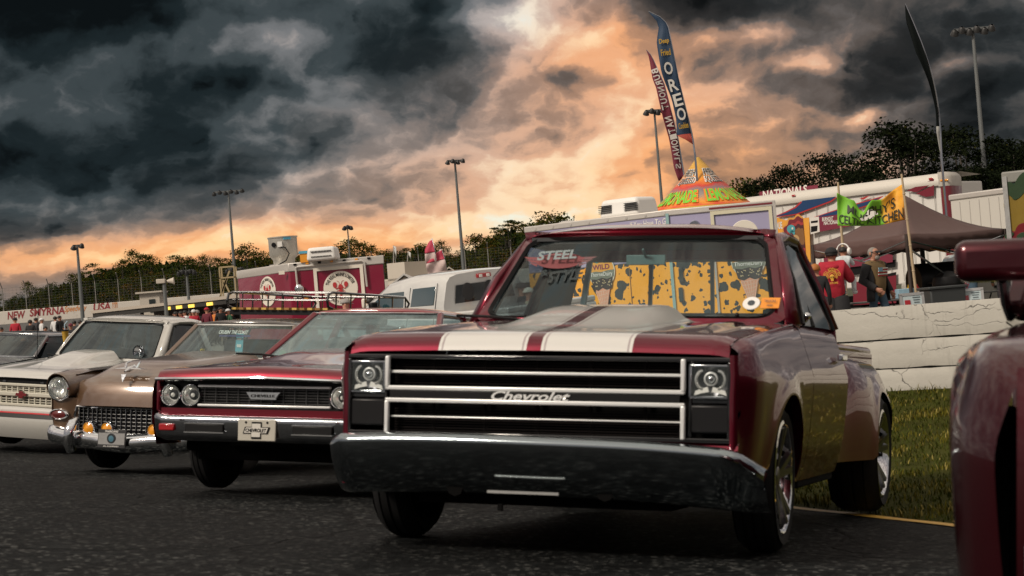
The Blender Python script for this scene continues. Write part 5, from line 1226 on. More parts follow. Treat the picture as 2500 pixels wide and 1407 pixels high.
def cow_trailer():
    m,L,H=face_mat(1628,518,38,1889,490,37.6)
    lx,ly=local_xy(m,1283,562,40.5)
    t=footbox('food_trailer','lavender ice cream trailer with orange cow print lower half, behind the striped truck','food trailer',m,[(0,0),(L,0),(L-.5,4.),(lx+.5,ly+3.5),(lx,ly)],1.02+.9,H,LAV,None,SILV,.10)
    b=MB(); b.poly([(x,y,.45) for x,y in((0,-.006),(L+.006,-.006),(L-.49,4.),(lx+.5,ly+3.5),(lx,ly-.006))],1.02+.9-.45,(0,0,1)); b.build('cow_print_panel',COW,t)
    b=MB(); b.box((L/2,2,.28),(L,3,.3)); b.build('chassis',UNDER,t)
    m2l=facing((lx,ly,0),(-lx,-ly,0)); m2=m@m2l
    def P(u,v): return ray_local(m,u,v)
    def Q(u,v): return ray_local(m2,u,v)
    # doors: bright posts and bolts
    for u in(1750,):
        p=P(u,690); b=MB(); b.box((p.x,-.02,1.2),(.045,.03,1.44)); b.build('door_post',SILV,t)
    b=MB(); b.box((0,-.01,H/2+.4),(.06,.05,H-.9)); b.build('corner_post',pmat('pale teal trim',(.30,.48,.48),.4),t)
    p=P(1888,640); b=MB(); b.box((L,-.01,H/2+.2),(.06,.06,H-.5)); b.build('corner_post',SILV,t)
    for v in(672,720):
        p=P(1663,v); b=MB(); b.box((p.x,-.03,p.z),(.09,.03,.30)); b.build('door_hinge',pmat('dark hinge',(.02,.03,.03),.4),t,bevel=.03)
    a,b_=P(1738,522),P(1880,508); c=P(1880,600)
    rect_frame(t,'window_frame',pmat('ivory frame',(.66,.62,.46),.5),a.x,b_.x,1.95,(a.z+b_.z)/2,.07)
    b=MB(); b.box(((a.x+b_.x)/2,-.02,(a.z+b_.z)/2+.10),(b_.x-a.x+.1,.03,.035)); b.build('awning_rail',pmat('maroon rail',(.18,.02,.03),.5),t)
    q=P(1818,572); b=MB(); b.lathe([(.29,0),(.28,-.012),(.001,-.013)],30,(q.x,0,q.z),(0,1,0)); b.build('round_sign',CREAM,t)
    q=P(1696,552); b=MB(); b.lathe([(.12,0),(.10,-.06),(.001,-.07)],20,(q.x,0,q.z),(0,1,0)); b.build('porthole',DARKCHROME,t)
    q=P(1828,650); cone_print(t,q,.335)
    s=thing('tmp','x','x'); bpy.data.objects.remove(s)
    # prints on the receding side, built in that side's own frame
    pr=bpy.data.objects.new('side_print',None); C.objects.link(pr); pr.parent=t; pr.matrix_local=m2l
    q=Q(1472,676); cone_print(pr,q,.34)
    q=Q(1585,545); text("If You Have To Go",1.0,.13,(q.x,-.0,q.z),(1,0,0),(0,0,1),WHITEP,pr,bold=.01,th=.006,shear=.1)
    L2=math.hypot(lx,ly)
    for k in range(8):
        b=MB(); b.box((.3+k*.5,-.022,H-.04),(.05,.02,.05)); b.build('rivet_plate',SILV,pr)
    b=MB(); b.box((L2*.42,-.01,1.15),(.02,.02,1.4)); b.box((L2*.72,-.01,1.15),(.015,.02,1.4)); b.build('panel_seam',pmat('seam',(.25,.13,.03),.6),pr,weld=False)
    p=m.inverted()@px(1535,535,39.6); ac_unit(t,(p.x,p.y+.2,H+.03),(1.08,.8,.40),WHITEP,(2,5),m2l.to_euler().z)
    p=m.inverted()@px(1358,550,41); b=MB(); b.lathe([(.22,0),(.22,.10),(.12,.13),(.001,.14)],20,(p.x+.2,p.y+.4,H)); b.build('roof_vent',SILV,t)
cow_trailer()
# ------------------------------------------------ lemonade stand with printed cone roof
def cone_mat(h):
    m=bpy.data.materials.new('lemonade cone print'); m.use_nodes=True; t=NT(m.node_tree); b=t.n['Principled BSDF']; oc=t.add('TexCoord').outputs['Object']; z=t.sep(oc)[2]
    n=t.m('MULTIPLY',t.m('SUBTRACT',t.noise(oc,3,5,.6),.5),.25); f=t.m('ADD',t.m('DIVIDE',z,h),n,clamp=True)
    c=t.ramp(f,[(.0,(.62,.06,.03)),(.10,(.75,.30,.03)),(.22,(.30,.25,.22)),(.33,(.20,.18,.19)),(.42,(.55,.04,.03)),(.55,(.78,.27,.03)),(.72,(.62,.33,.05)),(1.,(.55,.33,.06))])
    t.l.new(c,b.inputs['Base Color']); b.inputs['Roughness'].default_value=.45; return m
def lemonade():
    d=43; A=px(1704,384,d); bz=px(1712,508,d).z; Rr=1.18; h=A.z-bz
    t=thing('lemonade_stand','lemonade stand with tall orange cone roof lettered FRESH SQUEEZED LEMONADE','food stand',(A.x,A.y,0))
    b=MB(); n=8; prof=[(Rr*1.0,bz),(Rr*.66,bz+h*.30),(Rr*.38,bz+h*.58),(Rr*.15,bz+h*.85),(.03,A.z)]
    b.lathe([(r_,z-bz) for r_,z in prof],16); o=b.build('cone_roof',cone_mat(h),t,30); o.location.z=bz
    b=MB(); b.lathe([(Rr*.95,.1),(Rr*.95,1.0)],16); b.build('counter',pmat('yellow counter',(.6,.4,.05),.5),t); b=MB(); b.lathe([(Rr*1.0,bz),(Rr*1.0,bz-.25),(Rr*.97,bz-.25)],16); b.build('roof_fringe',pmat('yellow counter',(.6,.4,.05),.5),t)
    for k in range(8):
        a=2*PI*k/8; b=MB(); b.tube([(Rr*.93*math.cos(a),Rr*.93*math.sin(a),1.),(Rr*.93*math.cos(a),Rr*.93*math.sin(a),bz-.1)],.03,6); b.build('post',SILV,t)
    def rad(z): return interp(z,[(z_,r_) for r_,z_ in prof])
    def wrap(phi,zc,th):
        def fn(a,b_):
            z=zc+b_; r_=rad(z)+th; q=phi+a/max(.2,rad(zc)); return V((r_*math.sin(q),-r_*math.cos(q),z))
        return fn
    gr=pmat('lime lettering',(.16,.58,.04),.5); orl=pmat('orange outline',(.75,.22,.02),.5); wh=pmat('cone white outline',(.72,.70,.66),.5); dk=pmat('cone black lettering',(.03,.03,.03),.5)
    for ph in(-.78,.58):
        for mt,bo,th,k in((orl,.09,.012,1.08),(gr,.02,.022,1.)):
            text('LEMONADE',1.02*k,.30*k,(0,0,0),(1,0,0),(0,0,1),mt,t,bold=bo,fn=wrap(ph,bz+.24,th))
        for s,dz,w in(('FRESH',.84,.32),('SQUEEZED',.64,.52)):
            for mt,bo,th,k in((wh,.05,.012,1.08),(dk,.0,.024,.94)):
                text(s,w*k*.9,.17*k,(0,0,0),(1,0,0),(0,0,1),mt,t,bold=bo,fn=wrap(ph*1.0,bz+dz*h/1.22,th))
lemonade()
# ------------------------------------------------ feather flags
def feather(name,label,base,top,bow,w0,mt,d,letters,pole_base_z,lm,w_profile,side=-1,acc=None):
    """flag sewn to a bent pole; base/top are pixels of the pole, bow = extra sideways pixels"""
    pts=[]; n=26
    for k in range(n+1):
        s=k/n; u=base[0]+(top[0]-base[0])*s+bow(s); v=base[1]+(top[1]-base[1])*s; pts.append(px(u,v,d+.10*math.sin(s*7)))
    o=px(base[0],base[1],d); ob=V((o.x,o.y,pole_base_z)); t=thing(name,label,'feather flag',ob,0,'feather flags over the trailers')
    loc=[p-ob for p in pts]; pole=[V((0,0,0))]+loc
    b=MB(); b.tube(pole,[.025]*2+[.022-.014*k/n for k in range(n)],6); b.build('pole',DARKCHROME,t)
    rt=M@V((1,0,0)); rows=[]
    for k,p in enumerate(loc):
        s=k/n; w=interp(s,w_profile)*w0; dirx=(rt+V((0,.35*math.sin(s*5),0))).normalized()*side
        tg=(loc[min(n,k+1)]-loc[max(0,k-1)]).normalized(); dirx=(dirx-tg*dirx.dot(tg)*.9).normalized()
        rows.append([p+dirx*w*q/6+V((0,.10*w*math.sin(q*.9+s*9),0)) for q in range(7)])
    b=MB().grid(rows); b.build('flag_cloth',mt,t,180,solid=.006)
    if acc:
        for s0,s1,am in acc:
            i0,i1=int(s0*n),int(s1*n); b=MB().grid([[p+V((0,-.012,0)) for p in r_] for r_ in rows[i0:i1+1]]); b.build('print_band',am,t,180,solid=.003)
    def at(s,q):
        i=min(n-1,max(0,int(s*n))); f=s*n-i; a=rows[i]; c=rows[i+1]; j=min(5,max(0,int(q*6))); g=q*6-j
        return (a[j].lerp(a[j+1],g)).lerp(c[j].lerp(c[j+1],g),f)
    for ch,s,q,hs,ws,mtx,flipped in letters:
        c=at(s,q); ex=at(s,min(1,q+.1))-at(s,max(0,q-.1)); ey=at(min(1,s+.02),q)-at(max(0,s-.02),q)
        if side<0: ex=-ex
        ex.normalize(); ey.normalize()
        if flipped==2: ex,ey=-ex,ey           # seen from the back of the cloth
        if flipped==1: ex,ey=ey,-ex
        if flipped==3: ex,ey=-ey,-ex
        nn=ex.cross(ey); off=V((0,-.035,0))
        o_=text(ch,ws,hs,c+off-nn*.003,ex,ey,mtx,t,bold=.02)
        if flipped==3:
            pass
    return t
NAVY=pmat('navy flag cloth',(.015,.04,.085),.7,var=.2,scale=2); MAR=pmat('maroon flag cloth',(.15,.015,.035),.7,var=.2,scale=2); DKG=pmat('dark flag cloth',(.004,.006,.006),.8,spec=.1)
GOLD=pmat('gold lettering',(.55,.33,.03),.5); FW=pmat('flag white',(.62,.60,.56),.6)
L1=[('Deep',.80,.5,.15,.24,GOLD,0),('Fried',.725,.5,.15,.24,GOLD,0)]
for ch,s in zip('OREO',(.615,.50,.395,.295)): L1.append((ch,s,.5,.29,.20,FW,0))
L1.append(('Cookies',.215,.5,.14,.25,GOLD,0))
feather('feather_flag','navy feather flag with white OREO lettering and gold Cookies, above the cone roof',(1697,380),(1583,28),lambda s:interp(s,[(0,0),(.14,9),(.54,20),(.77,31),(.91,37),(.96,25),(1,0)]),.37,NAVY,42.5,L1,2.9,FW,[(0,.02),(.085,.04),(.15,1.0),(.27,.80),(.41,.74),(.60,.97),(.80,.92),(.91,.62),(.97,.3),(1,.02)],-1,[(.10,.18,pmat('print red blur',(.38,.06,.04),.6,var=.5,scale=5))])
L2=[]
word='FLAMMWAR'
for i,ch in enumerate('BURNOUT NATIONALS'):
    if ch!=' ': L2.append((ch,(.845-.046*i),.5,.17,.125,FW,3))
feather('feather_flag','slim maroon feather flag with white sideways lettering, left of the navy flag',(1672,440),(1578,122),lambda s:interp(s,[(0,0),(.34,14),(.53,16),(.73,19),(.95,9),(1,0)]),.27,MAR,46,L2,2.2,FW,[(0,.6),(.1,.85),(.5,.9),(.8,.8),(.95,.3),(1,.02)],-1)
feather('feather_flag','thin black feather flag seen edge-on in front of the right oaks',(2298,380),(2210,10),lambda s:24*math.sin(PI*s),.18,DKG,38,[],1.6,FW,[(0,.1),(.15,.5),(.3,.35),(.5,.6),(.7,1.),(.9,.7),(1,.05)],-1,[(.0,.22,pmat('pale flag print',(.30,.30,.28),.7,var=.4,scale=5))])
for u0,v0,u1,v1,lab in((1068,690,1055,582,'tall thin red and white feather flag beside the gable roofs'),(1092,688,1078,608,'shorter white feather flag with pink top beside the gable roofs')):
    feather('feather_flag',lab,(u0,v0),(u1,v1),lambda s:4*math.sin(PI*s),.42 if u0<1080 else .75,pmat('pale pink flag',(.62,.48,.46),.7),62,[],1.0,FW,[(0,.7),(.5,.9),(.8,.8),(.93,.4),(1,.05)],-1,[(.72,.98,pmat('flag red',(.45,.04,.08),.7)),(.0,.22,pmat('flag red',(.45,.04,.08),.7))])
# ------------------------------------------------ white semi trailer with swooshes, banners hung on it
def semi():
    m,L,H=face_mat(1640,508,59.5,2292,424,53.0)
    W_=pmat('white trailer skin',(.66,.64,.60),.4,var=.06,scale=1.5); t=thing('semi_trailer','long white semi trailer with blue swoosh and red stripes behind the canopy','semi trailer',mat=m)
    b=MB(); b.box((L/2,1.3,(H+1.0)/2-.1),(L,2.5,H-1.2)); b.build('body',W_,t,bevel=.05)
    # rounded roof edge of ribbed sheet
    b=MB(); b.grid([[V((L*k/40,y,z)) for k in range(41)] for y,z in((.04,H-.34),(-.03,H-.33),(-.05,H-.27),(-.04,H-.15),(.03,H-.06),(.15,H),(.5,H+.05),(1.3,H+.08),(2.5,H))]); b.build('roof_edge',pmat('ivory roof sheet',(.58,.55,.49),.45),t,40)
    for k in range(24):
        b=MB(); b.box((L*(k+.5)/24,-.004,H*.5+.15),(.012,.02,H-1.1)); b.build('panel_seam',pmat('panel seam',(.40,.38,.35),.6),t)
    P=lambda u,v:ray_local(m,u,v)
    b=MB(); b.grid([[V((L+.02,0,z)),V((L+.20,.05,z)),V((L+.27,.25,z)),V((L+.15,1.,z)),V((L-.7,2.5,z))] for z in(.8,1.6,H-.45,H-.36)]); b.build('nose_cap',pmat('maroon nose paint',(.17,.012,.022),.3,coat=1.),t,60)
    b=MB(); b.grid([[V((L-.02,-.04,z-.0)),V((L+.20-.02*q,.05,z)),V((L+.275-.04*q,.25,z)),V((L+.155-.05*q,1.,z)),V((L-.7,2.5,z))] for q,z in((0,H-.36),(0,H-.10),(1,H-.02),(3,H+.05))]); b.build('nose_top',pmat('dirty ivory',(.48,.45,.40),.5,var=.2,scale=3),t,60)
    for k in range(3):
        b=MB(); b.ball((L+.06+.08*k,.0+.02*k,H-.2),(.05,.03,.035),8,6); b.build('marker_light',AMBER,t)
    for u,v in((1940,478),(2275,437)):
        p=P(u,v); b=MB(); b.box((p.x,-.06,p.z),(.13,.03,.06)); b.build('marker_light',REDLENS,t,bevel=.012)
    BL=pmat('blue swoosh',(.012,.045,.13),.4); RD=pmat('red outline',(.42,.03,.03),.4); MD=pmat('maroon swoosh',(.16,.012,.025),.4)
    def patch(nm,pts,mt,y=-.034):
        b=MB(); q=[P(u,v) for u,v in pts]; b.poly([(p.x,y,p.z) for p in q],.006,(0,-1,0)); b.build(nm,mt,t)
    s1=[(1890,530),(1920,520),(1945,508),(1958,496),(1963,485),(2010,479),(2055,471),(2030,490),(1990,505),(1945,522)]
    o1=[(1884,532),(1917,518),(1941,506),(1954,494),(1960,483),(2010,476),(2060,469),(2032,493),(1992,508),(1946,525)]
    patch('swoosh_outline',o1,RD,-.03); patch('swoosh',s1,BL,-.037)
    patch('swoosh_outline',[(1975,535),(2070,503),(2160,478),(2130,500),(2040,528)],RD,-.03); patch('swoosh',[(1982,534),(2070,506),(2150,483),(2125,499),(2040,526)],BL,-.037)
    patch('swoosh',[(2100,485),(2126,477),(2110,488)],RD,-.037)
    for q in((2215,466,2282,437,2282,446,2240,470),(2238,473,2282,452,2282,478,2262,481)):
        patch('stripe',[(q[0],q[1]),(q[2],q[3]),(q[4],q[5]),(q[6],q[7])],MD,-.037)
    b=MB(); b.box((L*.55,1.3,.6),(L*.8,2.0,.35)); b.build('chassis',UNDER,t)
    # black and white lower graphics seen under the canopy
    for q in((2008,640,2040,637,2022,700,2004,702),(2060,655,2120,648,2110,668,2060,675),(2120,680,2190,664,2188,690,2128,700),(2150,640,2188,634,2188,652,2150,657)):
        patch('graphic',[(q[0],q[1]),(q[2],q[3]),(q[4],q[5]),(q[6],q[7])],BLACK,-.037)
    patch('graphic',[(2085,690),(2190,672),(2190,740),(2085,745)],MD,-.041)
    return m
SM=semi()
def banner(name,label,m,pts,mt,y=-.10,cat='banner',th=.01):
    q=[ray_local(m,u,v) for u,v in pts]; ox=min(p.x for p in q); oz=min(p.z for p in q)
    mm=m@Matrix.Translation((ox,0,oz)); t=thing(name,label,cat,mat=mm)
    b=MB(); b.poly([(p.x-ox,y,p.z-oz) for p in q],th,(0,-1,0)); b.build('cloth',mt,t)
    return t,mm,y-th
def btext(t,mm,y,s,u0,v0,u1,v1,h,mt,bold=.02,shear=0.):
    a,b=ray_local(mm,u0,v0),ray_local(mm,u1,v1); ux=b-a; text(s,(V((ux.x,0,ux.z))).length,h,((a.x+b.x)/2,y,(a.z+b.z)/2),(ux.x,0,ux.z),(-ux.z,0,ux.x),mt,t,bold=bold,th=.008,shear=shear)
MB_=pmat('maroon banner',(.17,.012,.035),.6); FWB=pmat('banner white',(.66,.63,.58),.6)
t,mm,y=banner('event_banner','maroon banner with OPEN AT 4PM and TICKETS lettering under the canopy',SM,[(2012,592),(2184,572),(2184,640),(2018,660)],MB_)
btext(t,mm,y,'OPEN AT 4PM @ NEW SMYRNA SPEEDWAY',2052,610,2198,594,.12,FWB); btext(t,mm,y,'TICKETS @ GATE ENTRANCE',2072,627,2166,615,.11,FWB); btext(t,mm,y,'$1,000',2018,592,2060,587,.16,FWB)
t,mm,y=banner('event_banner','small maroon banner with BURNOUT NATIONALS lettering above the canopy',SM,[(2004,530),(2082,520),(2082,552),(2006,566)],MB_)
btext(t,mm,y,'BURNOUT',2012,536,2040,533,.12,FWB,.03,.2); btext(t,mm,y,'NATIONALS',2016,545,2056,541,.12,FWB,.03,.2)
t,mm,y=banner('event_banner','black and white banner with a bold letter beside the turkey poster',SM,[(1981,532),(2004,529),(2006,566),(1984,572)],FWB)
b=MB(); P=lambda u,v:ray_local(mm,u,v)
for q in((1985,540,2002,538,2001,543,1985,545),(1985,553,2001,551,2000,564,1985,567)):
    b=MB(); b.poly([(P(q[i],q[i+1]).x,y-.002,P(q[i],q[i+1]).z) for i in(0,2,4,6)],.006,(0,-1,0)); b.build('graphic',BLACK,t)
OR_=pmat('orange banner',(.72,.33,.04),.6,var=.25,scale=3)
t,mm,y=banner('poster','orange poster with a turkey picture right of the lavender trailer',SM,[(1894,529),(1922,538),(1980,531),(1984,640),(1900,650)],OR_)
c=P(1958,578) if False else ray_local(mm,1957,576)
for k,(rr,mt) in enumerate(((.66,pmat('turkey amber',(.60,.28,.05),.6)),(.60,pmat('turkey maroon',(.16,.01,.02),.6)),(.47,pmat('turkey red',(.33,.03,.03),.6)),(.38,pmat('turkey dark',(.06,.01,.015),.6)),(.27,pmat('turkey brown',(.20,.09,.03),.6)))):
    pts=[(c.x+rr*(1+.06*math.cos(12*a))*math.cos(a),y-.004*k-.004,c.z-.03+rr*1.0*(1+.06*math.cos(12*a))*math.sin(a)) for a in[2*PI*q/72 for q in range(72)]]
    pts=[(max(-.0,min(1.12,px_)),yy,zz) for px_,yy,zz in pts]
    b=MB(); b.poly(pts,.003,(0,-1,0)); b.build('tail_print',mt,t)
q=ray_local(mm,1938,563); 
for dx,dz,r1,mt in((0,.05,.15,pmat('turkey teal',(.06,.30,.34),.6)),(.03,-.08,.10,pmat('turkey teal',(.06,.30,.34),.6)),(-.04,-.16,.12,REDLENS),(.10,-.28,.17,pmat('turkey tan',(.45,.28,.12),.6))):
    b=MB(); b.poly([(q.x+dx+r1*math.cos(a),y-.03,q.z+dz+r1*.85*math.sin(a)) for a in[2*PI*k/18 for k in range(18)]],.006,(0,-1,0)); b.build('bird_print',mt,t)
b=MB(); b.poly([(q.x+.06+.035*math.cos(a),y-.04,q.z+.06+.035*math.sin(a)) for a in[2*PI*k/12 for k in range(12)]],.006,(0,-1,0)); b.build('bird_print',FWB,t)
btext(t,mm,y,'DUE',1899,552,1915,550,.22,FWB,.04)
t,mm,y=banner('event_banner','maroon NATIONALS banner standing above the semi trailer roof, left end',SM,[(1740,470),(1884,452),(1885,474),(1740,492)],MB_,2.6)
btext(t,mm,y,'NATIONALS',1748,478,1858,462,.26,FWB,.03,.1)
# ------------------------------------------------ plain white trailer behind the canopy, printed trailer at the right edge
def white_box():
    m,L,H=face_mat(2319,483,43.5,2462,470,42)
    W_=pmat('plain white trailer skin',(.56,.54,.49),.5,var=.06,scale=1.2); t=thing('box_trailer','plain white box trailer behind the cooking tables, grey roof edge','trailer',mat=m)
    b=MB(); b.box((L/2,1.2,(H+.4)/2),(L,2.4,H-.4)); b.build('body',W_,t,bevel=.03)
    b=MB(); b.box((L/2,1.2,H+.02),(L+.06,2.46,.14)); b.build('roof_rim',SILV,t,bevel=.03)
    for k in range(1,6):
        b=MB(); b.box((L*k/6,-.004,H/2+.2),(.012,.012,H-.6)); b.build('panel_seam',pmat('panel seam',(.40,.38,.35),.6),t)
    b=MB(); b.ball((L*.80,1.0,H+.08),(.42,.4,.12)); b.build('roof_vent',SILV,t)
    b=MB(); b.box((L/2,1.2,.3),(L,2,.3)); b.build('chassis',UNDER,t)
white_box()
def fruit_trailer():
    m,L,H=face_mat(2449,432,35,2640,412,34.3)
    t=thing('food_trailer','trailer at the right edge with painted lemons and strawberries','food trailer',mat=m)
    b=MB(); b.box((L/2,1.2,(H+.5)/2),(L,2.4,H-.5)); b.build('body',pmat('dark green wrap',(.018,.05,.03),.4,var=.3,scale=1.5),t,bevel=.03)
    b=MB(); b.box((L/2,1.2,H-.02),(L+.06,2.46,.22)); b.build('roof_rim',pmat('grey rim',(.22,.22,.20),.5),t,bevel=.03)
    b=MB(); b.box((.03,-.03,H/2+.25),(.09,.05,H-.5)); b.build('corner_post',ALU,t)
    P=lambda u,v:ray_local(m,u,v)
    def blobp(nm,u,v,rx,rz,mt,rot=0.,y=-.01):
        q=P(u,v); pts=[]
        for k in range(20):
            a=2*PI*k/20; x,z=rx*math.cos(a),rz*math.sin(a)*(1-.12*math.cos(a)); pts.append((q.x+x*math.cos(rot)-z*math.sin(rot),y,q.z+x*math.sin(rot)+z*math.cos(rot)))
        b=MB(); b.poly(pts,.008,(0,-1,0)); b.build(nm,mt,t,bevel=.003)
    YL=pmat('lemon yellow print',(.20,.13,.01),.4,var=.3,scale=3); GRN=pmat('leaf print',(.015,.04,.012),.4,var=.3,scale=4); STR=pmat('strawberry print',(.14,.008,.012),.3,var=.4,scale=12)
    blobp('lemon_print',2475,515,.17,.42,YL,.1); blobp('lemon_print',2510,500,.22,.46,YL,-.3,-.014); blobp('leaf_print',2468,462,.10,.22,GRN,.6,-.02); blobp('leaf_print',2492,455,.12,.28,GRN,-.5,-.024)
    blobp('strawberry_print',2478,588,.22,.18,STR,0,-.018); blobp('strawberry_print',2505,570,.2,.2,STR,0,-.028)
    for u in(2465,2495): blobp('leaf_print',u,575,.10,.05,GRN,.4,-.036)
fruit_trailer()
# ------------------------------------------------ canopy with banner poles
def canopy():
    d0=35.; N=px(2214,592,d0); L_=px(1984,598,37.2); Rr=px(2452,556,37.0); z=2.45
    N.z=L_.z=Rr.z=0; o=N; X=(Rr-N); Y=(L_-N); Bk=L_+Rr-N; ez=[px(2214,585,d0).z,px(1984,592,37.2).z,px(2452,552,37.).z]; e=sum(ez)/3; ap=(N+Bk)/2; az=px(2222,470,(d0+37)/2).z
    t=thing('canopy_tent','brown pop-up canopy over the cooking tables behind the white wall','canopy',o)
    CL=pmat('brown canopy cloth',(.085,.045,.040),.6,var=.2,scale=2.5); cs=[V((0,0,0)),X,Bk-N,Y]; apx=ap-N
    for i in range(4):
        a,b_=cs[i],cs[(i+1)%4]; rows=[]
        for k in range(9):
            s=k/8; zz=e+(az-e)*(s**1.15)-.10*math.sin(PI*s); rows.append([(a.lerp(b_,q/8)).lerp(apx,s*.995)+V((0,0,zz-.05*math.sin(PI*q/8)*(1-s))) for q in range(9)])
        MB().grid(rows).build('roof_panel',CL,t,60,solid=.01)
        rows=[[a.lerp(b_,q/20)+V((0,0,e-dz-.05*math.sin(PI*q/20)*1.-(.02*math.sin(q*2.1) if dz else 0))) for q in range(21)] for dz in(0,.10,.20,.27)]
        MB().grid(rows).build('valance',CL,t,40,solid=.006)
        b=MB(); b.tube([a+V((0,0,0)),a+V((0,0,e))],.035,8); b.build('leg',pmat('dark canopy leg',(.05,.035,.03),.5),t)
        b=MB(); b.tube([a+V((0,0,e-.12)),a.lerp(b_,.5)+V((0,0,e-.42)),b_+V((0,0,e-.12))],.018,6); b.build('truss',DARKCHROME,t)
    b=MB(); b.tube([V((0,0,e-.25)),X*.8+V((0,0,e-1.55))],.022,6); b.build('guy_strut',DARKCHROME,t)
    BAM=pmat('bamboo',(.46,.35,.22),.6,var=.2,scale=8)
    pl=[]
    for (u0,v0,u1,v1,d) in((2003+43,445,2060,640,34.6),(2201,425,2241,752,34.2)):
        A,B=px(u0,v0,d),px(u1,v1,d); r=thing('banner_pole','bamboo pole holding the %s end of the green and orange banner'%('left' if u0<2100 else 'right'),'pole',(B.x,B.y,0),0,'bamboo banner poles')
        D=(A-B); D=D/D.z; foot=V((0,0,0)); lo=B-V((B.x,B.y,0)); g=[lo+D*(zz-lo.z) for zz in(0,B.z,(A.z+B.z)/2,A.z)]
        b=MB(); b.tube(g,[.028,.027,.025,.02],8); b.build('cane',BAM,r)
        for k in range(7):
            zz=.3+k*.48
            if zz<A.z: b=MB(); p=lo+D*(zz-lo.z); b.lathe([(.027,-.012),(.032,0),(.027,.012)],8,p); b.build('node_ring',BAM,r)
        pl.append((A,B))
    # banner with torn middle, green to orange
    d=34.4; t2=thing('cloth_banner',"green and orange cloth banner reading MURPHY'S CELTIC KITCHEN above the canopy",'banner',px(2050,552,d))
    o=px(2050,552,d); G=bpy.data.materials.new('banner cloth'); G.use_nodes=True; tt=NT(G.node_tree); bb=tt.n['Principled BSDF']; oc=tt.add('TexCoord').outputs['Object']; nx=tt.sep(oc)[0]
    n_=tt.noise(oc,4,4,.6); f=tt.m('ADD',nx,tt.m('MULTIPLY',tt.m('SUBTRACT',n_,.5),.25))
    gcol=tt.mix(n_,(.10,.38,.02),(.25,.55,.03)); ocol=tt.mix(tt.m('MULTIPLY',tt.m('SUBTRACT',n_,.35),4,clamp=True),(.55,.20,.015),(.80,.40,.03))
    tt.l.new(tt.mix(tt.m('MULTIPLY',tt.m('SUBTRACT',f,.80),12,clamp=True),gcol,ocol),bb.inputs['Base Color']); bb.inputs['Roughness'].default_value=.6
    top=lambda s:interp(s,[(0,471),(.08,478),(.17,486),(.25,490),(.33,512),(.40,519),(.46,500),(.52,488),(.58,489),(.68,487),(.76,476),(.85,464),(.93,456),(1,449)])
    bot=lambda s:interp(s,[(0,551),(.3,552),(.6,551),(1,537)])
    def bp(s,q): 
        u=2045+(2205-2045)*s+(6-10*(1-q) if s<.1 else 0)*.5+8*q*0; v=top(s)+(bot(s)-top(s))*q; return px(u+(4*q if s>.5 else -3*q),v,d+.06*math.sin(s*9+q*3)+.03*math.sin(s*23))-o
    rows=[[bp(s/40,q/14) for s in range(41)] for q in range(15)]
    b=MB().grid(rows); hole=lambda s,q:(abs(s-.47)<.13*(1-abs(q-.52)/.24) and .28<q<.76 and s>.36)
    b.f=[f for i,f in enumerate(b.f) if not hole((i%40+.5)/40,(i//40+.5)/14)]; b.mi=[0]*len(b.f)
    b.build('cloth',G,t2,180,solid=.006)
    ink=pmat('banner ink',(.015,.02,.012),.6)
    def fnw(s0,s1,q0,q1,w,h):
        def fn(a,b_):
            s=s0+(s1-s0)*(a/w+.5); q=q0+(q1-q0)*(.5-b_/h); return bp(s,q)+V((0,-.03,0))
        return fn
    text("MURPHY'S",1,.3,(0,0,0),(1,0,0),(0,0,1),ink,t2,bold=.012,fn=fnw(.15,.86,.22,.56,1,.3))
    text('CELTIC KITCHEN',1,.3,(0,0,0),(1,0,0),(0,0,1),ink,t2,bold=.012,fn=fnw(.02,.98,.64,.95,1,.3))
canopy()
# ------------------------------------------------ tables, cookers, bins, menu boards under the canopy
def on_ground(u,v,d): p=px(u,v,d); return V((p.x,p.y,0))
def table(u,d,w,label,ty=None):
    o=on_ground(u,740,d); t=thing('folding_table',label,'table',o,.25)
    b=MB(); b.box((0,0,.74),(w,.7,.035)); b.build('tabletop',pmat('table grey',(.10,.10,.10),.5),t,bevel=.01)
    for s in(1,-1):
        for q in(.28,-.28):
            b=MB(); b.tube([(s*w*.42,q,.72),(s*w*.36,q,.4),(s*w*.42,q*1.1,0)],.014,6); b.build('leg',BLACK,t)
    return t
table(2130,35.2,1.9,'folding table with black bent legs behind the walking man'); table(2300,36.,2.2,'folding table with sauces and a cool box beside the tent post')
def bottle(u,v,d,mt,label):
    o=on_ground(u,740,d); z=px(u,v,d).z; t=thing('sauce_bottle',label,'bottle',(o.x,o.y,.76))
    b=MB(); b.lathe([(.001,0),(.05,0),(.055,.02),(.055,.15),(.03,.19),(.012,.21),(.008,.25),(.001,.25)],12); b.build('bottle_body',mt,t)
    b=MB(); b.lathe([(.057,.06),(.057,.13)],12); b.build('label_band',CREAM,t)
bottle(2221,700,35.6,pmat('mustard',(.6,.36,.03),.4),'yellow mustard bottle on the table beside the tent post'); bottle(2243,700,35.7,pmat('ketchup',(.35,.02,.02),.4),'red ketchup bottle on the table, right of the mustard')
o=on_ground(2195,740,35.6); t=tag(MB().box((0,0,.06),(.5,.35,.12)).build('food_tray',ALU,None,bevel=.02),'silver food tray on the folding table behind the menu board','tray'); t.location=(o.x,o.y,.76)
o=on_ground(2200,740,35.4); t=tag(MB().box((0,0,.09),(.35,.3,.18)).build('cardboard_box',pmat('blue white box',(.25,.40,.50),.6,var=.4,scale=8),None,bevel=.01),'pale blue box on the table left of the tent post','box'); t.location=(o.x+.05,o.y-.25,.76)
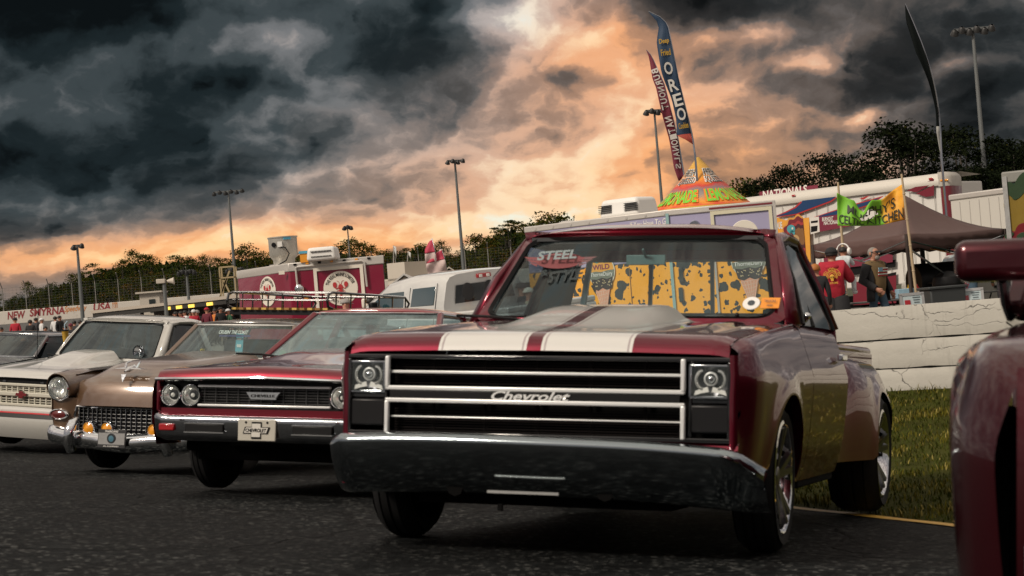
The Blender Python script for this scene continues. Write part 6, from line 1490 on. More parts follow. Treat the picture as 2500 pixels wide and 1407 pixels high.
def smoker():
    o=on_ground(2295,740,37); t=thing('barrel_grill','black barrel grill with round drum end under the canopy','grill',o,.3)
    K=pmat('sooty steel',(.015,.015,.016),.5,.3)
    b=MB(); b.lathe([(.001,-.55),(.33,-.55),(.36,-.5),(.36,.5),(.33,.55),(.001,.55)],24,(0,0,1.05),(1,0,0)); b.build('drum',K,t,40)
    for s in(1,-1):
        for q in(.22,-.22): b=MB(); b.tube([(s*.4,q,.8),(s*.45,q*1.2,0)],.025,6); b.build('leg',K,t)
    b=MB(); b.tube([(-.3,0,1.35),(-.3,0,1.75)],.05,8); b.build('chimney',K,t)
    b=MB(); b.box((.0,-.42,1.0),(.9,.2,.03)); b.build('side_shelf',K,t)
    o=on_ground(2318,740,35.8); t=thing('kettle_grill','black covered cooker in front of the barrel grill','grill',o)
    b=MB(); b.lathe([(.001,1.22),(.12,1.20),(.27,1.10),(.30,.98),(.30,.96),(.28,.86),(.16,.74),(.001,.72)],20); b.build('kettle',K,t)
    for k in range(3):
        a=2*PI*k/3; b=MB(); b.tube([(.18*math.cos(a),.18*math.sin(a),.78),(.3*math.cos(a),.3*math.sin(a),0)],.015,6); b.build('leg',K,t)
    o=on_ground(2303,740,33.5); t=thing('waste_bin','grey plastic storage bin standing behind the wall','bin',o,.2)
    G=pmat('grey bin plastic',(.035,.04,.042),.5)
    b=MB(); b.box((0,0,.45),(.62,.45,.9),None,1.12); b.build('bin_body',G,t,bevel=.03); b=MB(); b.box((0,0,.91),(.76,.56,.05)); b.build('bin_rim',G,t,bevel=.015)
smoker()
def menu(u0,v0,u1,v1,d,label,tilt):
    a=px(u0,v1,d); b_=px(u1,v0,d); o=on_ground((u0+u1)/2,v1,d); w=(u1-u0)/F*d; h=b_.z-.35
    t=thing('menu_board',label,'menu board',o,tilt)
    b=MB(); b.box((0,0,.35+h/2),(w,.03,h),Matrix.Rotation(R(-8),3,'X')); b.build('board',pmat('menu print',(.42,.50,.52),.5),t)
    m_=Matrix.Translation((0,0,.35+h/2))@Matrix.Rotation(R(-8),4,'X')
    fr=MB(); W2,H2=w/2,h/2
    for c,dd in(((0,0,H2),(w+.05,.05,.05)),((0,0,-H2),(w+.05,.05,.05)),((W2,0,0),(.05,.05,h)),((-W2,0,0),(.05,.05,h))): fr.box(c,dd)
    fr.move(m_); fr.build('frame',ALU,t,weld=False)
    for (x,z,ww,hh,mt) in((-.22,.18,.25,.22,REDLENS),(-.22,-.25,.25,.10,pmat('menu brown',(.25,.12,.08),.5)),(.2,-.25,.25,.10,pmat('menu brown',(.25,.12,.08),.5))):
        b=MB(); b.box((x*w,-.022,z*h),(ww*w,.01,hh*h)); b.move(m_); b.build('menu_picture',mt,t)
    for k in range(6):
        b=MB(); b.box((.2*w,-.022,(.38-.09*k)*h),((.34-.05*(k%3))*w,.008,.025*h)); b.move(m_); b.build('menu_line',pmat('menu ink',(.12,.16,.18),.5),t)
menu(2201,716,2256,752,32.8,'framed pale menu board leaning behind the wall, left of the grey bin',.1); menu(2345,705,2400,750,33.4,'framed menu board behind the woman in jeans',-.2)
o=on_ground(2340,740,37.); t=thing('parked_car','white car bonnet and door behind the menu boards','car',on_ground(2440,740,39.5),0.1)
b=MB(); b.box((0,0,.75),(3.8,1.6,.7)); b.build('body',pmat('dusty white car',(.45,.44,.40),.4),t,bevel=.12,seg=3)
b=MB(); b.box((-.2,0,1.32),(2.0,1.4,.5),None,.75); b.build('cabin',DARKWIN,t,bevel=.08)
for s in(1.2,-1.2):
    b=MB(); b.lathe([(.001,-.1),(.32,-.1),(.32,.1),(.001,.1)],20,(s,-.72,.32),(0,1,0)); b.build('wheel',RUBBER,t)
b=MB(); b.box((-.3,-.81,.82),(.16,.03,.05)); b.build('door_handle',BLACK,t)
# ---------------------------------------------------------------- far buildings, stand, tower, crew cab truck
IVORY=pmat('ivory boards',(.52,.47,.40),.6,var=.1,scale=2); ROOFM=pmat('brown metal roof',(.10,.05,.045),.5)
def gable(name,label,u0,u1,ve,va,d,wm,rm,depth=6.,zb=0.,over=.3):
    m,L,H=face_mat(u0,ve,d,u1,ve-.082*(u1-u0),d,zb); az=px((u0+u1)/2,va,d).z-zb
    t=thing(name,label,'building',mat=m); b=MB(); b.box((L/2,depth/2,H/2),(L,depth,H)); b.build('walls',wm,t)
    b=MB(); b.poly([(0,0,H),(L,0,H),(L/2,0,az-.05)],depth,(0,1,0)); b.build('gable',wm,t)
    for s in(0,1):
        x=-over if s==0 else L+over; b=MB(); b.poly([(x,-over,H-.15),(L/2,-over,az),(L/2,depth+over,az),(x,depth+over,H-.15)],.08,(0,0,1)); b.build('roof',rm,t)
    b=MB(); b.box((L*.5,-.02,H*.45),(L*.16,.05,H*.7)); b.build('door',ROOFM,t)
    b=MB(); b.box((L*.8,-.02,H*.55),(L*.16,.05,H*.3)); b.build('window',DARKWIN,t)
gable('concession_building','white gabled hall between the red food trailer and the white pickup',945,1035,712,672,80,IVORY,pmat('white metal roof',(.55,.54,.52),.4))
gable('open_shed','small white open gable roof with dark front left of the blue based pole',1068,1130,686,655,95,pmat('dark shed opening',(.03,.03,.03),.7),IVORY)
gable('maroon_tent','low maroon roof awning beside the white gabled hall',990,1110,722,694,70,pmat('tent wall',(.22,.19,.16),.7),ROOFM)  # plain grey-brown walls below the maroon roof
m,L,H=face_mat(932,644,100,989,641,99); t=thing('score_booth','small white boxy booth with red band and two flags on its roof','booth',mat=m)
b=MB(); b.box((L/2+.15,1,H/2),(L*.75,2,H)); b.build('booth_walls',IVORY,t); b=MB(); b.box((L/2+.15,-.02,H-1.25),(L*.75,.06,.16)); b.build('red_band',REDLENS,t)
b=MB(); b.box((L/2,1.2,H-.9),(L*1.3,2.4,.12)); b.build('side_roof',IVORY,t)
for x,h in((.45,.95),(1.05,.55)):
    b=MB(); b.tube([(x*L,.1,H),(x*L+.12,.1,H+h)],.02,6); b.build('flagstaff',SILV,t)
    b=MB(); b.grid([[V((x*L+.12-.05*q,.1+.03*q,H+h-.02-.0*q)),V((x*L+.25-.02*q,.15,H+h-.1-.32*h*q))] for q in(0,1,2)]); b.build('flag',pmat('white flag',(.6,.6,.58),.7),t,solid=.01)
m,L,H=face_mat(340,719,138,388,712,138,3.0); t=thing('track_hut','small white flat roofed hut before the far fence','hut',mat=m)
b=MB(); b.box((L/2,1,H/2),(L,2,H)); b.build('hut_walls',IVORY,t); b=MB(); b.box((L/2,1,H+.05),(L+.5,2.5,.12)); b.build('hut_roof',IVORY,t); b=MB(); b.box((L*.62,-.03,H*.5),(L*.3,.06,H*.5)); b.build('window',DARKWIN,t)
# timber stair tower
def tower():
    o=px(553,652,138); zb=3.2; t=thing('stair_tower','yellowish timber stair tower left of the red food trailer','tower',(o.x,o.y,zb)); TM=pmat('yellow timber',(.40,.31,.17),.7); h=o.z-zb
    for x in(-.55,.55):
        for y_ in(0,1.): b=MB(); b.span((x,y_,0),(x,y_,h),.10,.10); b.build('post',TM,t)
    for a,c in(((-1.1,0,.0),(.0,0,h*.75)),((-.9,0,.5),(.2,0,h*.75+.5)),((-.55,0,h),(.55,0,h)),((-.55,0,h*.75),(.55,0,h*.75)),((.55,0,0),(-.3,0,h*.7))):
        b=MB(); b.span(a,c,.08,.12); b.build('rail',TM,t)
    b=MB(); b.box((0,.5,h*.75),(1.2,1.1,.08)); b.build('platform',TM,t)
tower()
# loudspeaker post
o=px(400,683,75); t=thing('speaker_post','weathered post carrying two pale loudspeakers above the far stand','post',(o.x,o.y,1.0)); h=o.z-1.
b=MB(); b.tube([(0,0,0),(0,0,h)],[.09,.07],8); b.build('post',POLE,t)
b=MB(); b.box((-.12,0,h-.06),(.36,.25,.18)); b.build('speaker_box',IVORY,t,bevel=.02); b=MB(); b.lathe([(.05,0),(.14,-.28),(.15,-.29)],12,(.12,0,h-.08),(-1,0,0)); b.build('speaker_horn',IVORY,t)
b=MB(); b.lathe([(.11,0),(.10,-.04),(.001,-.04)],14,(-.05,-.1,h*.33),(0,1,0)); b.build('round_sign',IVORY,t)
# long concession stand with lit yellow signs
def stand():
    m,L,H=face_mat(250,766,88,600,722,80,.9)
    t=thing('concession_stand','long low concession stand with dark eaves and lit yellow signs','stand',mat=m)
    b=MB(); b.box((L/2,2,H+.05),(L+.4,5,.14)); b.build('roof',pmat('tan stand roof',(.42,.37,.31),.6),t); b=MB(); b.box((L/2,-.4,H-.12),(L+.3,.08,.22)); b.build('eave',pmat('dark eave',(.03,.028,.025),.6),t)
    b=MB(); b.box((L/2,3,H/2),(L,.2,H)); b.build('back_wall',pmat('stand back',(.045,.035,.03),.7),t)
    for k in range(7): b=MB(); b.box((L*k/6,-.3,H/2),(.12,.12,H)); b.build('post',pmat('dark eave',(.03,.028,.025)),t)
    sg=pmat('lit menu sign',(.7,.5,.08),.5,emit=((1.,.62,.10),1.2))
    for u,v in((430,752),(458,749),(488,746),(533,741)):
        p=ray_local(m,u,v); b=MB(); b.box((p.x,-.46,p.z),(.42,.05,.14)); b.build('lit_sign',sg,t)
    b=MB(); b.box((L*.75,1.,.5),(L*.5,.6,1.0)); b.build('counter',pmat('stand counter',(.2,.15,.1),.6),t)
stand()
# ------------------------------------------------ white crew cab pickup seen from behind
def crewcab():
    a=px(1077,690,32.); b_=px(1216,672,32.75); ux=(b_-a).normalized(); zz=(V((0,0,1))-ux*ux.z).normalized(); m=facing((a.x,a.y,0.),ux,zz); x0=0
    wp_=paint('white crew cab paint',(.60,.60,.58),.35,0.,.06); t=thing('crew_cab_pickup','white crew cab pickup seen from behind, dark rear window and red brake light','pickup truck',mat=m)
    hw=.86; cx=.98
    P=lambda u,v:ray_local(m,u,v)
    top=P(1130,672).z; sill=P(1130,742).z; zr=top+.10
    # cab: back face is y=0, the cab runs away from the viewer
    def sec(y,top_,w_t,w_b): return [V((cx-w_b,y,sill-.55)),V((cx-w_b,y,sill)),V((cx-w_t,y,top_-.10)),V((cx-w_t+.08,y,top_-.01)),V((cx-w_t+.25,y,top_+.03)),V((cx,y,top_+.05)),V((cx+w_t-.25,y,top_+.03)),V((cx+w_t-.08,y,top_-.01)),V((cx+w_t,y,top_-.10)),V((cx+w_b,y,sill)),V((cx+w_b,y,sill-.55))]
    rows=[sec(.0,top,.78,.90),sec(.12,top+.03,.79,.92),sec(1.2,top+.06,.80,.94),sec(1.9,top+.0,.78,.94),sec(2.25,top-.12,.74,.94),sec(2.9,sill+.05,.86,.94)]
    b=MB().grid(rows); b.poly(rows[0]); b.build('cab',wp_,t,45)
    a0,a1,a2,a3=P(1082,747),P(1220,724),P(1212,688),P(1082,697)
    b=MB(); b.poly([(cx-.66,-.012,sill+.02),(cx+.66,-.012,sill+.02),(cx+.60,-.012,top-.16),(cx-.60,-.012,top-.16)],.01,(0,-1,0)); rw=b.build('rear_window',pmat('black glass',(.012,.014,.015),.05,coat=1.),t,bevel=.005)
    for x in(-.36,.12): 
        b=MB(); b.ball((cx+x,-.02,sill+.20),(.14,.01,.16)); b.build('headrest',SEAT,rw)
    b=MB(); b.box((cx+.02,-.015,top-.045),(.30,.05,.075)); br=b.build('brake_light',REDLENS,t,bevel=.012)
    for s in(-.08,.08): b=MB(); b.box((cx+.02+s,-.042,top-.05),(.07,.012,.05)); b.build('cargo_lamp',WHITEP,br,bevel=.01)
    for y0,y1 in((.28,1.0),(1.12,1.95)):
        b=MB(); xb=lambda y,z:cx-.915-.012+(z-sill)/(top-.1-sill)*.125
        zt_=top-.14 if y1<1.5 else top-.17
        b.poly([(xb(0,sill+.04),y0,sill+.04),(xb(0,sill+.04),y1+(.55 if y1>1.5 else 0),sill+.04),(xb(0,zt_),y1,zt_),(xb(0,zt_),y0,zt_)],.012,(-1,0,.12)); b.build('side_window',pmat('blue sky glass',(.02,.05,.06),.04,coat=1.,spec=1.),t,bevel=.006)
        b=MB(); b.tube([(xb(0,sill-.4)-.0,y0-.06,sill-.4),(xb(0,sill)-.002,y0-.06,sill),(xb(0,zt_)-.004,y0-.06,zt_+.05)],.006,4); b.build('door_gap',BLACK,t)
    b=MB(); b.box((cx,-.95,sill-.16),(1.90,1.9,.10)); b.build('bed_rim',wp_,t,bevel=.03)
    b=MB(); b.box((cx,-.95,sill-.55),(1.94,1.9,.7)); b.build('bed',wp_,t,bevel=.05)
    b=MB(); b.box((cx,1,.42),(1.7,5,.3)); b.build('chassis',UNDER,t)
    b=MB(); b.box((cx,3.5,sill-.35),(1.86,1.3,.6)); b.build('bonnet',wp_,t,bevel=.1,seg=3)
    for s in(1,-1):
        for y_ in(-1.1,2.9): b=MB(); b.lathe([(.001,-.12),(.38,-.12),(.38,.12),(.001,.12)],20,(cx+.85*s,y_,.38),(1,0,0)); b.build('wheel',RUBBER,t)
    b=MB(); b.box((cx-1.05,2.0,sill+.10),(.16,.12,.2)); b.build('door_mirror',BLACK,t,bevel=.03)
crewcab()
# ---------------------------------------------------------------- people
SKIN=pmat('skin',(.42,.20,.13),.55); SKIND=pmat('tanned skin',(.28,.12,.075),.55); HAIRK=pmat('dark hair',(.012,.010,.009),.6); HAIRG=pmat('grey hair',(.22,.20,.18),.7); HAIRB=pmat('brown hair',(.05,.028,.015),.6)
def cloth(name,c): return pmat('cloth '+name,c,.85,var=.22,scale=9,bump=.3,bscale=25)
J0=dict(pelvis=(0,0,.95),belly=(0,.0,1.10),chest=(0,.01,1.30),neck=(0,.02,1.47),jaw=(0,-.015,1.545),skull=(0,.0,1.63),crown=(0,.01,1.70))
for s,n in((1,'L'),(-1,'R')):
    J0.update({'sho'+n:(.175*s,.015,1.405),'elb'+n:(.235*s,.04,1.13),'wri'+n:(.25*s,-.06,.90),'hand'+n:(.25*s,-.10,.83),'hip'+n:(.085*s,0,.90),'knee'+n:(.10*s,-.02,.50),'ank'+n:(.105*s,.03,.09),'toe'+n:(.12*s,-.15,.035)})
R0=dict(pelvis=.135,belly=.135,chest=.145,neck=.056,jaw=.075,skull=.098,crown=.060,sho=.078,elb=.05,wri=.034,hand=.038,hip=.092,knee=.064,ank=.046,toe=.036,fin=.011)
BONES=[('pelvis','belly','top'),('belly','chest','top'),('chest','neck','top'),('neck','jaw','skin'),('jaw','skull','skin'),('skull','crown','skin')]
for n in'LR': BONES+=[('chest','sho'+n,'top'),('sho'+n,'elb'+n,'top'),('elb'+n,'wri'+n,'sleeve'),('wri'+n,'hand'+n,'skin'),('pelvis','hip'+n,'bottom'),('hip'+n,'knee'+n,'bottom'),('knee'+n,'ank'+n,'leg'),('ank'+n,'toe'+n,'shoe')]
def person(label,u,v,d,zg,yaw,C_,pose=None,rad=None,h=None,hair=HAIRK,cap=None,long=False,skin=SKIN,fingers=False,face=True,group=None,lean=0.):
    """head top seen at (u,v); yaw 0 faces the viewer, positive turns to the picture's right"""
    top=px(u,v,d); H=h or (top.z-zg); k=H/1.76
    t=thing('person',label,'person',(top.x,top.y,top.z-H),yaw,group)
    J={n:V(p) for n,p in J0.items()}
    if pose:
        for n,p in pose.items(): J[n]=V(p)
    if lean:
        for n in J:
            if J[n].z>.9 and not n.startswith(('knee','ank','toe')): J[n]=J[n]+V((0,-lean*(J[n].z-.9),0))
    RR=dict(R0); RR.update(rad or {})
    names=list(J); rd=lambda n: RR.get(n,RR.get(n[:-1],.05))
    bones=list(BONES); 
    if fingers:
        for n in'LR':
            hd=J['hand'+n]; dirn=(hd-J['wri'+n]).normalized(); side=V((0,1,0)).cross(dirn).normalized() if abs(dirn.y)<.9 else V((1,0,0)); side=dirn.cross(V((1,0,0))).normalized()
            for q in range(4):
                a='f%d0'%q+n; b_='f%d1'%q+n; J[a]=hd+dirn*.045+side*(.030-.020*q); J[b_]=J[a]+dirn*(.045+.012*(1.5-abs(q-1.5)))*.9+V((-.02 if n=='L' else .02,0,0)); bones+=[('hand'+n,a,'skin'),(a,b_,'skin')]
            J['th0'+n]=hd+side*.045-dirn*.01; J['th1'+n]=J['th0'+n]+dirn*.05+side*.012; bones+=[('hand'+n,'th0'+n,'skin'),('th0'+n,'th1'+n,'skin')]
        names=list(J)
    idx={n:i for i,n in enumerate(names)}
    me=bpy.data.meshes.new('skel'); me.from_pydata([tuple(J[n]*k) for n in names],[(idx[a],idx[b_]) for a,b_,_ in bones],[])
    ob=bpy.data.objects.new('skel',me); C.objects.link(ob); md=ob.modifiers.new('s','SKIN'); md.use_smooth_shade=True
    for n,sv in zip(names,me.skin_vertices[0].data):
        r_=rd(n) if n[0] not in'ft' or n.startswith('toe') else RR['fin']
        sv.radius=(r_*k,r_*k); sv.use_root=(n=='pelvis')
    sb=ob.modifiers.new('b','SUBSURF'); sb.levels=sb.render_levels=2 if fingers else 1
    dg=bpy.context.evaluated_depsgraph_get(); m2=bpy.data.meshes.new_from_object(ob.evaluated_get(dg)); bpy.data.objects.remove(ob); bpy.data.meshes.remove(me)
    order=['top','skin','sleeve','bottom','leg','shoe']; cm=dict(top=C_[0],skin=skin,sleeve=C_[0],bottom=C_[1],leg=C_[1],shoe=pmat('dark shoe',(.03,.03,.03),.6))
    cm.update(C_[2] if len(C_)>2 else {})
    m2.materials.clear()
    for o_ in order: m2.materials.append(cm[o_])
    seg=[(J[a]*k,J[b_]*k,order.index(z),rd(a),rd(b_)) for a,b_,z in bones]
    for p in m2.polygons:
        c=p.center; best=9;bi=0
        for a,b_,z,ra,rb in seg:
            ab=b_-a; s_=max(0,min(1,(c-a).dot(ab)/(ab.length_squared+1e-9))); dd=(c-(a+ab*s_)).length/(ra+(rb-ra)*s_)
            if dd<best: best=dd;bi=z
        p.material_index=bi; p.use_smooth=True
    m2.name='body'; o=bpy.data.objects.new('body',m2); C.objects.link(o); o.parent=t
    hd=(J['skull']*.75+J['jaw']*.25)*k; hk=k
    if face:
        b=MB(); b.tube([hd+V((0,-.090,.012))*hk,hd+V((0,-.118,-.018))*hk,hd+V((0,-.095,-.026))*hk],[.009*hk,.014*hk,.010*hk],6); b.build('nose',skin,t)
        for s in(1,-1):
            b=MB(); b.ball(hd+V((.034*s,-.088,.012))*hk,.010*hk,8,6); b.build('eye',BLACK,t)
            b=MB(); b.ball(hd+V((.098*s,.01,-.005))*hk,(.012*hk,.022*hk,.032*hk),8,6); b.build('ear',skin,t)
        b=MB(); b.ball(hd+V((0,-.082,-.062))*hk,(.026*hk,.010*hk,.006*hk),8,6); b.build('mouth',pmat('lips',(.30,.10,.08),.5),t)
    if hair is not None:
        b=MB(); rows=[]
        for j in range(7):
            th=j/6*PI*.62; rows.append([hd+V((math.sin(a)*.108*math.sin(th),.012+(-math.cos(a))*.112*math.sin(th)*(1 if math.cos(a)<0 else .80+.2*(j<3)),.015+.105*math.cos(th)-(0 if math.cos(a)<.2 else -.02*(j>3))))*hk for a in[2*PI*q/16 for q in range(16)]])
        if long: rows.append([p+V((0,.015,-.14))*hk for p in rows[-1]]); rows.append([p+V((0,.02,-.16))*hk for p in rows[-1]])
        if long:
            # open at the face
            rows=[r_[3:14] for r_ in rows]; b.grid(rows)
        else: b.grid(rows,wrap=True)
        b.build('hair',hair,t,60,solid=.012)
    if cap is not None:
        back=C_[3] if len(C_)>3 else 0
        b=MB(); rows=[]
        for j in range(6):
            th=.06+j/5*PI*.46; rows.append([hd+V((math.sin(a)*.116*math.sin(th),.008-math.cos(a)*.122*math.sin(th),.028+.112*math.cos(th)))*hk for a in[2*PI*q/16 for q in range(16)]])
        b.grid(rows,wrap=True); sg=1 if back else -1
        b.grid([[hd+V((-.075+.15*q/6,.008+sg*(.105 if r_==0 else .185-.03*abs(q-3)/3),.035-.012*r_))*hk for q in range(7)] for r_ in(0,1)])
        b.build('cap',cap,t,50,solid=.01)
    return t,J,k,hd
BLK=cloth('black',(.014,.014,.016)); DEN=cloth('denim',(.045,.085,.125)); OLV=cloth('olive',(.16,.105,.045)); REDC=cloth('crimson',(.38,.012,.03)); WHC=cloth('white',(.62,.62,.62)); DGR=cloth('charcoal',(.035,.035,.04)); ORC=cloth('orange',(.55,.17,.03)); GRC=cloth('forest',(.03,.10,.05)); MARC=cloth('maroon',(.12,.015,.03)); BLC=cloth('blue',(.04,.08,.16))
def walker():
    pose=dict(kneeL=(.06,-.16,.52),ankL=(.10,-.20,.10),toeL=(.10,-.38,.05),kneeR=(-.10,.06,.50),ankR=(-.10,.26,.14),toeR=(-.11,.10,.05),elbL=(.30,.10,1.14),wriL=(.33,-.02,.92),handL=(.335,-.06,.85),elbR=(-.27,.08,1.13),wriR=(-.22,-.16,.98),handR=(-.19,-.22,.93),belly=(0,-.02,1.10))
    t,J,k,hd=person('grey haired man in sunglasses walking, black jacket open over olive flag shirt',2132,598,33.4,0.,R(38),(OLV,DEN,dict(sleeve=BLK)),pose,dict(belly=.165,pelvis=.150,chest=.160,sho=.085),hair=None,fingers=True)
    b=MB(); b.ball(hd+V((0,.030,.012))*k,(.104*k,.090*k,.098*k),14,10); b.build('hair',HAIRG,t)
    # open jacket: two fronts, back and sleeves, over the shirt
    J_=lambda n:J[n]*k
    rows=[]
    for j in range(9):
        z=(1.45-.70*j/8); w=.205+.025*j/8+(.02 if j>5 else 0); dp=.155+.02*j/8; row=[]
        for q in range(17):
            a=R(56)+(2*PI-2*R(56))*q/16; row.append(V((math.sin(a)*w*(.75 if j==0 else 1),-math.cos(a)*dp*(.6 if j==0 else 1)-(.02 if 2<j else 0),z))*k)
        rows.append(row)
    MB().grid(rows).build('jacket',BLK,t,60,solid=.014)
    for n in'LR':
        b=MB(); b.tube([J_('sho'+n)+V((0,0,.0)),J_('elb'+n),J_('wri'+n).lerp(J_('hand'+n),.15)],[.105*k,.085*k,.062*k],12); b.build('jacket_sleeve',BLK,t,60)
    b=MB(); b.box(hd+V((0,-.100,.018))*k,(.150*k,.022*k,.042*k)); 
    for s in(1,-1): b.box(hd+V((.092*s,-.045,.022))*k,(.010*k,.12*k,.014*k))
    b.build('sunglasses',GLOSSBLACK,t,bevel=.006)
    b=MB(); b.ball(hd+V((0,-.066,-.085))*k,(.058*k,.036*k,.045*k),12,8); b.build('beard',HAIRG,t)
    # flag print on the shirt
    b=MB(); fm=WHITEP; x0=-.085
    for i in range(6):
        bb=MB(); bb.box(V((.0,-.180+.003*i,1.33-.026*i))*k,(.25*k,.014*k,.014*k)); bb.build('print_stripe',fm if i%2==0 else REDC,t)
    b=MB(); b.box(V((-.075,-.184,1.310))*k,(.10*k,.014*k,.070*k)); b.build('print_canton',pmat('faded blue print',(.16,.32,.42),.7),t)
def hoodie():
    pose=dict(elbR=(-.30,-.08,1.15),wriR=(-.22,-.30,1.20),handR=(-.14,-.33,1.20),elbL=(.24,-.06,1.13),wriL=(.12,-.30,1.12),handL=(.05,-.34,1.12))
    t,J,k,hd=person('man in red hoodie and black cap seen from behind, carrying a small child',2028,602,32.6,0.,R(165),(REDC,BLK,dict(leg=SKIN)),pose,dict(belly=.20,pelvis=.185,chest=.20,sho=.125,elb=.085,wri=.048,hip=.12,knee=.095),hair=HAIRK,cap=BLK,fingers=True)
    b=MB(); rows=[]
    for j in range(5):
        rr=.10+.035*math.sin(PI*j/4); rows.append([V((math.sin(a)*rr*1.15,.06-math.cos(a)*rr*.9,1.50-.09*j/4*1.2-(.05 if math.cos(a)<0 else 0)))*k for a in[2*PI*q/16 for q in range(16)]])
    b.grid(rows,wrap=True).build('hood',REDC,t,60,solid=.02)
    b=MB(); 
    for s in(1,-1): b.lathe([(.165,0),(.15,.36),(.12,.40)],14,V((.095*s,0,.50))*1.)
    b.v=[(x*k,y*k,z*k) for x,y,z in b.v]; b.build('shorts',BLK,t,weld=False)
    gy=pmat('gold print',(.62,.34,.04),.7)
    def ring(nm,r0,r1,n0,n1,mt,y): 
        b=MB(); pts=[]; N=18
        for q in range(N+1): a=R(n0+(n1-n0)*q/N); pts.append([V((math.cos(a)*r_*.9,y,1.235+math.sin(a)*r_))*k for r_ in(r0,r1)])
        b.grid(pts).build(nm,mt,t,180,solid=.004)
    ring('print_ring',.085,.105,-25,205,gy,.222); ring('print_ring',.062,.072,-25,205,gy,.223)
    b=MB(); b.ball(V((0,.218,1.23))*k,(.044*k,.014*k,.046*k),14,8); b.box(V((0,.223,1.178))*k,(.045*k,.018*k,.035*k)); sk=b.build('skull_print',gy,t,weld=False)
    for s in(1,-1): b=MB(); b.ball(V((.018*s,.231,1.228))*k,(.011*k,.006*k,.012*k),8,6); b.build('skull_eye',BLACK,sk)
    o=text('HELL ADDICTED',.40*k,.05*k,V((0,.226,1.235))*k,(-1,0,0),(0,0,1),gy,t,bold=.02,th=.006,arc=.13*k); text('CUSTOMS',.19*k,.035*k,V((0,.222,1.125))*k,(-1,0,0),(0,0,1),gy,t,bold=.02,th=.006)
    # the child on his arm
    pose=dict(hipL=(.08,-.02,.92),kneeL=(.14,-.26,.84),ankL=(.15,-.20,.52),toeL=(.15,-.32,.46),hipR=(-.08,-.02,.92),kneeR=(-.14,-.26,.84),ankR=(-.15,-.20,.52),toeR=(-.15,-.32,.46),elbL=(.22,-.10,1.22),wriL=(.16,-.28,1.30),handL=(.14,-.33,1.32),elbR=(-.22,-.10,1.22),wriR=(-.16,-.28,1.30),handR=(-.14,-.33,1.32))
    CHP=pmat('cloth white blue print',(.55,.60,.62),.8,var=.4,scale=14)
    c,J2,k2,h2=person('small child with white ear muffs carried by the man in the red hoodie',2057,600,32.95,0.,R(150),(CHP,CHP),pose,dict(skull=.135,jaw=.10,crown=.085,chest=.16,belly=.16,pelvis=.16,hip=.11,knee=.085,ank=.065,toe=.07),h=1.16,hair=HAIRK,face=True)
    for s in(1,-1):
        b=MB(); b.lathe([(.001,.05),(.055,.045),(.065,.02),(.06,0)],14,h2+V((.115*s,.0,-.01))*k2*1.25,(s,0,0)); b.build('ear_muff',WHITEP,c,60)
    b=MB(); b.tube([h2+V((.135*math.cos(a),.0,.02+.14*math.sin(a)))*k2*1.25 for a in[PI*q/10 for q in range(11)]],.014,6); b.build('muff_band',WHITEP,c)
    for s in(1,-1): b=MB(); b.ball(V((.15*s,-.26,.48))*k2,(.07*k2,.10*k2,.06*k2),10,8); b.build('bootie',WHC,c)
walker(); hoodie()
ps=dict(kneeL=(.10,-.20,.55),ankL=(.12,.0,.12),toeL=(.12,-.15,.06),handL=(.16,-.40,1.10),wriL=(.18,-.34,1.08),elbL=(.25,-.08,1.08),handR=(-.16,-.40,1.06),wriR=(-.18,-.34,1.05),elbR=(-.25,-.06,1.08))
person('woman with long dark hair and blue jeans under the canopy, partly behind the red mirror',2360,586,34.,0.,R(105),(MARC,DEN,dict(sleeve=SKIN)),ps,dict(chest=.125,belly=.12),hair=HAIRB,long=True,lean=.16,fingers=True)
person('dark haired person whose head shows above the red wing mirror',2443,582,36.5,0.,R(150),(DGR,DGR),None,None,hair=HAIRK)
person('person with reddish hair and black jacket between the striped truck and red hoodie',1988,640,31.4,0.,R(175),(BLK,DGR),None,dict(sho=.085),hair=pmat('red hair',(.35,.12,.02),.6))
person('dark haired man with orange collar beside the white crew cab pickup',958,711,35.5,0.,R(-60),(ORC,DGR),None,None,hair=HAIRK)
person('person in white shirt and cream hat near the round lobster sign',915,738,44.,0.,R(170),(WHC,DGR),None,None,hair=None,cap=CREAM)
person('person in dark maroon top left of the white shirted person',903,722,44.5,0.,R(150),(MARC,DGR),None,None,hair=HAIRK)
person('person in grey cap with bright blue shirt before the lobster sign',842,728,40.,0.,R(95),(pmat('cloth bright blue',(.03,.25,.45),.8),DGR),None,None,hair=None,cap=cloth('grey cap',(.30,.28,.27)),skin=pmat('pink skin',(.60,.28,.20),.55))
person('person in dark cap seen through the striped truck side glass, left',1272,688,33.,0.,R(120),(DGR,DGR),None,None,hair=None,cap=BLK); person('person in cream cap and pale top seen through the striped truck window',1290,700,32.,0.,R(100),(cloth('cream top',(.42,.36,.26)),DGR),None,None,hair=None,cap=CREAM)
sit=dict(kneeL=(.12,-.42,.86),ankL=(.13,-.42,.45),toeL=(.13,-.58,.40),kneeR=(-.12,-.42,.86),ankR=(-.13,-.42,.45),toeR=(-.13,-.58,.40),handL=(.12,-.36,1.0),handR=(-.12,-.36,1.0),wriL=(.16,-.28,1.0),wriR=(-.16,-.28,1.0))
